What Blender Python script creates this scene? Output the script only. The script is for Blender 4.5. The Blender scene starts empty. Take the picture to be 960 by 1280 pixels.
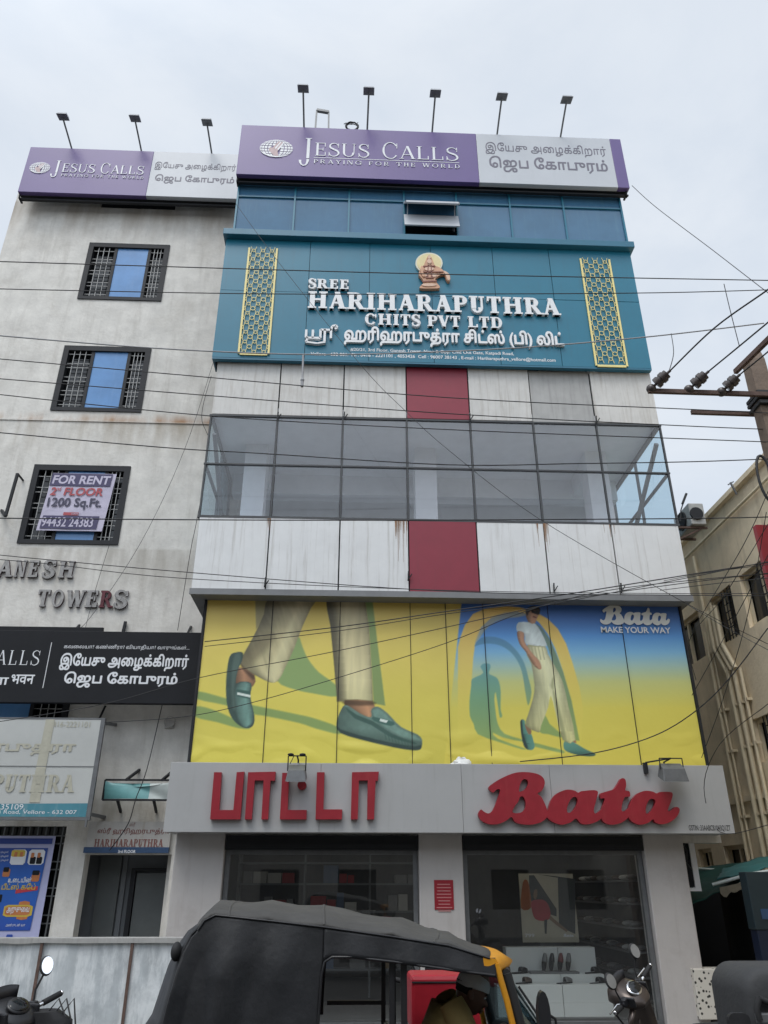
import bpy, bmesh, math, random
import numpy as np
from mathutils import Vector, Matrix, noise
from mathutils.geometry import tessellate_polygon
random.seed(7)
S = bpy.context.scene
COL = S.collection
rad = math.radians

# ------------------------------------------------------------ camera
F_PX, PITCH, YAW = 960.0, rad(26.09), rad(2.46)
EYE = Vector((0, 0, 1.8))
cam_d = bpy.data.cameras.new('camera')
cam_d.sensor_fit = 'VERTICAL'; cam_d.sensor_height = 36.0; cam_d.lens = 27.0
cam_d.clip_start = 0.05; cam_d.clip_end = 3000
cam = bpy.data.objects.new('camera', cam_d); COL.objects.link(cam)
cam.location = EYE; cam.rotation_euler = (math.pi/2 + PITCH, 0, -YAW)
S.camera = cam
# ------------------------------------------------------------ world: Nishita sky behind an overcast cloud layer
SUN_EL, SUN_AZ = rad(60), rad(207)       # azimuth measured clockwise from +Y: behind the photographer
W = bpy.data.worlds.new('World'); S.world = W; W.use_nodes = True
nt = W.node_tree; nt.nodes.clear()
def wn(t, **k):
    n = nt.nodes.new(t)
    for a, v in k.items(): setattr(n, a, v)
    return n
out = wn('ShaderNodeOutputWorld'); bg = wn('ShaderNodeBackground'); bg.inputs[1].default_value = 0.1
sky = wn('ShaderNodeTexSky', sky_type='NISHITA', sun_disc=False, sun_elevation=SUN_EL, sun_rotation=SUN_AZ)
tc = wn('ShaderNodeTexCoord')
mp = wn('ShaderNodeMapping'); mp.inputs['Scale'].default_value = (1.6, 1.6, 3.2)
nz = wn('ShaderNodeTexNoise'); nz.inputs['Scale'].default_value = 1.7; nz.inputs['Detail'].default_value = 7; nz.inputs['Roughness'].default_value = .55; nz.inputs['Distortion'].default_value = .5
rmp = wn('ShaderNodeValToRGB')
rmp.color_ramp.elements[0].position = .34; rmp.color_ramp.elements[0].color = (5.75, 6.4, 7.25, 1)
rmp.color_ramp.elements[1].position = .66; rmp.color_ramp.elements[1].color = (7.0, 7.45, 8.0, 1)
sd = Vector((math.sin(SUN_AZ)*math.cos(SUN_EL), math.cos(SUN_AZ)*math.cos(SUN_EL), math.sin(SUN_EL)))
dot = wn('ShaderNodeVectorMath', operation='DOT_PRODUCT'); dot.inputs[1].default_value = sd
glow = wn('ShaderNodeMapRange', interpolation_type='SMOOTHSTEP')
for i, v in enumerate((.45, 1.0, 1.0, 2.1)): glow.inputs[i+1].default_value = v
mul = wn('ShaderNodeVectorMath', operation='SCALE')
mix = wn('ShaderNodeMixRGB'); mix.inputs[0].default_value = .88
L = nt.links.new
L(tc.outputs['Generated'], mp.inputs[0]); L(mp.outputs[0], nz.inputs[0]); L(nz.outputs[0], rmp.inputs[0])
L(tc.outputs['Generated'], dot.inputs[0]); L(dot.outputs['Value'], glow.inputs[0])
L(rmp.outputs[0], mul.inputs[0]); L(glow.outputs[0], mul.inputs['Scale'])
L(sky.outputs[0], mix.inputs[1]); L(mul.outputs[0], mix.inputs[2]); L(mix.outputs[0], bg.inputs[0]); L(bg.outputs[0], out.inputs[0])
# ------------------------------------------------------------ sun through thin cloud
sl = bpy.data.lights.new('sun', 'SUN'); sl.energy = 1.15; sl.angle = rad(26); sl.color = (1, .97, .92)
so = bpy.data.objects.new('sun', sl); COL.objects.link(so); so.location = (0, -10, 40)
so.rotation_euler = (-sd).to_track_quat('-Z', 'Y').to_euler()
vs = S.view_settings; vs.view_transform = 'Standard'; vs.look = 'None'; vs.exposure = 0.30; vs.gamma = 1.0; vs.use_curve_mapping = False
S.cycles.max_bounces = 8; S.cycles.transparent_max_bounces = 16; S.cycles.use_denoising = True

# ------------------------------------------------------------ helpers
def ray(px, py):
    a, b = (px-480)/F_PX, (640-py)/F_PX
    fw = Vector((math.sin(YAW)*math.cos(PITCH), math.cos(YAW)*math.cos(PITCH), math.sin(PITCH)))
    r = Vector((math.cos(YAW), -math.sin(YAW), 0)); u = r.cross(fw)
    return fw + a*r + b*u
def P(px, py, Y):                 # photo pixel -> point on the plane y = Y
    d = ray(px, py); return EYE + d*(Y/d.y)
def PX(px, py, X):                # photo pixel -> point on the plane x = X
    d = ray(px, py); return EYE + d*(X/d.x)
def rect(l, r, t, b, Y):          # photo rectangle -> (x0, x1, z0, z1) on y = Y
    m, c = (t+b)/2, (l+r)/2
    return (P(l, m, Y).x, P(r, m, Y).x, P(c, b, Y).z, P(c, t, Y).z)
def lin(c): c /= 255; return c/12.92 if c <= .04045 else ((c+.055)/1.055)**2.4
def rgb(r, g, b, k=1.0): return (lin(r)*k, lin(g)*k, lin(b)*k)

MATS = {}
def mat(name, col, rough=.6, metal=0.0, var=.12, scale=3.0, streak=0.0, scol=(.1, .09, .08), bump=0.0, bscale=40.0, spec=.5, zgrad=None, xf=None, smask=(.5,.72), sscale=(5,5,.5), spots=0, dcol=(.2,.19,.17)):
    """Principled material: base colour broken up by noise, optional run-down streaks, dirt patches and bump."""
    m = bpy.data.materials.new(name); m.use_nodes = True; n = m.node_tree; bs = n.nodes['Principled BSDF']
    bs.inputs['Roughness'].default_value = rough; bs.inputs['Metallic'].default_value = metal
    bs.inputs['Specular IOR Level'].default_value = spec
    N, K = n.nodes.new, n.links.new
    t = N('ShaderNodeTexCoord'); co = t.outputs['Object']
    if zgrad:
        sp = N('ShaderNodeSeparateXYZ'); K(co, sp.inputs[0])
        rp = N('ShaderNodeValToRGB'); mr = N('ShaderNodeMapRange')
        mr.inputs[1].default_value, mr.inputs[2].default_value = zgrad[0], zgrad[1]
        K(sp.outputs[zgrad[3] if len(zgrad) > 3 else 2], mr.inputs[0]); K(mr.outputs[0], rp.inputs[0])
        es = rp.color_ramp.elements
        for i, (pos, c) in enumerate(zgrad[2]):
            e = es[i] if i < 2 else es.new(pos)
            e.position = pos; e.color = (*c, 1)
        cur = rp.outputs[0]
    else:
        rc = N('ShaderNodeRGB'); rc.outputs[0].default_value = (*col, 1); cur = rc.outputs[0]
    if var > 0:
        a = N('ShaderNodeTexNoise'); a.inputs['Scale'].default_value = scale; a.inputs['Detail'].default_value = 8; a.inputs['Roughness'].default_value = .65
        K(co, a.inputs[0]); mr = N('ShaderNodeMapRange')
        mr.inputs[1].default_value, mr.inputs[2].default_value, mr.inputs[3].default_value, mr.inputs[4].default_value = .28, .72, 1-var, 1+var*.6
        K(a.outputs[0], mr.inputs[0]); h = N('ShaderNodeVectorMath'); h.operation = 'SCALE'; K(cur, h.inputs[0]); K(mr.outputs[0], h.inputs['Scale']); cur = h.outputs[0]
    if streak > 0:
        mp = N('ShaderNodeMapping'); mp.inputs['Scale'].default_value = sscale; K(co, mp.inputs[0])
        a = N('ShaderNodeTexNoise'); a.inputs['Scale'].default_value = 1.6; a.inputs['Detail'].default_value = 6; a.inputs['Roughness'].default_value = .7; K(mp.outputs[0], a.inputs[0])
        mr = N('ShaderNodeMapRange'); mr.interpolation_type = 'SMOOTHSTEP'
        mr.inputs[1].default_value, mr.inputs[2].default_value, mr.inputs[4].default_value = smask[0], smask[1], streak
        K(a.outputs[0], mr.inputs[0])
        x = N('ShaderNodeMixRGB'); K(mr.outputs[0], x.inputs[0]); K(cur, x.inputs[1]); x.inputs[2].default_value = (*scol, 1); cur = x.outputs[0]
    if spots > 0:
        a = N('ShaderNodeTexNoise'); a.inputs['Scale'].default_value = .9; a.inputs['Detail'].default_value = 10; a.inputs['Roughness'].default_value = .75; K(co, a.inputs[0])
        mr = N('ShaderNodeMapRange'); mr.inputs[1].default_value, mr.inputs[2].default_value, mr.inputs[4].default_value = .52, .72, spots
        K(a.outputs[0], mr.inputs[0])
        x = N('ShaderNodeMixRGB'); K(mr.outputs[0], x.inputs[0]); K(cur, x.inputs[1]); x.inputs[2].default_value = (*dcol, 1); cur = x.outputs[0]
    K(cur, bs.inputs['Base Color'])
    if bump > 0:
        a = N('ShaderNodeTexNoise'); a.inputs['Scale'].default_value = bscale; a.inputs['Detail'].default_value = 5; K(co, a.inputs[0])
        b = N('ShaderNodeBump'); b.inputs['Strength'].default_value = bump; b.inputs['Distance'].default_value = .02; K(a.outputs[0], b.inputs['Height']); K(b.outputs[0], bs.inputs['Normal'])
    MATS[name] = m; return m
def glass(name, tint, refl=1.0, rough=.02, rcol=(1,1,1), veil=0.0):
    m = bpy.data.materials.new(name); m.use_nodes = True; n = m.node_tree; n.nodes.clear(); N, K = n.nodes.new, n.links.new
    o = N('ShaderNodeOutputMaterial'); tr = N('ShaderNodeBsdfTransparent'); gl = N('ShaderNodeBsdfGlossy'); mx = N('ShaderNodeMixShader')
    lw = N('ShaderNodeLayerWeight'); lw.inputs[0].default_value = .5
    fr = N('ShaderNodeMath'); fr.operation = 'POWER'; fr.inputs[1].default_value = 5; K(lw.outputs['Facing'], fr.inputs[0])
    mm = N('ShaderNodeMath'); mm.operation = 'MULTIPLY_ADD'; mm.inputs[1].default_value = .9; mm.inputs[2].default_value = .045*refl; mm.use_clamp = True
    tr.inputs[0].default_value = (*tint, 1); gl.inputs[0].default_value = (*rcol, 1); gl.inputs['Roughness'].default_value = rough
    K(fr.outputs[0], mm.inputs[0]); K(mm.outputs[0], mx.inputs[0]); K(tr.outputs[0], mx.inputs[1]); K(gl.outputs[0], mx.inputs[2])
    if veil:      # pale diffuse veil mixed in to lighten the pane like a milky reflection
        df = N('ShaderNodeBsdfDiffuse'); df.inputs[0].default_value = (.62,.64,.66,1); m2 = N('ShaderNodeMixShader'); m2.inputs[0].default_value = veil
        K(mx.outputs[0], m2.inputs[1]); K(df.outputs[0], m2.inputs[2]); K(m2.outputs[0], o.inputs[0])
    else: K(mx.outputs[0], o.inputs[0])
    MATS[name] = m; return m
M = MATS

ORG = {}
def root(name, label, cat, loc, group=None):
    o = bpy.data.objects.new(name, None); COL.objects.link(o); o.location = loc; o.empty_display_size = .2
    o['label'] = label; o['category'] = cat
    if group: o['group'] = group
    ORG[o] = Vector(loc); return o
def tag(o, label, cat, group=None):
    o['label'] = label; o['category'] = cat
    if group: o['group'] = group
    return o
class MB:
    """collects polygons (world coordinates) and links them as one mesh object"""
    def __init__(s): s.v = []; s.f = []; s.m = []; s.mi = 0; s.sm = []; s.smooth = False
    def add(s, vs, fs):
        b = len(s.v); s.v += [Vector(v) for v in vs]
        for f in fs: s.f.append([b+i for i in f]); s.m.append(s.mi); s.sm.append(s.smooth)
        return s
    def box(s, x0, x1, y0, y1, z0, z1):
        return s.add([(x0,y0,z0),(x1,y0,z0),(x1,y1,z0),(x0,y1,z0),(x0,y0,z1),(x1,y0,z1),(x1,y1,z1),(x0,y1,z1)],
                     [(0,3,2,1),(4,5,6,7),(0,1,5,4),(1,2,6,5),(2,3,7,6),(3,0,4,7)])
    def bar(s, a, b, w, h=None, up=(0,0,1)):          # rectangular bar between two points
        a, b = Vector(a), Vector(b); h = h or w; d = (b-a).normalized(); u = Vector(up)
        if abs(d.dot(u)) > .95: u = Vector((0,1,0))
        r = d.cross(u).normalized(); u = r.cross(d)
        q = [(-w/2,-h/2),(w/2,-h/2),(w/2,h/2),(-w/2,h/2)]
        vs = [a+r*i+u*j for i,j in q]+[b+r*i+u*j for i,j in q]
        return s.add(vs, [(0,1,2,3),(7,6,5,4),(0,4,5,1),(1,5,6,2),(2,6,7,3),(3,7,4,0)])
    def tube(s, pts, r, n=8, r2=None):
        pts = [Vector(p) for p in pts]; k = len(pts); rings = []; prev = None; so = s.smooth; s.smooth = True
        for i, p in enumerate(pts):
            d = (pts[min(i+1,k-1)]-pts[max(i-1,0)]).normalized()
            u = prev if prev is not None else (Vector((0,0,1)) if abs(d.z) < .9 else Vector((1,0,0)))
            a = (u - d*u.dot(d)).normalized(); b = d.cross(a); prev = a
            rr = r if r2 is None else r+(r2-r)*i/(k-1)
            rings.append([p+a*(rr*math.cos(t))+b*(rr*math.sin(t)) for t in [2*math.pi*j/n for j in range(n)]])
        vs = [v for q in rings for v in q]; fs = []
        for i in range(k-1):
            for j in range(n): fs.append((i*n+j, i*n+(j+1)%n, (i+1)*n+(j+1)%n, (i+1)*n+j))
        s.add(vs, fs); s.smooth = False
        s.add(rings[0], [tuple(range(n-1,-1,-1))]); s.add(rings[-1], [tuple(range(n))]); s.smooth = so
        return s
    def ell(s, c, r, n=14, m=9, rot=None):            # ellipsoid
        c = Vector(c); so = s.smooth; s.smooth = True; vs = []; fs = []
        for i in range(m+1):
            th = math.pi*i/m
            for j in range(n):
                ph = 2*math.pi*j/n; v = Vector((r[0]*math.sin(th)*math.cos(ph), r[1]*math.sin(th)*math.sin(ph), r[2]*math.cos(th)))
                if rot is not None: v = rot @ v
                vs.append(c+v)
        for i in range(m):
            for j in range(n): fs.append((i*n+j, (i+1)*n+j, (i+1)*n+(j+1)%n, i*n+(j+1)%n))
        s.add(vs, fs); s.smooth = so; return s
    def loft(s, rings, closed=True, caps=True, smooth=True):
        n = len(rings[0]); so = s.smooth; s.smooth = smooth; vs = [v for q in rings for v in q]; fs = []
        for i in range(len(rings)-1):
            for j in range(n if closed else n-1): fs.append((i*n+j, i*n+(j+1)%n, (i+1)*n+(j+1)%n, (i+1)*n+j))
        s.add(vs, fs); s.smooth = False
        if closed and caps: s.add(rings[0], [tuple(range(n-1,-1,-1))]); s.add(rings[-1], [tuple(range(n))])
        s.smooth = so; return s
    def grid(s, fn, nu, nv, smooth=True):
        so = s.smooth; s.smooth = smooth
        vs = [fn(i/nu, j/nv) for j in range(nv+1) for i in range(nu+1)]
        fs = [(j*(nu+1)+i, j*(nu+1)+i+1, (j+1)*(nu+1)+i+1, (j+1)*(nu+1)+i) for j in range(nv) for i in range(nu)]
        s.add(vs, fs); s.smooth = so; return s
    def poly(s, loops, Y, th=0.0, axis='y'):          # filled outline(s) of (x, z) facing -y, optional thickness behind it
        ls = [[Vector((p[0], p[1], 0)) for p in lp] for lp in loops]
        tris = tessellate_polygon(ls); flat = [p for lp in ls for p in lp]
        mk = (lambda p, y: (p.x, y, p.y)) if axis == 'y' else (lambda p, y: (y, p.x, p.y))
        fs = []
        for t in tris:
            a, b, c = (flat[i] for i in t)
            cr = (b-a).cross(c-a).z
            if abs(cr) < 1e-12: continue
            fs.append(tuple(t) if cr > 0 else tuple(reversed(t)))
        s.add([mk(p, Y) for p in flat], fs)
        if th > 0:
            k = 0
            for lp in ls:
                n = len(lp); so = s.smooth
                s.add([mk(p, Y) for p in lp]+[mk(p, Y+th) for p in lp], [(i, i+n, (i+1)%n+n, (i+1)%n) for i in range(n)]); s.smooth = so
            s.add([mk(p, Y+th) for p in flat], [tuple(reversed(f)) for f in fs])
        return s
    def build(s, name, mats, parent=None, bevel=0.0, solid=0.0, origin=None):
        if not isinstance(mats, (list, tuple)): mats = [mats]
        mats = [M[x] if isinstance(x, str) else x for x in mats]
        if parent is not None: o0 = ORG[parent]
        elif origin is not None: o0 = Vector(origin)
        else:
            xs = [v.x for v in s.v]; ys = [v.y for v in s.v]; zs = [v.z for v in s.v]
            o0 = Vector(((min(xs)+max(xs))/2, (min(ys)+max(ys))/2, min(zs)))
        me = bpy.data.meshes.new(name); me.from_pydata([v-o0 for v in s.v], [], s.f)
        for x in mats: me.materials.append(x)
        me.polygons.foreach_set('material_index', s.m); me.polygons.foreach_set('use_smooth', s.sm); me.update()
        o = bpy.data.objects.new(name, me); COL.objects.link(o)
        if parent is not None: o.parent = parent
        else: o.location = o0
        ORG[o] = o0
        if solid: md = o.modifiers.new('solid', 'SOLIDIFY'); md.thickness = solid; md.offset = 0
        if bevel: md = o.modifiers.new('bevel', 'BEVEL'); md.width = bevel; md.segments = 2; md.limit_method = 'ANGLE'
        return o
def smooth_loop(pts, n=6, closed=True):
    k = len(pts); res = []
    for i in range(k if closed else k-1):
        p0, p1, p2, p3 = (pts[(i-1)%k], pts[i], pts[(i+1)%k], pts[(i+2)%k]) if closed else (pts[max(i-1,0)], pts[i], pts[i+1], pts[min(i+2,k-1)])
        for j in range(n):
            t = j/n
            res.append(tuple(.5*(2*p1[c]+(p2[c]-p0[c])*t+(2*p0[c]-5*p1[c]+4*p2[c]-p3[c])*t*t+(3*p1[c]-p0[c]-3*p2[c]+p3[c])*t**3) for c in range(len(p1))))
    if not closed: res.append(tuple(pts[-1]))
    return res
def crop(x0, y0, s, Y):           # outline points read off an enlarged crop of the photo -> (x, z) on the sign's own plane
    def f(pts, n=0):
        q = [P(x0+u/s, y0+v/s, Y) for u, v in pts]; q = [(p.x, p.z) for p in q]
        return smooth_loop(q, n) if n else q
    return f
def wall(mb, x0, x1, z0, z1, ya, yb, holes):   # wall slab with rectangular openings
    xs = sorted({x0, x1, *[h[0] for h in holes], *[h[1] for h in holes]}); zs = sorted({z0, z1, *[h[2] for h in holes], *[h[3] for h in holes]})
    xs = [x for x in xs if x0 <= x <= x1]; zs = [z for z in zs if z0 <= z <= z1]
    for i in range(len(xs)-1):
        j = 0
        while j < len(zs)-1:
            inh = lambda jj: any(h[0] < (xs[i]+xs[i+1])/2 < h[1] and h[2] < (zs[jj]+zs[jj+1])/2 < h[3] for h in holes)
            if inh(j): j += 1; continue
            k = j
            while k+1 < len(zs)-1 and not inh(k+1): k += 1
            mb.box(xs[i], xs[i+1], ya, yb, zs[j], zs[k+1]); j = k+1
# ------------------------------------------------------------ lettering
def outlines(body, bold, shear):
    """character outlines of a joined script, grouped as [outer, hole, hole...]"""
    cu = bpy.data.curves.new('t', 'FONT'); cu.body = body; cu.size = 1; cu.shear = shear
    ob = bpy.data.objects.new('t', cu); COL.objects.link(ob); dg = bpy.context.evaluated_depsgraph_get()
    cv = ob.evaluated_get(dg).to_curve(dg); loops = []
    for sp in cv.splines:
        bp = sp.bezier_points; n = len(bp); lp = []
        for i in range(n):
            p, q = bp[i], bp[(i+1) % n]; a, b, c, d = p.co, p.handle_right, q.handle_left, q.co
            st = 1 if ((b-a).cross(d-a).length+(c-a).cross(d-a).length) < 1e-5 else 4
            for k in range(st): t = k/st; lp.append((a*(1-t)**3+b*3*t*(1-t)**2+c*3*t*t*(1-t)+d*t**3).xy)
        if len(lp) > 2: loops.append(lp)
    ob.to_curve_clear(); bpy.data.objects.remove(ob); bpy.data.curves.remove(cu)
    return loops
def txt(mb, body, fit, Y, th=0.0, bold=0.0, shear=0.0, keep=False):
    if any(ord(c) > 0x900 for c in body):      # joined scripts have overlapping strokes: fill them by winding number, row by row
        loops = outlines(body, bold, shear); R = 60; pad = .06
        xs = [p.x for l in loops for p in l]; ys = [p.y for l in loops for p in l]
        xa, ya = min(xs)-pad, min(ys)-pad; W_, H_ = int((max(xs)+pad-xa)*R)+2, int((max(ys)+pad-ya)*R)+2
        wind = np.zeros((H_, W_+1), int)
        for l in loops:
            for i in range(len(l)):
                p, q = l[i-1], l[i]
                if p.y == q.y: continue
                sg = 1 if q.y > p.y else -1; lo, hi = (p, q) if sg > 0 else (q, p)
                r0 = max(0, math.ceil((lo.y-ya)*R-.5)); r1 = min(H_-1, math.ceil((hi.y-ya)*R-.5)-1)
                for r in range(r0, r1+1):
                    x = lo.x+(hi.x-lo.x)*((r+.5)/R+ya-lo.y)/(hi.y-lo.y); c = min(W_, max(0, int(round((x-xa)*R)))); wind[r, c] += sg
        msk = np.cumsum(wind, 1)[:, :W_] != 0; k = int(round(bold*R)); m2 = msk.copy()
        for dy in range(-k, k+1):
            for dx in range(-k, k+1):
                if dx*dx+dy*dy <= k*k+.5: m2 |= np.roll(np.roll(msk, dy, 0), dx, 1)
        rows = np.nonzero(m2.any(1))[0]; cols = np.nonzero(m2.any(0))[0]; ra, rb, ca_, cb_ = rows[0], rows[-1]+1, cols[0], cols[-1]+1
        x0, x1, z0, z1 = fit; X = lambda c: x0+(c-ca_)/(cb_-ca_)*(x1-x0); Z = lambda r: z0+(r-ra)/(rb-ra)*(z1-z0)
        open_ = {}
        def emit(c0, c1, r0, r1):
            if th: mb.box(X(c0), X(c1), Y-th, Y, Z(r0), Z(r1))
            else: mb.add([(X(c0),Y,Z(r0)),(X(c1),Y,Z(r0)),(X(c1),Y,Z(r1)),(X(c0),Y,Z(r1))], [(0,1,2,3)])
        for r in range(ra, rb+1):
            runs = set()
            if r < rb:
                d = np.diff(np.concatenate([[0], m2[r].astype(int), [0]])); runs = set(zip(np.nonzero(d == 1)[0].tolist(), np.nonzero(d == -1)[0].tolist()))
            for k_ in [q for q in open_ if q not in runs]: emit(k_[0], k_[1], open_.pop(k_), r)
            for q in runs: open_.setdefault(q, r)
        return mb
    cu = bpy.data.curves.new('t', 'FONT'); cu.body = body; cu.size = 1; cu.offset = bold; cu.shear = shear; cu.resolution_u = 3
    cu.extrude = .5 if th else 0
    ob = bpy.data.objects.new('t', cu); COL.objects.link(ob)
    dg = bpy.context.evaluated_depsgraph_get(); me = bpy.data.meshes.new_from_object(ob.evaluated_get(dg))
    bpy.data.objects.remove(ob); bpy.data.curves.remove(cu)
    vs = [v.co.copy() for v in me.vertices]
    if not vs: return mb
    xa, xb = min(v.x for v in vs), max(v.x for v in vs); ya, yb = min(v.y for v in vs), max(v.y for v in vs)
    x0, x1, z0, z1 = fit; sx = (x1-x0)/(xb-xa); sz = (z1-z0)/(yb-ya)
    mb.add([(x0+(v.x-xa)*sx, Y-(v.z+.5 if th else 0)*th, z0+(v.y-ya)*sz) for v in vs], [tuple(p.vertices) for p in me.polygons])
    bpy.data.meshes.remove(me); return mb
def glyph(ch, T, t, sf):
    """upright seriffed capital, cap height 1: list of quads and advance"""
    q = []
    def r(x0, y0, x1, y1): q.append([(x0,y0),(x1,y0),(x1,y1),(x0,y1)])
    def ser(x0, x1, top=True, bot=True):
        if bot: r(x0-sf, 0, x1+sf, t*.8)
        if top: r(x0-sf, 1-t*.8, x1+sf, 1)
    def stem(x, w=T, a=0, b=1, top=True, bot=True): r(x, a, x+w, b); ser(x, x+w, top, bot)
    def diag(xa, ya, xb, yb, w): q.append([(xa-w/2,ya),(xa+w/2,ya),(xb+w/2,yb),(xb-w/2,yb)])
    def arc(cx, cy, rx, ry, a0, a1, wmax, wmin, n=12):
        for i in range(n):
            pa = []
            for j in (i, i+1):
                a = a0+(a1-a0)*j/n; w = wmin+(wmax-wmin)*abs(math.cos(a))**1.3
                pa.append(((cx+rx*math.cos(a), cy+ry*math.sin(a)), (cx+(rx-w)*math.cos(a), cy+(ry-wmin-(w-wmin)*.25)*math.sin(a))))
            q.append([pa[0][0], pa[1][0], pa[1][1], pa[0][1]])
    pi = math.pi
    if ch == ' ': return q, .4
    if ch == 'I': stem(sf); return q, T+2*sf+.06
    if ch == 'H': stem(sf); stem(sf+T+.3); r(sf+T, .47, sf+T+.3, .47+t); return q, 2*T+.3+2*sf+.06
    if ch in 'EFL':
        stem(sf, top=True, bot=True); x = sf+T; w = .36
        if ch != 'L': r(x, 1-t, x+w, 1); r(x+w-t*.9, .72, x+w, 1); r(x, .48, x+w*.7, .48+t); r(x+w*.7-t*.8, .38, x+w*.7, .62)
        if ch != 'F': r(x, 0, x+w+.02, t); r(x+w+.02-t, 0, x+w+.02, .28)
        return q, x+w+.1
    if ch == 'T': r(0, 1-t, .72, 1); r(0, .72, t*.9, 1); r(.72-t*.9, .72, .72, 1); r(.36-T/2, 0, .36+T/2, 1); r(.36-T/2-sf, 0, .36+T/2+sf, t*.8); return q, .78
    if ch == 'A':
        diag(.1, 0, .38, 1, t*1.1); diag(.66, 0, .38, 1, T*1.05); r(.2, .3, .58, .3+t); r(0, 0, .22, t*.8); r(.66-T/2-sf, 0, .66+T/2+sf, t*.8); return q, .72+T/2
    if ch == 'V': diag(.38, 0, .1, 1, T*1.05); diag(.38, 0, .66, 1, t*1.1); r(.1-T/2-sf, 1-t*.8, .1+T/2+sf, 1); r(.54, 1-t*.8, .78, 1); return q, .8
    if ch == 'W':
        diag(.32, 0, .1, 1, T); diag(.32, 0, .54, 1, t); diag(.76, 0, .54, 1, T); diag(.76, 0, .98, 1, t); r(-.02, 1-t*.8, .24, 1); r(.42, 1-t*.8, .68, 1); r(.88, 1-t*.8, 1.1, 1); return q, 1.1
    if ch == 'Y': diag(.38, .45, .1, 1, T); diag(.38, .45, .66, 1, t); r(.38-T/2, 0, .38+T/2, .5); r(.38-T/2-sf, 0, .38+T/2+sf, t*.8); r(-.02, 1-t*.8, .24, 1); r(.55, 1-t*.8, .78, 1); return q, .78
    if ch == 'N': r(sf, 0, sf+t, 1); r(0, 0, 2*sf+t, t*.8); diag(.2, 1, .64, 0, T*1.1); r(.66, 0, .66+t, 1); r(.66-sf, 1-t*.8, .66+t+sf, 1); r(0, 1-t*.8, .2, 1); return q, .74+t+sf
    if ch == 'U': r(sf, .3, sf+T, 1); r(0, 1-t*.8, 2*sf+T, 1); arc(sf+.3, .32, .3, .33, pi, 2*pi, T, t); r(sf+.6-t, .3, sf+.6, 1); r(sf+.6-t-sf, 1-t*.8, sf+.6+sf, 1); return q, .68+2*sf
    if ch == 'J': r(.22, .1, .22+T, 1); r(.22-sf, 1-t*.8, .22+T+sf, 1); arc(.08+T/2, .06, .14+T/2, .3, -pi*.95, 0, T*.9, t); return q, .34+T
    if ch in 'PRDB':
        stem(sf)
        if ch == 'D': r(sf+T, 1-t, sf+T+.12, 1); r(sf+T, 0, sf+T+.12, t); arc(sf+T+.1, .5, .4, .5, -pi/2, pi/2, T, t, 16); return q, sf+T+.58
        r(sf+T, 1-t, sf+T+.12, 1); r(sf+T, .45, sf+T+.12, .45+t); arc(sf+T+.1, .725, .3, .275, -pi/2, pi/2, T, t)
        if ch == 'R': diag(sf+T+.42, 0, sf+T+.14, .47, T); r(sf+T+.42-T/2, 0, sf+T+.42+T/2+sf, t*.8); return q, sf+T+.6
        return q, sf+T+.46
    if ch in 'OCG':
        a0, a1 = (0, 2*pi) if ch == 'O' else (pi*.2, pi*1.8)
        arc(.42, .5, .42, .52, a0, a1, T, t, 22)
        if ch != 'O': r(.74, .64, .74+t*.9, .95)
        if ch == 'G': r(.74-T*.5, .06, .74+T*.5, .42); r(.6, .42, .92, .42+t)
        return q, .92
    if ch == 'S':
        pts = [(.52,.78),(.46,.92),(.3,1.0),(.13,.93),(.07,.77),(.14,.62),(.3,.52),(.46,.42),(.54,.25),(.46,.07),(.27,-.01),(.1,.07),(.04,.24)]
        pts = smooth_loop(pts, 3, False); k = len(pts)
        for i in range(k-1):
            (ax, ay), (bx, by) = pts[i], pts[i+1]; d = math.hypot(bx-ax, by-ay) or 1; nx, ny = -(by-ay)/d, (bx-ax)/d
            u = (i+.5)/k; w = t*.5+(T-t)*.5*max(0, math.sin((u-.15)/.7*pi)) if .15 < u < .85 else t*.5
            q.append([(ax-nx*w, ay-ny*w), (bx-nx*w, by-ny*w), (bx+nx*w, by+ny*w), (ax+nx*w, ay+ny*w)])
        r(.5, .68, .5+t*.9, 1); r(.02, 0, .02+t*.9, .3)
        return q, .64
    return q, .4
def serif(mb, body, fit, Y, th=0.0, T=.17, t=.07, sf=.08, gap=.04, shear=0.0, side=None):
    out = []; x = 0
    for ch in body:
        q, a = glyph(ch, T, t, sf); out += [[(px+x+shear*py, py) for px, py in p] for p in q]; x += a+gap
    x -= gap; x0, x1, z0, z1 = fit; sx = (x1-x0)/x; sz = (z1-z0)
    for i, p in enumerate(out):
        pts = [(x0+a*sx, z0+b*sz) for a, b in p]
        ar = sum(pts[k][0]*pts[(k+1)%4][1]-pts[(k+1)%4][0]*pts[k][1] for k in range(4))
        if ar < 0: pts.reverse()
        y = Y-th-(i % 9)*.0006
        if side is not None:
            s0 = mb.mi; mb.add([(a, y, b) for a, b in pts], [(0,1,2,3)]); mb.mi = side
            mb.add([(a, y, b) for a, b in pts]+[(a, Y, b) for a, b in pts], [(k, k+4, (k+1)%4+4, (k+1)%4) for k in range(4)]); mb.mi = s0
        else:
            mb.add([(a, y, b) for a, b in pts], [(0,1,2,3)])
            if th: mb.add([(a, y, b) for a, b in pts]+[(a, Y, b) for a, b in pts], [(k, k+4, (k+1)%4+4, (k+1)%4) for k in range(4)])
    return mb
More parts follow.
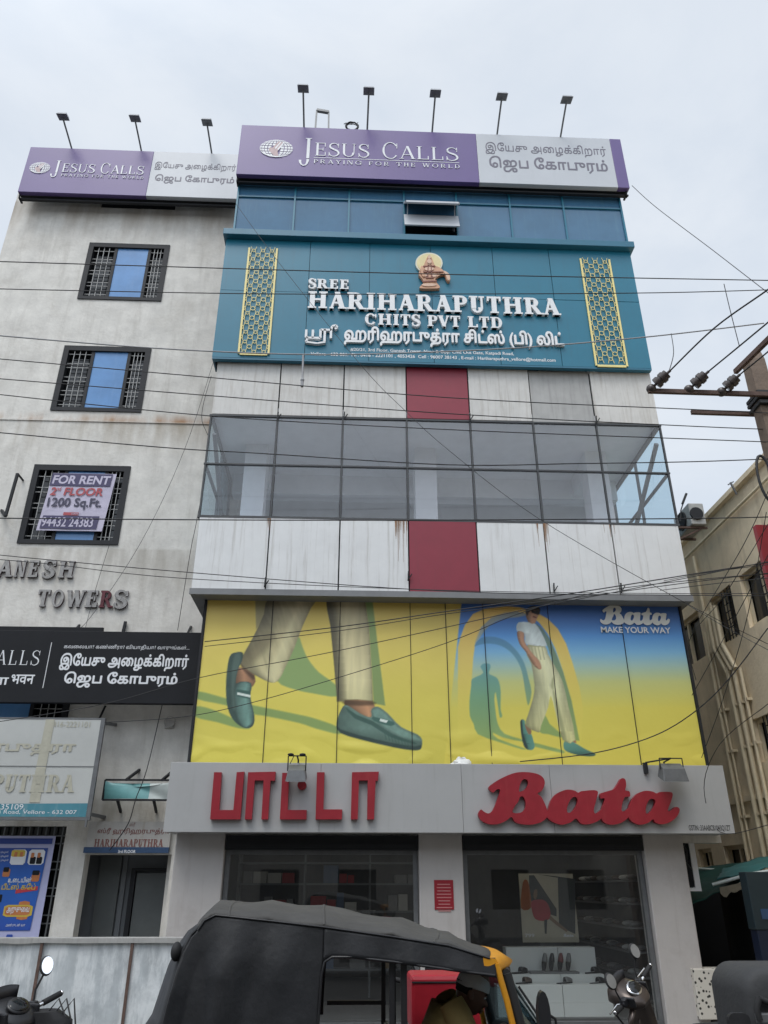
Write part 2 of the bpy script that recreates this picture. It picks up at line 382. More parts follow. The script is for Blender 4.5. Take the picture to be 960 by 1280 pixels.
# ============================================================ materials
mat('asphalt', (.055,.055,.055), .9, var=.3, scale=6, bump=.4, bscale=60)
mat('paving', (.24,.23,.21), .85, var=.25, scale=3, bump=.3, bscale=25, spots=.5)
mat('kerb_stone', (.3,.29,.27), .85, var=.2)
mat('plaster', (.71,.685,.635), .85, var=.2, scale=2.2, streak=.55, scol=(.42,.39,.345), bump=.35, bscale=14, smask=(.46,.75), sscale=(2.2,2.2,.3), spots=.6, dcol=(.48,.445,.39))
def seep(m, z0, up, dn, col):
    n = m.node_tree; N, K = n.nodes.new, n.links.new; bs = n.nodes['Principled BSDF']; src = bs.inputs['Base Color'].links[0].from_socket
    t = N('ShaderNodeTexCoord'); sp = N('ShaderNodeSeparateXYZ'); K(t.outputs['Object'], sp.inputs[0])
    a = N('ShaderNodeMapRange'); a.inputs[1].default_value, a.inputs[2].default_value = z0+up, z0; K(sp.outputs[2], a.inputs[0])
    b = N('ShaderNodeMapRange'); b.inputs[1].default_value, b.inputs[2].default_value = z0-dn, z0; K(sp.outputs[2], b.inputs[0])
    q = N('ShaderNodeMath'); q.operation = 'MULTIPLY'; K(a.outputs[0], q.inputs[0]); K(b.outputs[0], q.inputs[1])
    mp = N('ShaderNodeMapping'); mp.inputs['Scale'].default_value = (1.4,1.4,.25); K(t.outputs['Object'], mp.inputs[0])
    z = N('ShaderNodeTexNoise'); z.inputs['Scale'].default_value = 2.0; z.inputs['Detail'].default_value = 6; K(mp.outputs[0], z.inputs[0])
    r = N('ShaderNodeMapRange'); r.inputs[1].default_value, r.inputs[2].default_value, r.inputs[4].default_value = .42, .66, 1.0; K(z.outputs[0], r.inputs[0])
    w = N('ShaderNodeMath'); w.operation = 'MULTIPLY'; K(q.outputs[0], w.inputs[0]); K(r.outputs[0], w.inputs[1])
    x = N('ShaderNodeMixRGB'); K(w.outputs[0], x.inputs[0]); K(src, x.inputs[1]); x.inputs[2].default_value = (*col, 1); K(x.outputs[0], bs.inputs['Base Color'])
seep(MATS['plaster'], 10.95, .22, .10, (.36,.20,.10)); seep(MATS['plaster'], 10.9, .02, .9, (.40,.35,.28)); seep(MATS['plaster'], 7.9, .05, 1.1, (.42,.39,.34)); seep(MATS['plaster'], 17.4, .1, 1.6, (.44,.39,.33)); seep(MATS['plaster'], 3.1, .5, .9, (.36,.32,.25))
mat('rust_stain', (.30,.21,.13), .9, var=.4, scale=5, streak=.8, scol=(.45,.43,.4), smask=(.42,.6), sscale=(9,9,.6))
mat('panel_white', (.72,.725,.72), .45, var=.07, scale=2.5, streak=.6, scol=(.40,.375,.34), smask=(.50,.74), sscale=(8,8,.3), spots=.22, dcol=(.5,.49,.47), bump=.05, bscale=3)
mat('panel_stained', (.60,.585,.555), .5, var=.12, scale=3, streak=.6, scol=(.33,.29,.24), smask=(.46,.72), sscale=(8,8,.4), spots=.4, dcol=(.38,.35,.31), bump=.05, bscale=3)
mat('panel_dull', (.40,.395,.38), .5, var=.15, scale=3, streak=.6, scol=(.26,.25,.24), smask=(.45,.7), sscale=(8,8,.4), spots=.3, dcol=(.27,.26,.25))
mat('panel_red', (.25,.022,.042), .45, var=.1, scale=2.5, streak=.25, scol=(.17,.03,.04), sscale=(6,6,.4), spots=.15, dcol=(.2,.06,.06))
mat('rust_run', (.27,.15,.08), .8, var=.3, scale=9)
mat('dark_metal', (.02,.021,.024), .6, spec=.3, var=.2)
mat('grey_metal', (.16,.165,.17), .45, metal=.3, var=.2, scale=8)
mat('rusty_steel', (.12,.075,.06), .8, var=.35, scale=9, bump=.2)
mat('teal_panel', (.014,.16,.245), .35, var=.09, scale=1.5, streak=.25, scol=(.03,.11,.16), sscale=(5,5,.4))
mat('teal_cornice', (.022,.14,.22), .4, var=.08)
mat('purple', (.122,.08,.24), .4, var=.07, scale=1.2, streak=.1, scol=(.13,.1,.24))
mat('sign_grey', (.52,.54,.57), .4, var=.05, scale=1.2, streak=.12, scol=(.4,.41,.43))
mat('sign_white', (.74,.75,.77), .4, var=.05)
mat('sign_text_dark', (.16,.15,.19), .5, var=0)
mat('letter_white', (.78,.78,.78), .35, var=.05)
mat('gold', (.80,.67,.27), .4, var=.06)
mat('blue_glass', (.06,.16,.27), .10, var=.16, scale=1.2, streak=.35, scol=(.10,.22,.30), smask=(.5,.75), sscale=(7,7,.5))
mat('blue_film', (.125,.285,.56), .2, var=.2, scale=1.1, streak=.25, scol=(.2,.35,.58), sscale=(3,3,.6))  # uneven tone and pale streaks imitate faint cloud reflections and a curtain
mat('frame_grey', (.055,.058,.062), .55, var=.2)
mat('black_glass', (.008,.009,.01), .1, var=.2)
mat('grille_white', (.36,.36,.35), .5, var=.15)
mat('soffit_grey', (.20,.205,.21), .6, var=.15)
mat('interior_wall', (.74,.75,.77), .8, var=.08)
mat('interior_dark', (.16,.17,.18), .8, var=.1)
mat('shutter', (.24,.25,.26), .5, var=.08)
glass('bay_glass', (.88,.89,.91), 1.5, .03, veil=.07)
glass('side_glass', (.66,.86,.95), 1.0, .05, veil=.08)
glass('shop_glass', (.86,.89,.89), 1.7, .015, veil=.02)
mat('shop_paint', (.48,.455,.44), .6, var=.07, scale=2, streak=.35, scol=(.36,.32,.3), spots=.5, dcol=(.33,.29,.27), bump=.15, bscale=10)
mat('fascia_grey', (.41,.412,.41), .4, var=.05, scale=1.6, streak=.4, scol=(.30,.295,.285), sscale=(6,6,.35), smask=(.52,.78), spots=.25, dcol=(.31,.305,.29))
mat('fascia_red', (.30,.016,.027), .4, var=.14, scale=6, streak=.2, scol=(.36,.06,.06))
mat('black_board', (.012,.013,.016), .65, spec=.25, var=.2, scale=2)
mat('cream', (.80,.68,.49), .85, var=.14, scale=2, streak=.35, scol=(.28,.21,.13), smask=(.5,.75), sscale=(3,3,.35), bump=.3, bscale=14, spots=.3, dcol=(.33,.26,.17))
mat('cream_pipe', (.70,.60,.42), .5, var=.15)
mat('concrete', (.20,.15,.115), .9, var=.25, scale=6, bump=.4, bscale=20, streak=.4, scol=(.16,.13,.11))
mat('rubber', (.018,.018,.019), .75, var=.2)
mat('black_plastic', (.022,.022,.025), .38, var=.15)
mat('wire', (.02,.02,.022), .6, var=0)
mat('wire_grey', (.34,.34,.35), .6, var=0)
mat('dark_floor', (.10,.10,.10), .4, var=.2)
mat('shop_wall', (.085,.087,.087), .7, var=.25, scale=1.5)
mat('cabinet', (.72,.73,.71), .35, var=.04)
mat('chrome', (.75,.75,.76), .12, metal=1.0, var=0)
mat('mirror_face', (.92,.93,.95), .03, metal=1.0, var=0)

# ============================================================ ground
mb = MB(); mb.grid(lambda u, v: (-300+600*u, -120+420*v, -.0), 30, 30, False)
o = mb.build('ground', 'asphalt', origin=(0,0,0)); o['kind'] = 'structure'
mb = MB(); mb.box(-60, 60, 10.9, 13.0, -.2, .02); o = mb.build('pavement', 'paving', origin=(0,12,0)); o['kind'] = 'structure'
mb = MB()
for i in range(60): mb.box(-60+2*i+.01, -58+2*i-.01, 10.72, 10.897, -.2, .04)
o = mb.build('kerb', 'kerb_stone', origin=(0,10.8,0)); o['kind'] = 'structure'

# ============================================================ left tower
TY = 14.4
tower = root('plastered_tower', 'grey streaky plastered office block with grilled blue windows, left of the teal and white building', 'building', (-5.8, TY, 0))
wins = [(-6.62,-4.70,14.33,16.06), (-6.66,-4.74,11.19,12.90), (-6.72,-4.76,8.02,9.78), (-7.9,-5.15,3.95,5.2)]
slot = rect(126,220,249,261,TY)
door = (P(97,1130,TY).x, P(210,1110,TY).x, .1, P(160,1068,TY).z)
gwin = (-7.6, P(60,1110,TY).x+.14, .9, 2.75)
mb = MB(); wall(mb, -8.72, -2.86, 0, 18.0, TY, TY+.28, wins+[door, gwin, slot])
mb.box(-8.72, -8.44, TY+.282, 24, 0, 17.2)
mb.box(-3.1, -2.86, TY+.282, 24, 0, 17.2)
mb.build('wall', 'plaster', tower)
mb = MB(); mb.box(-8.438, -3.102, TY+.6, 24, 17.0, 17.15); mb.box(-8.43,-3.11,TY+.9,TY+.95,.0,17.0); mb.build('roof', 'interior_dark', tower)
mb = MB(); mb.box(-8.72, -2.875, TY-.022, TY-.002, 10.905, 10.95); mb.build('rain_ledge', 'plaster', tower)
mb = MB(); mb.box(slot[0], slot[1], TY+.06, TY+.1, slot[2], slot[3]); mb.build('vent_slot', 'black_glass', tower)
for k, (x0, x1, z0, z1) in enumerate(wins):
    fr = MB(); w = .1
    ya, yb = TY-.03, TY+.12
    fr.box(x0-.02, x1+.02, ya, yb, z1-w, z1+.03); fr.box(x0-.02, x1+.02, ya, yb, z0-.02, z0+.07)
    fr.box(x0-.02, x0+w, ya, yb, z0+.071, z1-w-.001); fr.box(x1-w, x1+.02, ya, yb, z0+.071, z1-w-.001)
    wd = x1-x0; a, b = x0+wd*.34, x0+wd*.76
    fr.box(a-.04, a+.03, ya+.03, yb, z0+.071, z1-w-.001); fr.box(b-.03, b+.04, ya+.03, yb, z0+.071, z1-w-.001)
    f = fr.build('window', 'dark_metal', tower)
    g = MB(); g.box(a+.031, b-.031, TY+.02, TY+.05, z0+.071, z1-w-.001); g.build('pane', 'blue_film', f)
    g = MB(); g.box(x0+.05, x1-.05, TY+.14, TY+.17, z0+.04, z1-.04); g.build('dark_glazing', 'black_glass', f)
    for s0, s1 in ((x0+w, a-.04), (b+.04, x1-w)):
        g = MB()
        n = 4
        for i in range(1, n):
            x = s0+(s1-s0)*i/n; g.box(x-.007, x+.007, TY+.0, TY+.018, z0+.07, z1-w)
        z = z0+.16; i = 0
        while z < z1-w-.05:
            g.box(s0, s1, TY+.019, TY+.033, z-.007, z+.007); z += .11 if i % 2 else .26; i += 1
        g.build('grille', 'grille_white', f)
# ground floor doorway
d0, d1, dz0, dz1 = door
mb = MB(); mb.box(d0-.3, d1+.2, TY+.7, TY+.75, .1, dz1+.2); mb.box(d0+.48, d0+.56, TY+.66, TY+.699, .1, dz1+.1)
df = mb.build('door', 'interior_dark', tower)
mat('door_grey', (.105,.115,.115), .6, var=.15)
mb = MB(); mb.box(d0+.1, d0+.46, TY+.62, TY+.66, .1, dz1); mb.build('door_leaf', 'door_grey', df)
mb = MB(); mb.box(d0+.76, d1-.04, TY+.60, TY+.64, .1, dz1-.28); mb.build('door_leaf', 'door_grey', df)
mb = MB(); mb.box(d0+.66, d1-.02, TY+.58, TY+.65, dz1-.24, dz1-.2); mb.box(d0+.66, d0+.74, TY+.58, TY+.65, .1, dz1-.241); mb.build('door_frame', 'dark_metal', df)
# ground floor window with bars
x0, x1, z0, z1 = gwin
mb = MB(); mb.box(x0, x1, TY+.12, TY+.15, z0, z1); gw = mb.build('window', 'black_glass', tower)
mb = MB()
x = x0+.06
while x < x1: mb.box(x-.01, x+.01, TY+.02, TY+.04, z0, z1); x += .14
z = z0+.1; i = 0
while z < z1: mb.box(x0, x1, TY+.041, TY+.06, z-.01, z+.01); z += .12 if i % 2 else .28; i += 1
mb.build('grille', 'grey_metal', gw)

# ============================================================ main building
BY = 12.8; XL, XR = -2.84, 6.08
bld = root('shop_building', 'narrow multi storey shop building with white and red cladding panels and a glazed middle floor', 'building', (1.6, BY, 0))
XM = [XL, -1.54, -.26, 1.0, 2.26, 3.52, 4.79, XR]
ZS = dict(soff=6.46, l1=7.92, mid=9.03, g1=10.12, top=11.40)
# slabs and hidden core
mb = MB()
mb.box(XL+.02, XR-.02, BY+.06, 23, 6.5, 6.7); mb.box(XL+.02, XR-.02, BY+.2, 23, 7.65, 7.85)
mb.build('floor_slab', 'interior_wall', bld)
mb = MB(); mb.box(XL+.02, XR-.02, BY+.06, 23, 10.2, 10.35); mb.build('ceiling', 'interior_wall', bld)
mb = MB(); mb.box(XL+.05, XR-.05, 16.4, 16.55, 7.85, 10.2); iw = mb.build('back_wall', 'interior_wall', bld)
mb = MB()
for a, b, y, zt in ((-1.75, .75, 16.33, 9.55), (2.1, 4.7, 16.33, 9.5)):
    z = 7.86
    while z < zt-.09: mb.box(a, b, y+.01*(int(z*10)%2), y+.06, z, z+.085); z += .1
mb.build('rolling_shutter', 'shutter', bld)
mb = MB()
for x in (-2.3, 1.25, 4.9): mb.box(x, x+.45, 14.0, 14.45, 7.851, 10.199)
mb.build('column', 'interior_wall', bld)
mb = MB(); mb.box(XL+.1, XR-.1, 15.32, 15.68, 9.72, 10.198)
for x in (-2.25, 1.3, 4.95): mb.box(x, x+.35, 14.46, 15.31, 9.8, 10.198)
mb.build('ceiling_beam', 'interior_wall', bld)
mb = MB()
mb.box(XL, XL+.2, 15.7, 23, 0, 16.9); mb.box(XR-.2, XR, 15.9, 23, 0, 16.9)
mb.box(XL, XR, 23.002, 23.2, 0, 16.9)
mb.build('side_wall', 'plaster', bld)
mb = MB(); mb.box(XL, XR, 13.2, 23.2, 16.9, 17.05); mb.build('roof', 'interior_dark', bld)
# cladding panels
for i in range(7):
    a, b = XM[i]+.012, XM[i+1]-.012
    mb = MB(); y = BY-.004*(i % 2)
    mb.box(a, b, y, y+.05, ZS['soff'], ZS['l1'])
    mb.build('facade_panel', 'panel_red' if i == 3 else 'panel_white', bld, bevel=.006)
    mb = MB(); y = BY+.03*(i == 5)
    mb.box(a, b, y, y+.05, ZS['g1']+.03, ZS['top'])
    mb.build('facade_panel', 'panel_red' if i == 3 else 'panel_dull' if i == 5 else 'panel_stained', bld, bevel=.006)
mb = MB()  # backing behind the panel joints
mb.box(XL, XR, BY+.052, BY+.058, ZS['soff'], ZS['l1']-.02); mb.box(XL, XR, BY+.085, BY+.1, ZS['g1']+.04, ZS['top'])
mb.box(XL, XL+.012, BY+.07, 15.6, ZS['soff'], ZS['l1']-.02); mb.box(XR-.012, XR, BY+.07, 15.8, ZS['soff'], ZS['l1']-.02)
mb.box(XL, XL+.012, BY+.11, 15.6, ZS['g1']+.04, 14.5); mb.box(XR-.012, XR, BY+.11, 15.8, ZS['g1']+.04, 14.5)
mb.build('joint_backing', 'dark_metal', bld)
mb = MB()   # soffit with a lip
mb.box(XL, XR, BY+.0, TY+1.2, ZS['soff']-.05, ZS['soff']-.004); mb.box(XL-.01, XR+.01, BY-.03, BY-.006, ZS['soff']-.06, ZS['soff']+.05)
mb.build('soffit', 'soffit_grey', bld)
mb = MB()   # rust runs under the fixing bolts
for x, w, h in [(c+random.uniform(-.13,.13), random.uniform(.006,.02), random.uniform(.1,h_)) for c, h_, n_ in ((.88,.85,10), (3.5,.6,12), (.88,.3,6), (4.75,.3,4), (-1.5,.25,4)) for _ in range(n_)]:
    z = ZS['l1']-.02; mb.add([(x-w/2,BY-.0075,z),(x+w/2,BY-.007,z),(x+w*.12,BY-.007,z-h),(x-w*.12,BY-.007,z-h)], [(0,3,2,1)])
mb.build('rust_streak', 'rust_run', bld)
# mullions and transoms of the glazed floor
mb = MB()
for x in XM: mb.box(x-.016, x+.016, BY-.0, BY+.05, ZS['l1']+.03, ZS['g1'])
for z, h in ((ZS['l1'], .045), (ZS['mid'], .03), (ZS['g1']+.0, .035)): mb.box(XL-.028, XR+.028, BY-.006, BY+.055, z-h/2, z+h/2)
for x, y1 in ((XL, 15.6), (XR, 15.8)):
    for z in (ZS['l1'], ZS['mid'], ZS['g1']): mb.box(x-.025, x+.025, BY+.08, y1, z-.025, z+.025)
    for y in (14.3, y1): mb.box(x-.025, x+.025, y-.025, y+.025, ZS['l1']+.026, ZS['g1']-.026)
mb.build('mullion', 'frame_grey', bld)
mb = MB()
for x, y1 in ((XL+.09, 15.4), (XR-.09, 15.6)):
    mb.bar((x, BY+.1, 9.75), (x, y1, 8.05), .07)
mb.build('brace', 'grey_metal', bld)
for i in range(7):
    for z0, z1 in ((ZS['l1']+.025, ZS['mid']-.02), (ZS['mid']+.02, ZS['g1']-.02)):
        mb = MB(); x0, x1 = XM[i]+.028, XM[i+1]-.028
        mb.add([(x0,BY+.02,z0),(x1,BY+.02,z0),(x1,BY+.02,z1),(x0,BY+.02,z1)], [(0,1,2,3)]); mb.build('glass_pane', 'bay_glass', bld)
for x, ys in ((XL, (BY+.08, 14.28, 14.32, 15.58)), (XR, (BY+.08, 14.28, 14.32, 15.78))):
    for ya, yb in ((ys[0], ys[1]), (ys[2], ys[3])):
        for z0, z1 in ((ZS['l1']+.03, ZS['mid']-.03), (ZS['mid']+.03, ZS['g1']-.03)):
            mb = MB(); mb.add([(x,ya,z0),(x,yb,z0),(x,yb,z1),(x,ya,z1)], [(0,1,2,3)]); mb.build('glass_pane', 'side_glass', bld)
mb = MB()   # small hooks where the glazing frame meets the cladding
for px, py in ((584,452),(347,520),(430,520),(587,522),(745,525),(331,728),(510,720),(692,735),(776,735)):
    c = P(px, py, BY-.04); mb.bar(c+Vector((0,0,-.09)), c+Vector((.01,-.01,.09)), .022); mb.bar(c+Vector((.01,-.01,-.06)), c+Vector((.07,-.03,.03)), .015)
mb.build('fixing_hook', 'dark_metal', bld)
# blue clerestory under the rooftop sign
CY = 12.84; z0, z1, zm = 14.8, 16.9, 16.12
xs = [-2.82]+[P(x, 268, CY).x for x in (367.5, 436, 505, 571, 638, 705)]+[6.13]
for i in range(7):
    for a, b in ((z0, zm-.015), (zm+.015, z1)):
        if i == 3 and b < zm: continue
        mb = MB(); mb.box(xs[i]+.02, xs[i+1]-.02, CY+.01*((i*3+int(b*7)) % 3), CY+.06, a, b); mb.build('clerestory_pane', 'blue_glass', bld)
mb = MB()
for x in xs: mb.box(x-.02, x+.02, CY-.03, CY+.07, z0, z1)
mb.box(xs[0], xs[-1], CY-.025, CY+.065, zm-.014, zm+.014)
mb.build('clerestory_mullion', 'teal_panel', bld)
# the propped-open top hung window
a, b = xs[3]+.02, xs[4]-.02
mb = MB(); mb.box(a, b, CY+.14, CY+.16, z0, zm-.016); ow = mb.build('awning_window', 'black_glass', bld)
mb = MB(); mb.add([(a, CY-.01, zm-.03), (b, CY-.01, zm-.03), (b, CY-.42, zm-.45), (a, CY-.42, zm-.45)], [(0,1,2,3)]); mb.build('sash', 'blue_glass', ow, solid=.03)
mb = MB()
for p, q in (((a,CY-.01,zm-.03),(a,CY-.44,zm-.47)), ((b,CY-.01,zm-.03),(b,CY-.44,zm-.47)), ((a,CY-.44,zm-.47),(b,CY-.44,zm-.47))): mb.bar(p, q, .05)
zs0, zs1 = P(540,284,CY-.2).z, P(540,269,CY-.1).z; mb.add([(a-.03,CY-.26,zs0),(b+.03,CY-.26,zs0),(b+.03,CY-.10,zs1),(a-.03,CY-.10,zs1),(a-.03,CY-.23,zs0-.01),(b+.03,CY-.23,zs0-.01),(b+.03,CY-.07,zs1-.01),(a-.03,CY-.07,zs1-.01)], [(0,1,2,3),(7,6,5,4),(0,4,5,1),(1,5,6,2),(2,6,7,3),(3,7,4,0)]); mb.bar((a+.05,CY-.2,zm-.25),(a+.05,CY-.02,zm-.7),.02); mb.bar((b-.05,CY-.2,zm-.25),(b-.05,CY-.02,zm-.7),.02)
mb.build('sash_frame', 'sign_grey', ow)
mb = MB(); mb.box(a, b, CY, CY+.04, zs1+.03, zm-.016); mb.build('fixed_pane', 'blue_glass', ow)
# poster wall, shop piers, lintel
mb = MB(); mb.box(-2.62, 5.98, 13.14, 13.4, 2.45, ZS['soff']-.051); mb.build('first_floor_wall', 'plaster', bld)
SY = 13.0
p_l = (P(214,1105,SY).x, P(277,1105,SY).x); p_m = (P(524,1105,SY).x, P(580,1105,SY).x); p_r = (P(811,1105,SY).x, P(862,1105,SY).x)
for a, b in (p_l, p_m, p_r):
    mb = MB(); mb.box(a, b, SY, SY+.5, 0, 2.6); mb.build('pier', 'shop_paint', bld, bevel=.015)
mb = MB(); mb.box(p_r[1]-.25, p_r[1], SY+.502, 23, 0, 2.6); mb.box(p_l[0], p_l[0]+.25, SY+.502, TY+.2, 0, 2.6); mb.build('ground_side_wall', 'plaster', bld)
for (a, b) in ((p_l[1], p_m[0]), (p_m[1], p_r[0])):
    mb = MB(); mb.box(a+.01, b-.01, SY+.0, SY+.3, 2.33, 2.54); mb.box(a+.05, b-.05, SY-.03, SY+.0, 2.36, 2.42); bx = mb.build('shutter_box', 'dark_metal', bld)
    mb = MB(); y = SY+.16
    for x0, x1, q0, q1 in ((a+.01, a+.08, .0, 2.329), (b-.08, b-.01, .0, 2.329), (a+.081, b-.081, 2.27, 2.329), (a+.081, b-.081, .0, .06)): mb.box(x0, x1, y-.04, y+.04, q0, q1)
    f = mb.build('showcase_frame', 'grey_metal', bld)
    mb = MB(); mb.add([(a+.08,y,.06),(b-.08,y,.06),(b-.08,y,2.27),(a+.08,y,2.27)], [(0,1,2,3)]); mb.build('glass_pane', 'shop_glass', f)
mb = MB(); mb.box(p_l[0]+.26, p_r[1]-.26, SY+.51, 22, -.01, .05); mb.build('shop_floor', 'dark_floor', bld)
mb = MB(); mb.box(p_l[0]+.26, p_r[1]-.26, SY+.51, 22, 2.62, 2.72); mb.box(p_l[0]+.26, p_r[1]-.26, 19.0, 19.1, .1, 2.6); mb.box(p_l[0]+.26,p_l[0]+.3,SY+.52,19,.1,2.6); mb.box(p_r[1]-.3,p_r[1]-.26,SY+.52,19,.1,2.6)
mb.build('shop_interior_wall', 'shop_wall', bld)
dl = bpy.data.materials.new('lit_lamp'); dl.use_nodes = True; MATS['lit_lamp'] = dl; dl.node_tree.nodes['Principled BSDF'].inputs['Emission Color'].default_value = (1, .95, .85, 1); dl.node_tree.nodes['Principled BSDF'].inputs['Emission Strength'].default_value = 20
for x in (-.9, .6, 2.9, 4.4):
    for y in (14.3, 16.4): mb = MB(); mb.tube([(x, y, 2.60), (x, y, 2.62)], .06, 12); mb.build('downlight', 'lit_lamp', bld)

# ============================================================ cream building on the right
CX = 7.6
cream = root('cream_building', 'cream plastered building with grilled windows and drain pipes receding beside the lane', 'building', (CX, 14, 0))
def cz(px, py): q = PX(px, py, CX); return q.y, q.z
cw = []
for a, b in (((849.5,780),(869,830)), ((886.6,750.7),(926,795)), ((923.7,722.6),(975,760)), ((940,900),(975,955)), ((904,1058),(940,1086)), ((872,1062),(893,1086))):
    (ya, za), (yb, zb) = cz(*a), cz(*b); cw.append((min(ya,yb), max(ya,yb), min(za,zb), max(za,zb)))
ft, fb = cz(849.5,780)[1], cz(859,836)[1]
cw[0] = (cz(872,763)[0], cz(849.5,780)[0]+.6, fb, ft); cw[1] = (cz(912,730)[0], cz(886.6,750.7)[0], fb, ft); cw[2] = (cz(955,700)[0]-.3, cz(923.7,722.6)[0], fb, ft)
wt = cz(940,900)[1]; cw[3] = (cz(975,950)[0], cz(940,900)[0], cz(945,955)[1], wt)
roofz = cz(943,593)[1]
mbw = MB(); 
tmp = MB(); wall(tmp, 6.0, 26.0, 0, roofz, 0, .25, [(h[0], h[1], h[2], h[3]) for h in cw])
mbw.add([(CX+v.y, v.x, v.z) for v in tmp.v], [tuple(reversed(f)) for f in tmp.f])
mbw.box(CX+.252, CX+9, 6.0, 6.25, 0, roofz)
mbw.build('wall', 'cream', cream)
mb = MB(); mb.box(CX-.12, CX+9, 5.9, 26, roofz+.002, roofz+.1); mb.box(CX-.06, CX-.002, 6, 26, cz(910,1004)[1]-.05, cz(910,1004)[1]+.05); mb.build('roof_ledge', 'cream', cream)
for (ya, yb, za, zb) in cw:
    f = MB(); f.box(CX+.08, CX+.14, ya, yb, zb-.07, zb); f.box(CX+.08, CX+.14, ya, yb, za, za+.07)
    for y in (ya, (ya+yb)/2-.03, yb-.06): f.box(CX+.08, CX+.14, y, y+.06, za+.071, zb-.071)
    fo = f.build('window', 'cream_pipe', cream)
    g = MB(); g.box(CX+.16, CX+.19, ya, yb, za, zb); g.build('pane', 'black_glass', fo)
    g = MB(); y = (ya+yb)/2 if ya < 15 else ya+.12
    while ya < 15 and y > ya: g.box(CX+.03, CX+.045, y-.008, y+.008, za, zb); y -= .13
    z = za+.12
    while ya < 15 and z < zb-.05: g.box(CX+.046, CX+.06, ya, (ya+yb)/2, z-.008, z+.008); z += .16
    if g.v: g.build('grille', 'dark_metal', fo)
mb = MB()
for px, py0, py1, r in ((914,835,1062,.05), (922,835,1062,.05), (886,790,1010,.04), (930,835,1062,.035), (893,800,1012,.025)):
    y = cz(px, py0)[0]; mb.tube([(CX-.08, y, cz(px,py0)[1]), (CX-.08, y, .3)], r)
    for z in (1.5, 3, 4.2, 5): mb.box(CX-.1, CX, y-.07, y+.07, z, z+.05)
y = cz(914,835)[0]; ztop = cz(914,835)[1]
for dy in (0, -.35, -.2): mb.tube([(CX-.09, y+dy, ztop-.1), (CX-.09, y+dy+.35, ztop+.5), (CX-.09, y+dy+.35, ztop+1.3)], .05)
mb.tube([(CX-.07, cz(885,770)[0], 8.4), (CX-.07, cz(885,770)[0], 6.2)], .04); mb.tube([(CX-.07, 9.5, roofz-.35), (CX-.07, 19, roofz-.35)], .03)
mb.build('drain_pipe', 'cream_pipe', cream)
# ============================================================ rooftop signs
def globe(mb, cx, cz_, rx, rz, Y):
    """white tiled globe with a hand in front; materials 0 white, 1 hand, 2 pale"""
    n = 10
    for i in range(n):
        for j in range(12):
            la, lb = -math.pi/2+math.pi*i/n, -math.pi/2+math.pi*(i+.78)/n
            pa, pb = -math.pi/2+math.pi*j/12, -math.pi/2+math.pi*(j+.78)/12
            pts = [(math.sin(p)*math.cos(l), math.sin(l)) for l, p in ((la,pa),(la,pb),(lb,pb),(lb,pa))]
            mx = sum(p[0] for p in pts)/4; mz = sum(p[1] for p in pts)/4
            if (mx-.02-mz*.25)**2*4+(mz+.1)**2*1.1 < .34: continue
            mb.mi = 0; mb.add([(cx+a*rx, Y, cz_+b*rz) for a, b in pts], [(0,1,2,3)])
    hand = [(-.52,-.25),(-.42,.15),(-.3,.05),(-.1,.45),(.12,.85),(.22,.82),(.1,.45),(.28,.8),(.42,.78),(.3,.35),(.22,-.1),(.1,-.4),(.18,-.95),(-.1,-.98),(-.25,-.7)]
    mb.mi = 1; mb.poly([[(cx+a*rx*.85, cz_+b*rz*.9) for a, b in smooth_loop(hand, 3)]], Y-.002)
    mb.mi = 0
    for st in (((-.1,.0),(.2,.7),(.26,.68),(-.02,-.05)), ((.05,-.1),(.36,.62),(.42,.58),(.14,-.2))): mb.poly([[(cx+a*rx, cz_+b*rz) for a, b in st]], Y-.004)
    arc = [(-.92,-.35),(-.75,-.66),(-.4,-.92),(0,-1.0),(.4,-.92),(.3,-.85),(0,-.88),(-.4,-.78),(-.7,-.55)]
    mb.poly([[(cx+a*rx, cz_+b*rz) for a, b in arc]], Y-.004); mb.mi = 0
mat('hand_tone', (.50,.36,.36), .5, var=.2, scale=9)
def rooftop_sign(label, x0, x1, z0, z1, Y, xs, g, lat, tam, end=None):
    t = root('rooftop_sign', label, 'sign', ((x0+x1)/2, Y, z0))
    mb = MB(); a, b = xs
    mb.box(x0, a, Y, Y+.12, z0, z1); mb.build('purple_panel', 'purple', t, bevel=.008)
    mb = MB(); mb.box(a+.003, b, Y-.003, Y+.12, z0, z1); mb.build('grey_panel', 'sign_grey', t, bevel=.008)
    if end: mb = MB(); mb.box(b+.003, x1, Y, Y+.12, z0, z1); mb.build('purple_panel', 'purple', t, bevel=.008)
    mb = MB(); mb.box(x0, x1, Y+.122, Y+.24, z0+.02, z1-.02)
    for x in (x0+.02, x1-.06): mb.bar((x, Y+.1, z0-.09), (x, Y+.28, z0-.09), .04); mb.bar((x, Y+.1, z0-.09), (x, Y+.1, z0), .03)
    mb.bar((x0, Y+.15, z0-.09), (x1, Y+.15, z0-.09), .04); mb.bar((x0, Y+.22, z0-.05), (x1, Y+.22, z0-.05), .04)
    mb.build('frame', 'dark_metal', t)
    mb = MB(); globe(mb, *g, Y-.012); mb.build('globe_emblem', ['sign_white', 'hand_tone'], t)
    mb = MB()
    for s, f, kw in lat: serif(mb, s, f, Y-.004, .006, **kw)
    mb.build('lettering', 'sign_white', t)
    mb = MB()
    for s, f, bo in tam: txt(mb, s, f, Y-.003, .006, bo)
    mb.build('lettering', 'sign_text_dark', t)
    return t
KW = dict(T=.11, t=.04, sf=.06, gap=.06); KT = dict(T=.12, t=.06, sf=.05, gap=.26)
Y = 12.55
zt, zb = P(540, 165, Y).z, P(540, 226, Y).z
def fx(l, r, t, b, yy=None): return rect(l, r, t, b, Y if yy is None else yy)
gc = P(345.5, 186, Y)
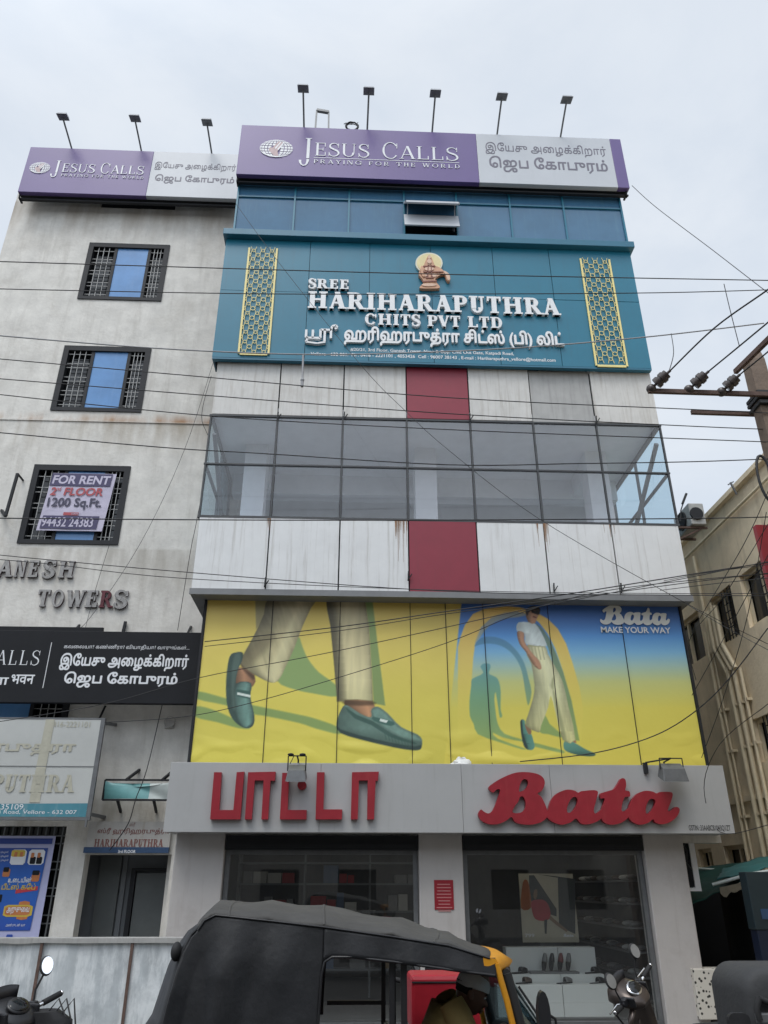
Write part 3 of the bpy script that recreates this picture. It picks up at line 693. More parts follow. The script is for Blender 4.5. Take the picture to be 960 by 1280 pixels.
lat = [('J', (P(376,190,Y).x, P(391,190,Y).x, P(384,201,Y).z, P(384,173,Y).z), KW)]
zc0, zc1 = P(427,196,Y).z, P(427,180,Y).z
lat += [('ESUS', (P(394,190,Y).x, P(463,190,Y).x, zc0, zc1), KW), ('C', (P(478,190,Y).x, P(500,190,Y).x, zc0-.01, zc1+.1), KW), ('ALLS', (P(499,190,Y).x, P(574,190,Y).x, zc0, zc1), KW),
        ('PRAYING FOR THE WORLD', fx(392, 575, 203, 207.6), KT)]
tam = [('இேயசு அைழக்கிறார்', fx(607, 757, 180.5, 195), .0), ('ெஜப ேகாபுரம்', fx(612, 759, 197.5, 217), .016)]
big = rooftop_sign('large purple and grey JESUS CALLS rooftop sign above the teal sign', -2.86, 6.30, zb, zt, Y, (P(597,197,Y).x, P(767,203,Y).x), (gc.x, gc.z, .39, .30), lat, tam, True)
mb = MB(); zl = P(483,200.3,Y).z; mb.box(P(392,200,Y).x, P(574,200,Y).x, Y-.006, Y-.002, zl-.008, zl+.008); mb.build('underline', 'sign_white', big)
Y = 13.9
zt, zb = P(160, 188, Y).z, P(160, 244, Y).z
gc = P(50, 210, Y); zc0, zc1 = P(100,216,Y).z, P(100,205.5,Y).z
lat = [('J', (P(66.5,209,Y).x, P(76,209,Y).x, P(71,218,Y).z, P(71,201,Y).z), KW), ('ESUS', (P(78,211,Y).x, P(120,211,Y).x, zc0, zc1), KW), ('C', (P(126,212,Y).x, P(139,212,Y).x, zc0-.01, zc1+.07), KW),
       ('ALLS', (P(138.5,213,Y).x, P(181,213,Y).x, zc0, zc1), KW), ('PRAYING FOR THE WORLD', fx(76, 180, 219.3, 222.3, Y), KT)]
tam = [('இேயசு அைழக்கிறார்', fx(193.5, 295, 204, 214, Y), 0), ('ெஜப ேகாபுரம்', fx(193.5, 293, 219.5, 230.5, Y), .012)]
sml = rooftop_sign('smaller purple and grey JESUS CALLS rooftop sign on the plastered block', P(30,212,Y).x, -2.9, zb, zt, Y, (P(187.5,216,Y).x, -2.9), (gc.x, gc.z, .255, .2), lat, tam)
# ------------------------------------------------------------ floodlights on stalks over the signs
mat('lamp_grey', (.30,.31,.33), .5, var=.1)
def lamp(label, foot, head, group):
    t = root('sign_lamp', label, 'lamp', foot, group)
    mb = MB(); mb.tube([foot, foot.lerp(head, .5)+Vector((0, .02, 0)), head], .022); mb.build('stalk', 'grey_metal', t)
    d = (head-foot).normalized(); mb = MB()
    c = head+Vector((0,-.04,.03)); mb.loft([[c+Vector((-.13,-.12,-.03)), c+Vector((.13,-.12,-.03)), c+Vector((.13,.12,.02)), c+Vector((-.13,.12,.02))],
             [c+Vector((-.11,-.09,.05)), c+Vector((.11,-.09,.05)), c+Vector((.11,.09,.10)), c+Vector((-.11,.09,.10))]], smooth=False)
    h = mb.build('lamp_head', 'lamp_grey', t, bevel=.012)
    mb = MB(); mb.add([c+Vector((-.11,-.1,-.035)), c+Vector((.11,-.1,-.035)), c+Vector((.11,.1,.01)), c+Vector((-.11,.1,.01))], [(0,3,2,1)]); mb.build('lens', 'grey_metal', h)
for (f, h, w) in zip(((380,160),(459,163),(540,167),(621,171),(700,175)), ((379,114),(461,117),(544,120),(627,124),(708,128)),
                     ('first lamp stalk from the left over the large rooftop sign, above the globe emblem', 'upright lamp stalk over the large rooftop sign, just right of the wire coil', 'middle lamp stalk of the large rooftop sign, above the word CALLS',
                      'lamp stalk above the left part of the grey Tamil panel on the large rooftop sign', 'last lamp stalk at the right end of the large rooftop sign, leaning right')):
    lamp(w, P(*f, 12.6), P(*h, 12.0), 'lamps on stalks over the large rooftop sign')
for (f, h, w) in zip(((90,187),(177,190),(265,194)), ((79,149),(169,151),(259,156)), ('leaning lamp stalk above the left end of the smaller rooftop sign', 'middle lamp stalk over the smaller rooftop sign', 'lamp stalk over the grey panel of the smaller rooftop sign')):
    lamp(w, P(*f, 13.97), P(*h, 13.4), 'lamps on stalks over the smaller rooftop sign')
mb = MB(); a, b, c, d = P(394,160,12.8), P(396,138,12.8), P(411,140.5,12.8), P(411,162,12.8)
a.z -= .3; d.z -= .3; mb.bar(a, b, .04); mb.bar(d, c, .04); mb.bar(b, c, .07)
tag(mb.build('steel_hoop', 'grey_metal'), 'bare square steel hoop standing up behind the large rooftop sign', 'bracket')
mb = MB(); c = P(440, 158, 12.8)
for k in range(9):
    r = .14+.012*random.random(); o = Vector((random.uniform(-.02,.02), random.uniform(-.05,.05), random.uniform(-.02,.02)))
    mb.tube([c+o+Vector((r*math.cos(t), random.uniform(-.01,.01), r*math.sin(t))) for t in [2*math.pi*i/24 for i in range(25)]], .008, 5)
for k in range(4):
    mb.tube([c+Vector((-.2+.05*i, .05*math.sin(i*2+k), .1+.05*math.sin(i*1.7+k*1.3))) for i in range(8)], .005, 5)
tag(mb.build('cable_coil', 'wire'), 'tangled round coil of cable on top of the large rooftop sign', 'cable')

# ============================================================ teal fascia sign
Y = 12.66
teal = root('teal_sign', 'large teal sign board with gold lattice strips and raised white HARIHARAPUTHRA lettering', 'sign', (1.6, Y, 11.4))
zb, zt = 11.41, 14.62
xs = [-2.93]+[P(x, 380, Y).x for x in (388, 460, 536, 613, 690)]+[6.07]
xs = [-2.93, P(383,400,Y).x, P(462,340,Y).x, P(541,400,Y).x, P(617,340,Y).x, P(696,400,Y).x, 6.07]
zsp = [zb, P(540,370,Y).z, zt]
mb = MB()
for i in range(6):
    for j in range(2): mb.box(xs[i]+.006, xs[i+1]-.006, Y+.003*((i+j)%2), Y+.05, zsp[j]+.006, zsp[j+1]-.006)
mb.build('panel', 'teal_panel', teal)
mb = MB(); mb.box(-2.92, 6.06, Y+.05, Y+.06, zb+.01, zt-.01); mb.box(-2.93, -2.90, Y+.06, Y+.5, zb, zt); mb.box(6.04, 6.07, Y+.06, Y+.5, zb, zt); mb.box(-2.92, 6.06, Y+.0, Y+.1, zb-.04, zb-.001); mb.build('edge_trim', 'teal_cornice', teal)
mb = MB(); mb.box(-2.98, 6.13, Y-.15, CY+.08, zt+.001, zt+.17); mb.build('cornice', 'teal_cornice', teal, bevel=.01)
def lattice(x0, x1, z0, z1):
    mb = MB(); y = Y-.02; w = .022
    for x in (x0, x1): mb.box(x-.02, x+.02, y-.01, y+.01, z0, z1)
    mb.box(x0+.025, x1-.025, y-.012, y+.012, z0-.03, z0+.02)
    n = 3; p = (x1-x0)/n; q = p*.5; r = p*.30
    def ring(cx, c_z, r):
        pts = [(cx+r*math.cos(math.pi/8+math.pi/4*i), c_z+r*math.sin(math.pi/8+math.pi/4*i)) for i in range(8)]
        for i in range(8):
            a, b = pts[i], pts[(i+1)%8]
            if min(a[0], b[0]) < x0 or max(a[0], b[0]) > x1: continue
            mb.bar((a[0], y, a[1]), (b[0], y, b[1]), w*.62, .010, up=(0,1,0))
    row = 0; q = p*.62; z = z1-q*.6
    while z > z0+q*.4:
        for i in range(n+1):
            cx = x0+p*(i+.5) if row % 2 == 0 else x0+p*i
            if cx > x1+.01: continue
            ring(cx, z, r*(.62 if row % 2 == 0 else .8))
            if row % 2 == 0:
                [mb.bar((cx+r*.6*s_, y-.004, z+r*.3*k_), (cx+p*.5*s_-r*.7*s_, y-.004, z+(q-r*.3)*k_), w*.4, .01, up=(0,1,0)) for s_ in (-1, 1) for k_ in (-1, 1) if x0 < cx+p*.5*s_-r*.7*s_ < x1 and z+(q-r*.3)*k_ > z0]
        z -= q; row += 1
    mb.build('gold_lattice', 'gold', teal)
lattice(P(305,378,Y).x, P(341,378,Y).x, P(325,443.5,Y).z, P(325,311,Y).z)
lattice(P(735,390,Y).x, P(772,390,Y).x, P(755,458,Y).z, P(755,325,Y).z)
BK = dict(T=.25, t=.11, sf=.09, gap=.05)
for s, f in (('SREE', fx(386, 437, 352, 363.5)), ('HARIHARAPUTHRA', fx(385, 698, 371.5, 392)), ('CHITS PVT LTD', fx(456, 628, 397, 410.5))):
    mb = MB(); serif(mb, s, f, Y-.002, .07, **BK); mb.build('lettering', 'letter_white', teal)
# first Tamil letter (a joined conjunct) is drawn as strokes, the rest typed
f = fx(382, 704, 412.5, 436); mb = MB()
x0, h = f[0], f[3]-f[2]; zb_ = f[2]
def st(pts, w):
    pts = [Vector((x0+a*h, Y-.035, zb_+b*h)) for a, b in pts]
    for i in range(len(pts)-1): mb.bar(pts[i], pts[i+1], w*h, .07, up=(0,1,0))
st([(.02,.72),(.02,.3),(.3,.3),(.3,.72)], .1); st([(.3,.3),(.62,.3),(.62,.74),(.8,.74)], .1); st([(.8,.76),(.8,.12)], .1); st([(.8,.74),(1.06,.74),(1.06,.3)], .1); st([(1.06,.72),(1.1,.95),(1.26,1.0),(1.32,.88),(1.22,.8)], .09); st([(.1,.3),(.02,.08),(.5,.02),(.84,.1)], .08)
txt(mb, 'ஹரிஹரபுத்ரா சிட்ஸ் (பி) லிட்', (x0+1.62*h, f[1], f[2], f[3]), Y-.002, .06, .035)
mb.build('lettering', 'letter_white', teal)
mb = MB(); txt(mb, '#20/21, 3rd Floor, Ganesh Tower, Near & Opp. Cmc Out Gate, Katpadi Road,', fx(438, 642, 437.5, 442.5), Y-.003, 0, .012)
txt(mb, 'Vellore - 632 001.  Ph : 0416 - 2221101 , 4053426  Cell : 96007 38143 , E-mail : Hariharaputhra_vellore@hotmail.com', fx(388, 694, 444, 449.5), Y-.003, 0, .012); mb.build('address_line', 'letter_white', teal)
# seated deity emblem
mat('halo', (.72,.62,.33), .5, var=.12, scale=9); mat('halo_rim', (.70,.68,.55), .5); mat('idol', (.60,.33,.20), .5, var=.25, scale=14); mat('idol_dark', (.27,.11,.08), .6, var=.2); mat('idol_light', (.66,.45,.33), .5, var=.2, scale=12)
K = crop(500, 300, 12, Y)
E_ = lambda cx, cy, rx, ry, n=28: [(cx+rx*math.cos(2*math.pi*i/n), cy+ry*math.sin(2*math.pi*i/n)) for i in range(n)]
mb = MB()
mb.mi = 1; mb.poly([K(E_(432, 370, 203, 155))], Y-.05, .05)
mb.mi = 0; mb.poly([K(E_(432, 372, 182, 138))], Y-.056, .005)
mb.mi = 2; body = [(305,470),(340,435),(520,430),(610,470),(650,505),(700,525),(740,570),(745,640),(715,660),(685,620),(665,560),(600,565),(545,600),(520,640),(560,700),(590,740),(560,765),(310,765),(300,735),(345,690),(340,640),(300,590),(275,550)]
mb.poly([K(body, 3)], Y-.085, .08)
mb.poly([K([(365,430),(375,370),(400,310),(432,268),(465,310),(490,370),(498,430)], 3)], Y-.095, .09)
mb.mi = 4
for c in ((432,385,38,42), (432,480,70,28), (360,575,40,26), (505,575,40,26), (430,720,110,22)): mb.poly([K(E_(*c))], Y-.1, .02)
mb.poly([K([(650,510),(720,550),(740,630),(715,650),(690,600)], 3)], Y-.1, .02)
mb.mi = 2; mb.poly([K([(318,440),(300,490),(312,560),(345,605),(372,580),(342,540),(352,480)], 3)], Y-.112, .02); mb.mi = 4; mb.poly([K(E_(432,376,32,36))], Y-.12, .02); mb.poly([K(E_(432,312,22,26))], Y-.118, .02)
mb.mi = 3
for l in ([(330,660),(545,655),(545,672),(330,678)], [(340,435),(520,430),(525,446),(338,450)], [(400,335),(465,335),(462,348),(403,348)], [(300,520),(640,520),(640,532),(300,532)], [(380,610),(500,610),(500,622),(380,622)], [(410,430),(425,430),(415,600),(395,600)], [(455,430),(468,430),(480,600),(460,600)]): mb.poly([K(l)], Y-.104, .02)
mb.build('deity_emblem', ['halo', 'halo_rim', 'idol', 'idol_dark', 'idol_light'], teal)

# ============================================================ shoe poster
Y = 13.1
post = root('shoe_poster', 'wide yellow and blue shoe advertising poster pasted above the shop fascia', 'billboard', (1.7, Y, 3.6))
x0, x1, z0, z1 = -2.58, 5.93, 3.5, 6.455
YEL, BLU = (.69,.585,.135), (.036,.095,.235)
mat('p_yellow', YEL, .45, var=.05, scale=1.2, bump=.12, bscale=2.2)
gz = (P(700,950,Y).z-3.6, P(700,752,Y).z-3.6)
mat('p_sky', YEL, .45, var=.03, scale=1.2, bump=.12, bscale=2.2, zgrad=(gz[0], gz[1], [(.0,YEL), (.30,(.62,.55,.13)), (.50,(.34,.45,.33)), (.64,(.13,.33,.50)), (.82,(.065,.19,.40)), (1.0,(.035,.09,.22))]))
mat('p_arch', YEL, .45, var=.04, zgrad=(gz[0], gz[1], [(0,(.68,.56,.09)), (.45,(.58,.50,.12)), (.75,(.60,.43,.13)), (1.0,(.50,.33,.10))]))
mat('p_shadow', (.25,.32,.15), .45, var=.06, scale=3)
mat('p_archshade', (.10,.24,.30), .45, var=.06, zgrad=(gz[0], gz[1], [(.2,(.25,.36,.20)), (.5,(.13,.29,.30)), (.85,(.06,.17,.27)), (1,(.06,.15,.25))]))
mat('p_khaki', (.40,.37,.23), .45, var=.2, scale=4, zgrad=(gz[0], gz[1], [(0,(.46,.42,.23)), (.5,(.40,.37,.24)), (1,(.24,.21,.16))]), streak=.3, scol=(.24,.22,.13), sscale=(9,9,.8))
mat('p_khaki_light', (.50,.50,.31), .45, var=.15, scale=5, streak=.3, scol=(.35,.36,.2), sscale=(14,14,1.2))
mat('p_khaki_dark', (.27,.245,.15), .45, var=.15)
legx = [P(230+u/2.909, 830, 13.1).x-1.7 for u in (525, 690)]
mat('p_leg', (.4,.37,.23), .45, var=.12, scale=5, zgrad=(legx[0], legx[1], [(0,(.20,.16,.10)), (.22,(.30,.26,.16)), (.42,(.52,.48,.30)), (.75,(.47,.44,.27)), (1,(.33,.31,.18))], 0), streak=.25, scol=(.3,.28,.17), sscale=(9,9,.8))
mat('p_olive', (.27,.25,.19), .45, var=.1)
mat('p_skin', (.24,.15,.10), .45, var=.15); mat('p_skin_dark', (.13,.075,.055), .45, var=.1)
mat('p_shoe', (.085,.18,.15), .45, var=.15, scale=7); mat('p_shoe_light', (.13,.25,.21), .45, var=.15, scale=7); mat('p_sole', (.035,.06,.06), .45)
mat('p_white', (.72,.74,.72), .45, var=.04); mat('p_shirt', (.60,.64,.62), .45, var=.12, scale=6); mat('p_black', (.015,.014,.015), .4)
PM = ['p_yellow','p_sky','p_arch','p_shadow','p_archshade','p_khaki','p_khaki_light','p_khaki_dark','p_olive','p_skin','p_skin_dark','p_shoe','p_shoe_light','p_sole','p_white','p_shirt','p_black','p_leg']
import numpy as np
NU, NV = 640, 222
gx = np.linspace(x0, x1, NU+1); gzz = np.linspace(z0, z1, NV+1); GX, GZ = np.meshgrid(gx, gzz)
_f = np.array((math.sin(YAW)*math.cos(PITCH), math.cos(YAW)*math.cos(PITCH), math.sin(PITCH))); _r = np.array((math.cos(YAW), -math.sin(YAW), 0)); _u = np.cross(_r, _f)
DD = np.stack([GX, np.full_like(GX, Y), GZ-1.8], -1); dep = DD @ _f
PXX, PYY = 480+F_PX*(DD @ _r)/dep, 640-F_PX*(DD @ _u)/dep           # artwork coordinates of every point of the sheet
rng = np.random.RandomState(4); LAT = rng.rand(128, 128)
def vn(x, y):
    xi, yi = np.floor(x).astype(int), np.floor(y).astype(int); fx_, fy_ = x-xi, y-yi; fx_ = fx_*fx_*(3-2*fx_); fy_ = fy_*fy_*(3-2*fy_)
    g = lambda i, j: LAT[i % 128, j % 128]
    return (g(xi,yi)*(1-fx_)+g(xi+1,yi)*fx_)*(1-fy_)+(g(xi,yi+1)*(1-fx_)+g(xi+1,yi+1)*fx_)*fy_
def fbm(x, y): return .55*vn(x, y)+.3*vn(x*2.1+7, y*2.1)+.15*vn(x*4.3, y*4.3+3)
CAN = np.zeros(GX.shape+(3,))
def colr(y, stops): return np.stack([np.interp(y, [q[0] for q in stops], [q[1][k] for q in stops]) for k in range(3)], -1)
yl = colr(PYY, [(745,(205,176,92)), (800,(216,196,100)), (870,(214,200,92)), (955,(206,194,84))])*(1+.05*(fbm(PXX/60, PYY/60)-.5))[..., None]
yl[...] = yl*(1-.05*np.clip((PXX-430)/150, 0, 1))[..., None]
sk_ = colr(PYY, [(745,(52,84,146)), (770,(62,104,168)), (795,(84,140,198)), (815,(116,166,198)), (832,(150,178,168)), (852,(182,186,120)), (885,(203,192,88)), (955,(205,190,82))])
side_ = np.clip((PXX-(577-(PYY-748)*.108))/1.2, 0, 1)[..., None]
CAN[...] = yl*(1-side_)+sk_*side_
def sdist(poly, X, Y_):
    d = np.full(X.shape, 1e9); ins = np.zeros(X.shape, bool); n = len(poly)
    for i in range(n):
        (ax, ay), (bx, by) = poly[i], poly[(i+1) % n]; ex, ey = bx-ax, by-ay; L2 = ex*ex+ey*ey or 1e-9
        t = np.clip(((X-ax)*ex+(Y_-ay)*ey)/L2, 0, 1); d = np.minimum(d, (X-ax-t*ex)**2+(Y_-ay-t*ey)**2)
        c = (ay > Y_) != (by > Y_); ins ^= c & (X < ex*(Y_-ay)/(ey if ey else 1e-9)+ax)
    return np.where(ins, -1, 1)*np.sqrt(d)
def lay(pts, col, n=3, f=None, soft=1.1, prof=None, fold=0.0, fs=(5., 26.), slant=0.0, edge=0.0, alpha=1.0, vprof=None):
    """brush one shape of the artwork: soft edge, tone across its width (prof) and along its height (vprof), cloth folds"""
    pl = [(f[0]+u/f[2], f[1]+v/f[2]) for u, v in pts]; pl = smooth_loop(pl, n) if n else pl
    ys_ = [q[1] for q in pl]; xs_ = [q[0] for q in pl]
    sel = (PXX > min(xs_)-4) & (PXX < max(xs_)+4) & (PYY > min(ys_)-4) & (PYY < max(ys_)+4)
    X, Y_ = PXX[sel], PYY[sel]; d = sdist(pl, X, Y_); m = np.clip(.5-d/soft, 0, 1)*alpha
    c = colr(Y_, col) if isinstance(col, list) else np.broadcast_to(np.array(col, float), X.shape+(3,)).copy()
    sh = np.ones(X.shape)
    if prof:
        rows = np.round(Y_).astype(int); lo = np.full(3000, 1e9); hi = np.full(3000, -1e9); k = d < 0
        np.minimum.at(lo, rows[k], X[k]); np.maximum.at(hi, rows[k], X[k]); t = np.clip((X-lo[rows])/np.maximum(hi[rows]-lo[rows], 1), 0, 1)
        sh *= np.interp(t, [q[0] for q in prof], [q[1] for q in prof])
    if vprof: sh *= np.interp((Y_-min(ys_))/(max(ys_)-min(ys_)), [q[0] for q in vprof], [q[1] for q in vprof])
    if fold: sh *= 1+fold*2*(fbm((X+slant*Y_)/fs[0]+.6*vn(X/17, Y_/23), Y_/fs[1])-.5)
    if edge: sh *= 1-edge*np.clip(1+d/3.0, 0, 1)
    CAN[sel] = CAN[sel]*(1-m[:, None])+c*sh[:, None]*m[:, None]
A = (230, 730, 2.909); SHD = (134,156,92)
lay([(52,390),(150,415),(250,440),(420,475),(480,490),(560,520),(565,545),(480,525),(420,505),(300,480),(250,472),(150,440),(48,418)], SHD, 3, A, 1.8)
lay([(42,445),(100,455),(170,485),(240,522),(200,524),(120,502),(38,482)], SHD, 3, A, 1.8)
lay([(415,190),(430,225),(450,270),(490,320),(550,365),(556,408),(470,397),(400,382),(340,352),(360,280),(385,230)], (136,160,100), 3, A, 1.6)
lay([(258,40),(330,40),(300,110),(262,165)], (150,140,100), 0, A, 1.5)
lay([(655,40),(683,40),(702,200),(732,442),(690,434),(682,300),(672,150)], (128,148,92), 0, A, 1.5)
TR = [(740,(150,138,112)), (790,(172,162,124)), (850,(188,180,138)), (880,(176,170,128))]
lay([(318,38),(480,38),(462,85),(432,150),(402,230),(370,300),(342,352),(310,356),(268,336),(225,312),(203,286),(213,262),(255,185),(290,110)], TR, 2, A, 1.2, [(0,.62),(.18,.78),(.45,1.0),(.72,1.12),(.92,1.0),(1,.85)], .14, (7., 34.), -.32)
lay([(210,262),(300,180),(330,200),(250,285),(222,305)], (96,86,62), 3, A, 7, alpha=.35)
lay([(300,330),(345,230),(400,120),(380,240),(335,345)], (214,208,164), 3, A, 7, alpha=.45)
lay([(515,38),(655,38),(672,150),(682,300),(688,432),(556,426),(546,300),(532,150),(520,90)], TR, 0, A, 1.1, [(0,.52),(.10,.60),(.22,.84),(.30,1.08),(.55,1.16),(.8,1.08),(.95,.95),(1,.8)], .09, (6., 60.), .03)
lay([(556,418),(688,424),(688,434),(556,428)], (120,112,80), 0, A, 2, alpha=.6)
lay([(195,300),(255,330),(250,372),(182,365)], (158,118,88), 2, A, 1.2, [(0,.6),(.5,1.1),(1,.8)]); lay([(203,286),(225,312),(256,332),(250,348),(215,310)], (70,52,38), 2, A, 3, alpha=.8)
lay([(165,265),(190,248),(214,250),(210,280),(196,310),(188,360),(210,355),(244,362),(240,420),(256,480),(250,515),(225,524),(195,510),(170,480),(155,430),(153,350)], (58,78,72), 3, A, 1.0, None, .1, (9., 9.))
lay([(190,362),(243,360),(241,410),(254,475),(246,512),(215,520),(192,490),(182,430)], (100,132,122), 3, A, 1.2, [(0,.72),(.35,.95),(.7,1.15),(1,.82)], .08, (5., 8.), edge=.2)
lay([(184,258),(206,254),(202,290),(190,330),(182,390),(186,450),(178,450),(172,380),(174,310)], (88,108,98), 3, A, 3, alpha=.7)
lay([(191,382),(241,390),(241,418),(191,408)], (60,92,84), 0, A, 1.2); lay([(193,393),(241,403),(241,412),(193,402)], (214,222,214), 0, A, .9)
lay([(586,422),(682,426),(692,460),(676,488),(640,478),(596,452)], (176,132,98), 2, A, 1.2, [(0,.55),(.4,.9),(.75,1.12),(1,.9)]); lay([(586,422),(686,426),(686,440),(590,440)], (70,55,38), 2, A, 3, alpha=.7)
lay([(572,455),(592,440),(640,470),(680,484),(682,455),(705,446),(740,470),(790,520),(850,547),(866,570),(860,600),(830,603),(760,592),(650,566),(570,541),(554,508)], (90,114,104), 3, A, 1.0, [(0,.78),(.3,1.0),(.7,1.06),(1,1.0)], .08, (8., 8.), vprof=[(0,1.1),(.5,1.08),(.8,.9),(1,.72)])
lay([(556,515),(570,528),(650,553),(760,578),(840,590),(862,585),(860,600),(830,604),(760,593),(650,567),(570,542)], (48,66,62), 2, A, 1.5)
lay([(585,446),(630,476),(690,500),(760,545),(840,575),(836,582),(750,556),(680,512),(620,488)], (52,80,72), 2, A, 1.2, alpha=.8)
lay([(680,462),(705,447),(742,473),(780,515),(846,549),(864,572),(800,562),(740,532),(700,502)], (112,142,130), 3, A, 1.4, None, .08, (5., 6.), edge=.22)
lay([(688,482),(764,502),(752,516),(692,498)], (66,100,90), 2, A, 1.2); lay([(714,489),(742,496),(736,505),(711,498)], (214,222,214), 0, A, .9)
for k in range(9): lay([(728+k*12,542+k*5),(731+k*12,543+k*5),(738+k*12,566+k*4),(734+k*12,566+k*4)], (58,88,78), 0, A, 1.2, alpha=.7)
B = (560, 740, 4.8)
ARC = [(745,(198,158,84)), (770,(208,172,92)), (820,(204,182,98)), (880,(206,192,90)), (930,(206,194,86))]
lay([(60,330),(75,270),(100,200),(150,130),(230,95),(330,82),(430,90),(520,115),(600,160),(660,220),(710,310),(750,430),(790,570),(812,700),(800,892),
     (790,890),(740,655),(690,470),(645,340),(600,250),(545,180),(470,128),(420,118),(340,125),(260,155),(200,210),(165,300),(152,400),(138,600),(132,740),(155,800),(175,850),(60,850)], ARC, 0, B, 1.2)
lay([(160,320),(180,240),(250,160),(340,122),(430,118),(480,132),(420,150),(330,160),(250,200),(200,260)], (176,158,112), 2, B, 2, alpha=.6)
lay([(160,325),(180,290),(220,268),(290,270),(360,300),(420,360),(460,430),(485,520),(502,600),(482,680),(465,600),(445,480),(410,400),(360,345),(300,315),(230,308),(180,318)], [(790,(74,122,164)), (830,(98,140,148)), (880,(128,152,104))], 3, B, 1.2)
lay([(520,180),(570,220),(610,280),(650,370),(692,480),(742,650),(790,893),(765,890),(700,640),(650,480),(600,330),(560,240)], [(780,(92,112,112)), (840,(112,136,104)), (925,(134,154,92))], 0, B, 1.2)
lay([(145,520),(195,497),(212,482),(205,465),(196,445),(215,428),(250,430),(256,450),(248,475),(250,492),(290,510),(308,540),(318,600),(316,700),(327,742),(312,752),(303,700),(287,600),(279,640),(287,720),(300,790),(340,850),(440,882),(450,897),(330,872),(270,842),(300,880),(460,937),(440,942),(300,897),(180,852),(155,790),(132,742),(130,650),(140,560)], [(830,(96,146,150)), (870,(112,152,118)), (930,(136,158,92))], 2, B, 1.2)
lay([(520,905),(600,925),(690,950),(690,967),(560,937),(515,925)], SHD, 2, B, 1.2)
lay([(580,735),(610,790),(680,850),(680,872),(600,852),(545,835)], SHD, 2, B, 1.2)
lay([(435,775),(460,768),(466,800),(482,850),(500,850),(516,900),(520,932),(500,948),(465,936),(445,880)], (80,124,112), 3, B, .9, [(0,.6),(.5,1),(1,1.1)]); lay([(436,778),(446,775),(452,850),(480,930),(465,936),(445,880)], (46,62,60), 2, B, .9)
lay([(462,800),(470,795),(498,820),(500,850),(482,850)], (130,98,74), 2, B, .9); lay([(730,882),(765,884),(772,905),(742,905)], (150,112,84), 0, B, .9)
lay([(700,895),(742,897),(770,910),(830,945),(885,970),(870,985),(800,982),(720,960),(695,935)], (84,128,114), 3, B, .9, vprof=[(0,1.1),(.6,1),(1,.6)])
TW = [(800,(186,184,150)), (860,(190,190,150)), (925,(190,186,132))]
lay([(478,315),(580,320),(600,370),(640,440),(690,540),(722,680),(766,887),(690,887),(650,740),(618,620),(602,690),(560,800),(545,842),(468,802),(480,740),(510,640),(520,560),(500,430),(474,380)], TW, 2, B, .9, [(0,.70),(.2,.9),(.5,1.05),(.8,1.05),(1,.86)], .12, (3.5, 22.), -.1)
lay([(612,560),(640,500),(630,600),(655,740),(695,887),(712,887),(680,740),(640,600)], (138,140,102), 2, B, 2.5, alpha=.7)
lay([(560,320),(600,400),(625,480),(615,600),(600,520),(575,420)], (204,204,168), 2, B, 3, alpha=.5)
for xx in (500, 520, 540, 562): lay([(xx,328),(xx+4,328),(xx+20,405),(xx+15,405)], (132,128,96), 0, B, 1.2, alpha=.8)
lay([(480,310),(580,316),(583,330),(480,325)], (150,148,114), 0, B, .9)
lay([(468,118),(482,96),(520,88),(550,104),(547,130),(534,160),(520,190),(490,190),(470,150)], (176,132,104), 3, B, .8, [(0,.6),(.5,1.0),(1,.95)])
lay([(425,180),(485,180),(505,190),(525,190),(560,240),(592,312),(580,325),(480,315),(463,295),(460,250),(420,240),(411,210)], (196,206,204), 2, B, .9, [(0,.86),(.4,1.02),(1,.92)], .07, (4., 9.), .4)
lay([(415,238),(456,244),(462,300),(510,370),(547,410),(562,455),(545,463),(510,432),(470,362),(430,310)], (166,126,100), 3, B, .9, [(0,.7),(.5,1.05),(1,1.0)])
lay([(466,118),(474,98),(515,82),(552,98),(552,122),(546,134),(520,108),(488,118),(478,140)], (48,40,37), 3, B, .8); lay([(502,106),(549,120),(543,137),(500,122)], (20,18,18), 0, B, .7)
lay([(512,142),(532,150),(528,157),(510,150)], (110,66,56), 2, B, .8)
ALB = np.where(CAN/255 <= .04045, CAN/255/12.92, ((np.clip(CAN, 0, 255)/255+.055)/1.055)**2.4)*1.16
pm = bpy.data.materials.new('poster_print'); pm.use_nodes = True; MATS['poster_print'] = pm; pb = pm.node_tree.nodes['Principled BSDF']; pb.inputs['Roughness'].default_value = .45
va = pm.node_tree.nodes.new('ShaderNodeVertexColor'); va.layer_name = 'print'; pm.node_tree.links.new(va.outputs['Color'], pb.inputs['Base Color'])
nzp = pm.node_tree.nodes.new('ShaderNodeTexNoise'); nzp.inputs['Scale'].default_value = 2.4; nzp.inputs['Detail'].default_value = 4; bpn = pm.node_tree.nodes.new('ShaderNodeBump'); bpn.inputs['Strength'].default_value = .25; bpn.inputs['Distance'].default_value = .03
tcp = pm.node_tree.nodes.new('ShaderNodeTexCoord'); pm.node_tree.links.new(tcp.outputs['Object'], nzp.inputs[0]); pm.node_tree.links.new(nzp.outputs[0], bpn.inputs['Height']); pm.node_tree.links.new(bpn.outputs[0], pb.inputs['Normal'])
mb = MB()
def crease(u, v):
    x = x0+(x1-x0)*u; z = z0+(z1-z0)*v
    w = max(0, noise.noise(Vector((x*1.9, z*5, 2))))*max(0, 1-v/.28)**1.5
    return (x, Y+.012-.05*w-.004*math.sin(x*2.1), z)
mb.grid(crease, NU, NV)
sheet_ = mb.build('printed_sheet', 'poster_print', post)
ca = sheet_.data.color_attributes.new('print', 'FLOAT_COLOR', 'POINT'); ca.data.foreach_set('color', np.concatenate([ALB, np.ones(GX.shape+(1,))], -1).astype(np.float32).ravel())
LY = [Y-.008]; mb = MB()
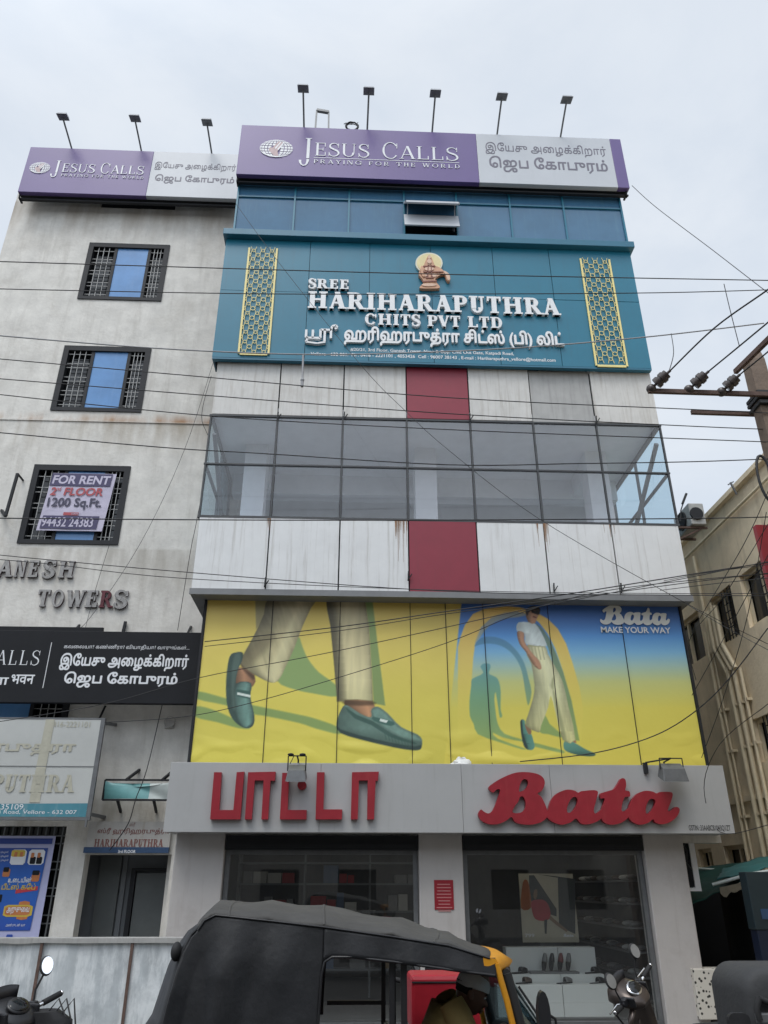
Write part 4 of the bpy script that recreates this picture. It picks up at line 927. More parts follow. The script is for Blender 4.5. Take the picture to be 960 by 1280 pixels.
# script logo outlines, shared with the shop fascia (u, v in an enlarged crop of the fascia)
LOGO = [([(35,205),(24,228),(40,255),(75,270),(115,268),(150,252),(170,238),(190,262),(240,272),(290,265),(322,245),(330,225),(322,190),(302,150),(285,135),(305,120),(317,90),(310,65),(285,48),(240,40),(190,42),(140,60),(95,85),(70,108),(88,130),(105,116),(120,120),(108,160),(90,205),(70,222),(50,215)],
         [[(222,72),(240,75),(243,95),(230,115),(205,126),(208,95)], [(208,150),(222,148),(233,175),(228,205),(205,220),(175,217),(185,190),(200,170)]]),
        ([(322,225),(332,205),(345,165),(370,135),(410,118),(445,120),(468,132),(480,124),(548,122),(543,165),(533,210),(545,222),(575,200),(582,222),(560,250),(520,268),(480,268),(455,245),(430,262),(390,272),(350,258),(330,242)], [[(455,150),(462,165),(455,190),(435,215),(418,218),(415,200),(425,170),(440,152)]]),
        ([(575,130),(600,122),(622,115),(640,90),(655,68),(672,72),(676,100),(672,120),(690,125),(692,148),(668,152),(655,205),(670,212),(692,196),(698,215),(680,245),(650,265),(610,272),(580,262),(566,240),(570,200),(582,158),(563,155),(563,135)], []),
        ([(684,222),(695,175),(720,140),(755,123),(790,125),(812,135),(825,128),(878,130),(875,165),(860,205),(870,212),(895,193),(912,205),(900,235),(870,260),(835,270),(805,262),(795,248),(770,265),(735,272),(705,260),(688,242)], [[(800,160),(805,172),(798,195),(780,218),(765,222),(762,200),(772,170),(785,158)]])]
f = fx(749, 836, 757, 781.5, Y); mb.mi = 0
for o_, hs in LOGO:
    LY[0] -= .0007
    mp_ = lambda l: [(f[0]+(u-24)/888*(f[1]-f[0]), f[3]-(v-40)/232*(f[3]-f[2])) for u, v in smooth_loop(l, 3)]
    mb.poly([mp_(o_)]+[mp_(h) for h in hs], LY[0])
txt(mb, 'MAKE YOUR WAY', fx(751, 838, 784, 791.5, Y), LY[0]-.001, 0, .02)
mb.build('lettering', 'p_white', post)
mb = MB()
for px in (335, 423, 514, 560, 609, 693, 787): x = P(px, 850, Y).x; mb.box(x-.005, x+.005, Y-.0, Y+.02, z0+.05, z1-.01)
mb.box(x0-.05, x0-.01, Y-.02, Y+.03, z0, z1); mb.box(x1+.01, x1+.05, Y-.02, Y+.03, z0, z1)
mb.build('frame_strip', 'dark_metal', post)

# ============================================================ shop fascia with red letters
Y = 12.5
fas = root('shop_fascia', 'long light grey shop fascia board with raised red Tamil and script lettering', 'sign', (1.6, Y, 2.54))
mb = MB()
xs = [-2.76, P(400,1000,Y).x, P(578,1000,Y).x, P(690,1000,Y).x, 5.93]
for i in range(4): mb.box(xs[i]+.002, xs[i+1]-.002, Y, Y+.06, 2.55, 3.55)
mb.box(-2.75, 5.92, Y+.06, Y+.45, 3.44, 3.54); mb.box(-2.755, -2.70, Y+.062, SY+.3, 2.56, 3.439); mb.box(5.87, 5.925, Y+.062, SY+.3, 2.56, 3.439); mb.box(-2.69, 5.86, Y+.1, SY+.12, 2.56, 2.6)
mb.build('board', 'fascia_grey', fas, bevel=.004)
C = crop(200, 940, 2.667, Y)
for L_ in ([(183,70),(208,70),(200,195),(247,195),(258,70),(283,68),(270,226),(170,226)], [(296,70),(387,68),(385,98),(370,98),(362,226),(340,226),(347,97),(318,97),(308,226),(285,226)], [(409,72),(432,72),(427,195),(490,195),(489,226),(401,226)],
           [(524,70),(549,70),(545,193),(608,193),(606,226),(519,226)], [(640,70),(729,68),(726,98),(718,98),(713,226),(690,226),(692,97),(663,97),(659,226),(636,226)]):
    mb = MB(); mb.poly([C(L_)], Y-.09, .088); mb.build('letter', 'fascia_red', fas)
mb = MB(); mb.poly([C(E_(474,113,15,15))], Y-.09, .088); mb.build('letter_dot', 'fascia_red', fas)
D = crop(590, 955, 3.556, Y)
for i, (o_, hs) in enumerate(LOGO):
    mb = MB(); mb.poly([D(o_, 4)]+[D(h, 4) for h in hs], Y-.10-.001*i, .09); mb.build('letter', 'fascia_red', fas)
mb = MB(); txt(mb, 'GSTIN :33AABCB1043Q1ZT', fx(861, 913, 1031.5, 1039.5), Y-.003, 0, .010); mb.build('small_print', 'p_black', fas)
for (l, r, t, b, lab, ax) in ((357, 383, 963, 977, 'wire framed floodlight over the red Tamil letters on the fascia', None), (828, 860, 961, 977, 'floodlight on a side arm over the end of the red script lettering on the fascia', 806)):
    yy = Y-.32; a = fx(l, r, t, b, yy); cx = (a[0]+a[1])/2
    t_ = root('fascia_floodlight', lab, 'lamp', (cx, Y, 3.55), 'floodlights hung over the shop fascia')
    mb = MB(); mb.loft([[(a[0],yy-.02,a[2]),(a[1],yy-.02,a[2]),(a[1],yy+.2,a[2]+.1),(a[0],yy+.2,a[2]+.1)], [(a[0]+.03,yy,a[3]),(a[1]-.03,yy,a[3]),(a[1]-.03,yy+.15,a[3]+.1),(a[0]+.03,yy+.15,a[3]+.1)]], smooth=False)
    mb.build('housing', 'grey_metal', t_, bevel=.01)
    mb = MB(); mb.add([(a[0]+.02,yy-.02,a[2]-.004),(a[1]-.02,yy-.02,a[2]-.004),(a[1]-.02,yy+.19,a[2]+.094),(a[0]+.02,yy+.19,a[2]+.094)], [(0,3,2,1)]); mb.build('lens', 'sign_white', t_)
    mb = MB(); zt = 3.62
    for x in (a[0]+.02, a[1]-.02): mb.tube([(x, yy+.08, a[3]), (x, yy+.08, zt)], .009, 6); 
    mb.tube([(a[0]+.02, yy+.08, zt), (a[1]-.02, yy+.08, zt)], .009, 6); mb.tube([(cx, yy+.08, zt), (cx, Y+.05, 3.6), (cx, Y+.05, 3.55)], .014, 6)
    if ax: x = P(ax, 960, Y).x; mb.tube([(cx, yy+.08, zt), (x, Y-.05, 3.58)], .012, 6); mb.box(x-.03, x+.03, Y-.06, Y-.002, 3.42, 3.58)
    else: mb.ell((cx-.1, yy+.08, zt+.02), (.05,.03,.02)); mb.ell((cx+.08, yy+.08, zt+.02), (.05,.03,.02)); mb.tube([(cx-.05, yy+.08, zt), (cx-.1, yy+.03, a[3]+.1)], .006, 5)
    mb.build('bracket', 'dark_metal', t_)
mb = MB(); c = P(577, 951, Y+.2); c.z = 3.55
mb.grid(lambda u, v: (c.x+.16*math.cos(2*math.pi*u)*math.sin(math.pi*v*.5)*(1+.4*noise.noise(Vector((u*9,v*6,1)))), Y+.2+.12*math.sin(2*math.pi*u)*math.sin(math.pi*v*.5), 3.545+.11*math.cos(math.pi*v*.5)*(1+.6*noise.noise(Vector((math.cos(u*6)*2,v*5,math.sin(u*6)*2))))), 18, 8, False)
mat('plastic_bag', (.72,.72,.70), .4, var=.1); tag(mb.build('plastic_bag', 'plastic_bag'), 'crumpled white plastic bag lying on top of the fascia below the poster', 'bag')
# ============================================================ things on the left tower
def waveplane(mb, f, Y, amp=.012, nu=24, nv=24, k=3.0, seed=0, skew=0.0):
    x0, x1, z0, z1 = f
    mb.grid(lambda u, v: (x0+(x1-x0)*u+skew*(v-.5), Y-abs(amp)*(.5+.5*noise.noise(Vector((u*k+seed, v*k, seed)))) , z0+(z1-z0)*v), nu, nv)
# GANESH TOWERS letters
mat('rust_letter', (.33,.32,.31), .6, var=.35, scale=14); mat('letter_side', (.075,.035,.045), .7, var=.3); mat('letter_red', (.12,.018,.028), .6, var=.25, scale=12)
t = root('tower_lettering', 'worn raised metal letters spelling GANESH TOWERS on the plastered wall', 'lettering', (-5, TY, 6.6))
zt, zb = P(60,702,TY).z, P(60,723,TY).z
for ch, l, r in zip('GANESH', (-20, -1.5, 20, 37, 55, 75), (-3, 18, 35, 51, 71, 95)):
    mb = MB(); serif(mb, ch, (P(l,712,TY).x, P(r,712,TY).x, zb, zt), TY-.015, .045, T=.22, t=.12, sf=.07, side=1); mb.build('letter', ['rust_letter', 'letter_side'], t)
zt, zb = P(100,739,TY).z, P(100,760,TY).z
for ch, l, r in zip('TOWERS', (48, 66, 84, 108, 126, 144), (64, 82, 107, 125, 143, 161)):
    mb = MB(); serif(mb, ch, (P(l,750,TY).x, P(r,750,TY).x, zb, zt), TY-.015, .045, T=.22, t=.12, sf=.07, side=1); mb.build('letter', ['letter_red' if ch == 'R' else 'rust_letter', 'letter_side'], t)
# FOR RENT banner
Y = TY-.06
mat('banner_white', (.52,.48,.60), .4, var=.12, scale=2, bump=.6, bscale=5); mat('banner_navy', (.045,.035,.105), .4, var=.1); mat('banner_red', (.40,.06,.07), .4, var=.1); mat('banner_text', (.04,.035,.075), .4)
f = fx(56, 137, 592, 664, Y); mb = MB(); dx = .12
waveplane(mb, f, Y, .02, skew=.10, seed=3)
x0, x1, z0, z1 = f; sk = lambda z: .10*((z-z0)/(z1-z0)-.5)
def band(a, b, m, l=0., r=0.):
    mb.mi = m; za, zb = z0+(z1-z0)*a, z0+(z1-z0)*b
    mb.add([(x0+l+sk(za),Y-.024,za),(x1-r+sk(za),Y-.024,za),(x1-r+sk(zb),Y-.024,zb),(x0+l+sk(zb),Y-.024,zb)], [(0,1,2,3)])
band(.77, .99, 1, .0, .07); band(.03, .25, 1, .06, .12); band(.26, .31, 2, .45, .55)
def brow(s, a, b, l, r, m, bo=.02, sh=.12):
    mb.mi = m; za, zb = z0+(z1-z0)*a, z0+(z1-z0)*b; w = x1-x0
    txt(mb, s, (x0+w*l+sk(za), x0+w*r+sk(zb), za, zb), Y-.028, 0, bo, sh)
brow('FOR RENT', .80, .955, .03, .93, 0, .03); brow('2', .60, .74, .05, .13, 2, .03); brow('nd', .68, .75, .14, .2, 2); brow('FLOOR', .60, .74, .26, .86, 2, .03)
brow('1200 Sq.Ft.', .36, .56, .06, .88, 3, .025, 0); brow('CONTACT', .27, .30, .47, .6, 0); brow('94432 24383', .06, .22, .06, .83, 0, .02, 0)
tag(mb.build('rent_banner', ['banner_white', 'banner_navy', 'banner_red', 'banner_text']), 'crinkled white and purple FOR RENT banner tied across the lowest grilled tower window', 'banner')
# conduit stub on the wall
mb = MB(); a, b, c = P(22,592,TY-.3), P(7,645,TY-.3), P(2,638,TY)
mb.bar(a, b, .05); mb.bar(b, c, .05); mb.bar(a, a+Vector((0,.3,0)), .03)
tag(mb.build('wall_bracket', 'dark_metal'), 'dark angled steel bracket sticking out of the plaster left of the rent banner', 'bracket')
# black sign board
Y = 13.8; t = root('black_sign_board', 'black sign board with white Tamil lettering fixed across the plastered wall', 'sign', (-6, Y, 4.9))
zt, zb = P(120,789,Y).z, P(120,879,Y).z; xr = P(249,840,Y).x
mb = MB(); mb.box(-9.6, xr, Y, Y+.12, zb, zt); mb.box(P(-10,785,Y).x, P(128,785,Y).x, Y+.05, Y+.11, zt+.001, zt+.09); mb.build('board', 'black_board', t, bevel=.008)
mb = MB()
for x in (-7.5, -5.2, xr-.35): mb.bar((x, Y+.12, (zt+zb)/2), (x, TY, (zt+zb)/2), .05); mb.bar((x, Y+.12, zt-.1), (x-.02, TY, zt+.3), .035)
mb.build('bracket', 'dark_metal', t)
mb = MB(); serif(mb, 'JESUS', fx(-95, -31, 813, 831), Y-.003, 0, T=.10, t=.04, sf=.06, gap=.14); serif(mb, 'CALLS', fx(-24, 51, 813, 831), Y-.003, 0, T=.10, t=.04, sf=.06, gap=.14)
txt(mb, '\u0938\u0947\u0935\u093e', fx(-22, 11, 843, 856), Y-.003, 0, .01); txt(mb, '\u092d\u0935\u0928', fx(14, 43, 843, 855), Y-.003, 0, .01)
x = P(59, 832, Y).x; mb.box(x-.006, x+.006, Y-.004, Y-.001, P(59,860,Y).z, P(59,803,Y).z)
txt(mb, 'கவைலயா? கண்ணீரா? வியாதியா? வாருங்கள்...', fx(80, 237, 806, 813), Y-.003, 0); txt(mb, 'இேயசு அைழக்கிறார்', fx(75, 236, 817, 838.5), Y-.003, 0, .025); txt(mb, 'ெஜப ேகாபுரம்', fx(80, 222, 840, 860), Y-.003, 0, .03)
mb.build('lettering', 'sign_white', t)
# faded white banner
Y = 13.7; t = root('faded_banner', 'large faded white banner with pale gold lettering and a teal bottom strip', 'banner', (-5.5, Y, 3))
mat('faded_white', (.50,.51,.49), .35, var=.08, scale=1.5, bump=.15, bscale=3); mat('faded_gold', (.46,.445,.36), .4, var=.2, scale=4); mat('faded_teal', (.07,.24,.30), .4, var=.15, scale=2, streak=.3, scol=(.4,.45,.45))
f = fx(-60, 117, 899, 1021, Y); mb = MB(); waveplane(mb, f, Y, .01, 40, 20); mb.build('sheet', 'faded_white', t)
zs = P(60,1004,Y).z; mb = MB(); mb.add([(f[0],Y-.013,f[2]),(f[1],Y-.013,f[2]),(f[1],Y-.013,zs),(f[0],Y-.013,zs-.02)], [(0,1,2,3)]); mb.build('teal_strip', 'faded_teal', t)
mb = MB(); xg = P(52, 950, Y).x; mb.add([(xg-.07,Y-.0125,zs+.01),(xg+.10,Y-.0125,zs+.01),(xg+.10,Y-.0125,f[3]),(xg-.05,Y-.0125,f[3])], [(0,1,2,3)])
txt(mb, 'ஹரிஹரபுத்ரா', fx(-120, 95, 925, 944, Y), Y-.014, 0, .03); serif(mb, 'HARIHARAPUTHRA', fx(-150, 94, 968, 990, Y), Y-.014, T=.26, t=.1); txt(mb, '0416-2221101', fx(62, 113, 902, 909, Y), Y-.014)
mb.build('lettering', 'faded_gold', t)
mb = MB(); txt(mb, 'Vellore - 635109.', fx(-50, 32, 1005, 1012, Y), Y-.016); txt(mb, '15, Katpadi Road, Vellore - 632 007', fx(-40, 96, 1012.5, 1019, Y), Y-.016)
z = P(60,958,Y).z; mb.build('small_print', 'sign_white', t)
mb = MB(); mb.box(f[0], f[1], Y-.013, Y-.0115, z-.006, z+.006); mb.box(f[1]+.0, f[1]+.07, Y-.01, Y+.05, f[2], f[3]); mb.box(f[0], f[1]+.07, Y-.01, Y+.05, f[2]-.05, f[2]-.003); mb.box(f[0], f[1]+.07, Y-.01, Y+.05, f[3]+.003, f[3]+.03)
mb.bar((f[1]+.03, Y+.05, f[2]+.05), (f[1]+.1, TY, f[2]+.05), .05); mb.bar((f[1]+.03, Y+.05, f[3]-.05), (f[1]+.05, TY, f[3]+.05), .05); mb.bar((f[1]+.02, Y, f[2]), (f[1]+.02, Y, f[2]-.15), .03)
mb.build('frame', 'grey_metal', t)
mb = MB(); mb.bar(P(132,882,TY-.05), P(121,905,TY-.05), .03); mb.bar(P(157,777,TY-.05), P(154,790,TY-.05), .05); tag(mb.build('steel_rod', 'dark_metal'), 'thin dark rod hanging on the plaster beside the black sign board', 'rod')
# blue poster
Y = TY-.05; t = root('blue_event_poster', 'blue printed event poster with portraits hanging over the barred ground floor window', 'poster', (-5.6, Y, 1))
mat('poster_blue', (.03,.055,.30), .35, var=.15, scale=2, zgrad=(0, 1.7, [(0,(.03,.07,.36)), (.5,(.03,.14,.5)), (1,(.025,.03,.2))])); mat('poster_rim', (.45,.46,.68), .4, var=.06); mat('poster_yellow', (.62,.45,.07), .4, var=.15); mat('poster_orange', (.55,.2,.07), .4, var=.25, scale=9); mat('poster_red', (.5,.05,.07), .4)
q = [P(47,1176,Y), P(70,1046,Y)]
zt, zb = P(35,1045,Y).z, .95; xr = q[1].x
mb = MB(); waveplane(mb, (-7.8, xr, zb, zt), Y, .015, seed=5); mb.build('sheet', 'poster_rim', t)
def pr(l, r, tt, b): return fx(l, r, tt, b, Y)
mb = MB(); a = pr(-10, 61, 1053, 1160); mb.mi = 0
xr2 = xr-.09; mb.add([(-7.7,Y-.018,P(20,1165,Y).z),(xr2-.06,Y-.018,P(20,1163,Y).z),(xr2,Y-.018,P(20,1060,Y).z),(-7.7,Y-.018,P(20,1060,Y).z)], [(0,1,2,3)])
a = pr(-10, 66, 1048, 1055); mb.add([(a[0],Y-.018,a[2]),(a[1],Y-.018,a[2]),(a[1],Y-.018,a[3]),(a[0],Y-.018,a[3])], [(0,1,2,3)])
def blob(l, r, tt, b, m, n=20, dy=.021):
    a = pr(l, r, tt, b); mb.mi = m; cx, cz0 = (a[0]+a[1])/2, (a[2]+a[3])/2
    mb.poly([[(cx+(a[1]-a[0])/2*max(-.8,min(.8,math.cos(i*2*math.pi/n)))/.8, cz0+(a[3]-a[2])/2*max(-.8,min(.8,math.sin(i*2*math.pi/n)))/.8) for i in range(n)]], Y-dy)
blob(14, 33, 1062, 1081, 1); blob(36, 56, 1062, 1081, 1)
blob(15, 32, 1062.5, 1071, 2, dy=.022)
for l in (17, 24): blob(l, l+7, 1071, 1081, 1, dy=.023); blob(l+1.5, l+5.5, 1065, 1071, 4, dy=.024)
for l in (38, 46): blob(l, l+7, 1071, 1080, 5, dy=.023); blob(l+1.5, l+5.5, 1066, 1072, 4, dy=.024)
blob(4, 13, 1086, 1096, 4); blob(40, 50, 1090, 1102, 4); blob(5, 12, 1084, 1090, 5, dy=.023); blob(41, 50, 1088, 1094, 5, dy=.023); blob(-1, 3, 1118, 1128, 5)
blob(5, 41, 1131, 1146, 2); blob(22, 37, 1126, 1150, 4, 8, .0205); blob(7, 38, 1133, 1144, 4, dy=.0225)
a = pr(20, 47, 1112, 1117); mb.mi = 3; mb.add([(a[0],Y-.021,a[2]),(a[1],Y-.021,a[2]+.05),(a[1],Y-.021,a[3]+.05),(a[0],Y-.021,a[3])], [(0,1,2,3)])
mb.mi = 1; txt(mb, 'உைடயின்', pr(11, 40, 1096, 1103), Y-.023, 0, .02); mb.mi = 2; txt(mb, 'பீட்ஸ் கேப்', pr(3, 45, 1104, 1112), Y-.023, 0, .02)
mb.mi = 1; txt(mb, 'அறுசுைவ', pr(9, 37, 1134, 1143), Y-.026, 0, .02); txt(mb, 'அன்புடன் வா', pr(8, 32, 1154, 1158.5), Y-.023)
for k in range(3): txt(mb, 'வரும் நிகழ்ச்சி', pr(-5, 11, 1064+k*5, 1067+k*5), Y-.023)
blob(8, 16, 1168, 1176, 0, dy=.02)
mb.build('print', ['poster_blue', 'sign_white', 'poster_yellow', 'poster_red', 'poster_orange', 'black_board'], t)
# torn teal banner in a frame, and the small sign over the door
Y = 14.0; t = root('torn_banner', 'torn teal and white banner sagging in a thin steel frame', 'banner', (-3.6, Y, 3))
f = fx(130, 216, 975, 1000, Y)
mat('torn_teal', (.15,.36,.36), .35, var=.2, scale=4, bump=.3, bscale=6); mat('torn_white', (.5,.55,.53), .35, var=.12, bump=.3, bscale=6)
xm = f[0]+(f[1]-f[0])*.66
def sag(u, v, xa, xb): x = xa+(xb-xa)*u; return (x, Y+.03-.05*abs(math.sin(3*(x-f[0])+2*v)), f[2]+.02+(f[3]-f[2]-.04)*v-(.09*math.sin(math.pi*min(1,(x-f[0])/(f[1]-f[0]))) if v > .95 else 0)*v)
mb = MB(); mb.grid(lambda u, v: sag(u, v, f[0]+.01, xm), 16, 8); mb.mi = 1; mb.grid(lambda u, v: sag(u, v, xm, f[1]), 10, 8); mb.build('sheet', ['torn_teal', 'torn_white'], t)
mb = MB(); mb.bar((f[0],Y,f[3]),(f[1],Y,f[3]),.03); mb.bar((f[0],Y,f[2]),(f[1],Y,f[2]),.03); mb.bar((f[0],Y,f[2]),(f[0],Y,f[3]),.03)
for x in (f[0]+.35, f[1]-.2): mb.bar((x, Y, f[3]), (x+.1, TY, f[3]+.22), .04); mb.bar((x-.1, Y, f[2]), (x-.12, TY-.02, f[2]-.16), .04)
mb.build('frame', 'dark_metal', t)
Y = 14.32; t = root('door_sign', 'stained white sign with reddish HARIHARAPUTHRA lettering above the tower doorway', 'sign', (-3.7, Y, 2.4))
mat('door_sign_white', (.47,.45,.42), .5, var=.12, scale=3, streak=.4, scol=(.33,.28,.2)); mat('door_sign_blue', (.03,.07,.15), .5, var=.1); mat('red_brown', (.24,.1,.085), .5, var=.2)
f = fx(109, 213, 1027, 1063, Y); mb = MB(); mb.box(f[0], f[1], Y, Y+.04, f[2]+.05, f[3]); mb.build('board', 'door_sign_white', t)
mb = MB(); mb.box(f[0]-.02, f[1], Y-.02, Y+.05, f[2]-.04, f[2]+.049); mb.build('blue_strip', 'door_sign_blue', t)
mb = MB(); txt(mb, 'ஸ்ரீ ஹரிஹரபுத்ரா', fx(122, 212, 1035, 1044, Y), Y-.003, 0, .02); serif(mb, 'HARIHARAPUTHRA', fx(118, 204, 1049, 1058.5, Y), Y-.003, T=.24, t=.1); txt(mb, 'ஸ்ரீ', fx(162, 169, 1028, 1034, Y), Y-.003); mb.build('lettering', 'red_brown', t)
mb = MB(); txt(mb, '3rd FLOOR', fx(148, 170, 1062.5, 1066.5, Y), Y-.023, 0, .03); mb.build('small_print', 'sign_white', t)
mb = MB(); c = P(213, 905, TY); mb.poly([[(c.x-.09,c.z-.08),(c.x+.07,c.z-.07),(c.x+.08,c.z+.05),(c.x-.08,c.z+.08)]], TY-.05, .04); mb.tube([(c.x+.1*math.cos(a*.5), TY-.06, c.z+.03+.09*math.sin(a*.5)) for a in range(13)], .008, 5)
tag(mb.build('junction_box', 'door_sign_white'), 'small white junction box with a cable loop on the plaster beside the poster', 'box')
# ============================================================ galvanised sheet fence
Y = 11.5; zt = 1.2
mat('galvanised', (.58,.62,.64), .38, metal=.15, var=.25, scale=2.5, streak=.75, scol=(.86,.89,.90), smask=(.42,.60), sscale=(3.2,3.2,.7), spots=.75, dcol=(.36,.39,.41), bump=.1, bscale=4)
fence = root('sheet_metal_fence', 'weathered galvanised sheet fence with a folded top rail in front of the tower', 'fence', (-5, Y, .1))
xb = [-9.4, -7.6, -5.85, P(45,1230,Y).x, P(160,1230,Y).x, P(226,1200,Y).x+.25]
for i in range(5):
    mb = MB(); a, b = xb[i]+.005, xb[i+1]-.005
    mb.grid(lambda u, v: (a+(b-a)*u, Y+.006*math.sin(u*9+i)+.012*noise.noise(Vector((u*3+i*7, v*2, 0))), .1+(zt-.12)*v), 30, 12); mb.build('sheet', 'galvanised', fence)
mb = MB()
for x in xb[1:-1]: mb = MB(); mb.box(x-.018, x+.018, Y-.04, Y-.018, .1, zt-.03); mb.build('post', 'rusty_steel', fence)
mb = MB(); rs = []
for i in range(80):
    x = xb[0]+(xb[-1]-xb[0])*i/79; w = .008*noise.noise(Vector((x*2.2, 0, 0))); rs.append([(x, Y-.05, zt-.035+w-.02*max(0, noise.noise(Vector((x*3,4,0))))), (x, Y-.05, zt+.02+w*.4), (x, Y+.05, zt+.03+w*.4), (x, Y+.05, zt-.03)])
mb.loft(rs, smooth=False); mb.build('top_rail', 'panel_dull', fence)
# ============================================================ utility pole
Y = 9.0; xl, xr_ = P(934,437,Y).x, P(954,437,Y).x; zt = P(940,440,Y).z; pc = (xl+xr_)/2
pole = root('utility_pole', 'weathered concrete electricity pole with rusty crossarms at the right edge', 'pole', (pc, Y+.1, 0))
mb = MB(); w0, w1 = (xr_-xl)/2+.05, (xr_-xl)/2
mb.loft([[(pc-w0,Y,0),(pc+w0,Y,0),(pc+w0,Y+.28,0),(pc-w0,Y+.28,0)], [(pc-w1,Y+.02,zt-.1),(pc+w1,Y+.02,zt-.1),(pc+w1,Y+.22,zt-.1),(pc-w1,Y+.22,zt-.1)], [(pc-w1*.3,Y+.05,zt+.02),(pc+w1*.9,Y+.05,zt+.05),(pc+w1*.9,Y+.2,zt+.03),(pc-w1*.3,Y+.2,zt)]], smooth=False)
mb.build('shaft', 'concrete', pole)
za = P(900,494,Y).z; a0 = P(808,490,Y).x
mb = MB(); mb.bar((a0, Y-.06, za), (pc+1.3, Y-.06, za-.02), .05, .065); mb.bar((P(875,502,Y).x, Y+.3, za-.1), (pc+1.0, Y+.3, za-.12), .05, .065)
a, b = P(919,465,Y-.1), P(975,410,7.9); mb.bar(a, b, .055, .07)
mb.build('crossarm', 'rusty_steel', pole)
mb = MB()
for z in (za+.05, za-.02, za-.12): mb.loft([[(pc+(w1+.04)*sx, Y+.12+.17*sy, z+dz) for sx, sy in ((-1,-1),(1,-1),(1,1),(-1,1))] for dz in (-.02,.03)], smooth=False)
c = P(955, 590, Y)
for k in range(7): mb.tube([(pc-.12+.03*k, Y-.08-.02*(k%3), za-1.0-.05*k), (pc-.2+.03*k, Y-.15, za-1.5), (pc-.14+.05*k, Y-.12, za-2.1-.06*k), (pc+.05, Y-.05, za-2.6)], .022, 6)
mb.tube([(c.x-.06+.10*math.sin(t), Y-.1, c.z-.15+.35*math.cos(t)) for t in [i*.35 for i in range(19)]], .02, 6); mb.box(pc-.1, pc+.2, Y-.12, Y-.01, za-1.25, za-.95)
mb.build('cable_bundle', 'wire', pole)
mat('porcelain', (.07,.055,.05), .3, var=.1)
def insul(a, b):
    a, b = Vector(a), Vector(b); d = (b-a).normalized(); mb = MB(); L_ = (b-a).length
    mb.tube([a, b], .02, 8)
    for k in range(4): p = a+d*(L_*(.35+.13*k)); mb.tube([p-d*.03, p, p+d*.03], .085 if k % 2 == 0 else .07, 10)
    mb.ell(a, (.07,.07,.07)); mb.build('insulator', 'porcelain', pole)
ins = [(P(814,486,Y-.06), P(838,463,8.75)), (P(861,487,Y-.06), P(886,464,8.75)), (P(902,490,Y-.06), P(925,468,8.75))]
for a, b in ins: insul(a, b)
# ============================================================ overhead wires
def wire(label, pts, r=.011, m='wire', sag=0.0, group='overhead wires'):
    q = [P(x, y, Y_) for x, y, Y_ in pts]
    q = [Vector(v) for v in smooth_loop([tuple(v) for v in q], 6, False)]
    mb = MB(); mb.tube(q, r*.68, 6); return tag(mb.build('overhead_wire', m), label, 'wire', group)
W9 = 9.0
wire('topmost level wire, crossing the upper tower window and the deity emblem', [(-30,326,W9),(300,336,W9),(560,343,W9),(960,350.5,W9),(1000,351,W9)], .012)
wire('level wire crossing between the deity emblem and the word SREE', [(-30,360.5,W9+.1),(300,367,W9+.1),(560,367.5,W9+.1),(820,366,W9+.1),(1000,361,W9+.1)], .011)
wire('pale grey sagging cable across the address line of the teal sign', [(-30,417,W9+.3),(190,435,W9+.3),(381,443,W9+.3),(540,440,W9+.3),(674,433,W9+.3),(820,420,W9+.2),(955,404,W9-.1)], .016, 'wire_grey')
wire('black wire over the middle of the upper stained cladding panels', [(-30,446,W9),(230,469,W9),(560,497,W9),(870,512,W9),(1000,518,W9)], .011)
wire('black wire near the lower edge of the upper stained cladding panels', [(-30,471,W9+.1),(230,492,W9+.1),(560,517,W9+.1),(870,533,W9+.1),(1000,538,W9+.1)], .011)
wire('black wire along the top of the glazed floor', [(-30,490,W9),(264,520,W9),(560,537,W9),(870,549,W9),(1000,554,W9)], .011)
wire('black wire along the middle transom of the glazed floor', [(-30,538,W9),(200,559,W9),(330,567,W9),(560,581,W9),(720,579.5,W9),(870,577,W9),(1000,572,W9)], .012)
wire('black wire along the sill of the glazed floor, above the white cladding', [(-30,647.5,W9),(300,650,W9),(560,650,W9),(870,648,W9),(1000,645,W9)], .012)
wire('upper of two thin wires over the ANESH letters and the lower white cladding', [(-30,691,W9),(230,715,W9),(560,739,W9),(870,744,W9),(1000,745,W9)], .008)
wire('lower of two thin wires over the ANESH letters and the lower white cladding', [(-30,697,W9+.1),(62,705,W9+.1),(230,723,W9+.1),(560,738,W9+.1),(870,742,W9+.1),(1000,741,W9+.1)], .007)
wire('upper of the wires fanning from the poster top left to the right edge', [(256,802,12.9),(420,784,12),(560,764,11),(700,744,10.5),(870,717,10),(1000,697,10)], .012)
wire('lower of the wires fanning from the poster top left to the right edge', [(256,808,12.9),(420,789,12.1),(560,767,11.1),(720,747,10.6),(870,727,10.1),(1000,712,10.1)], .009)
wire('wire crossing both printed trouser legs on the poster', [(-20,905,12.6),(130,880,12.8),(250,847,12.8),(400,818,12.2),(540,788,11.5),(660,761,11),(780,738,10.5),(960,702,10.2)], .009)
wire('wire running from the faded banner over the printed shoes up to the right', [(131,903,13.6),(230,896,13),(316,878,12.8),(436,843,12.4),(560,803,11.8),(657,764,11.2),(760,738,10.8),(900,722,10.4),(1000,715,10.2)], .009)
wire('wire drooping over the printed walking man toward the right edge', [(650,952,12.4),(744,941,12.4),(817,920,12.0),(868,890,11.5),(910,850,11),(960,785,10.5)], .012)
wire('long slanting wire from the teal sign corner down across the red and white cladding', [(295,255,12.3),(350,330,12.0),(450,455,11.6),(505,512,11.4),(560,562,11.2),(670,646,11),(850,750,10.6),(960,805,10.4)], .007)
wire('slack wire down the tower plaster right of the windows', [(269,445,14.3),(231,561,14.3),(175,680,14.3),(106,780,14.3),(70,800,14.3)], .007)
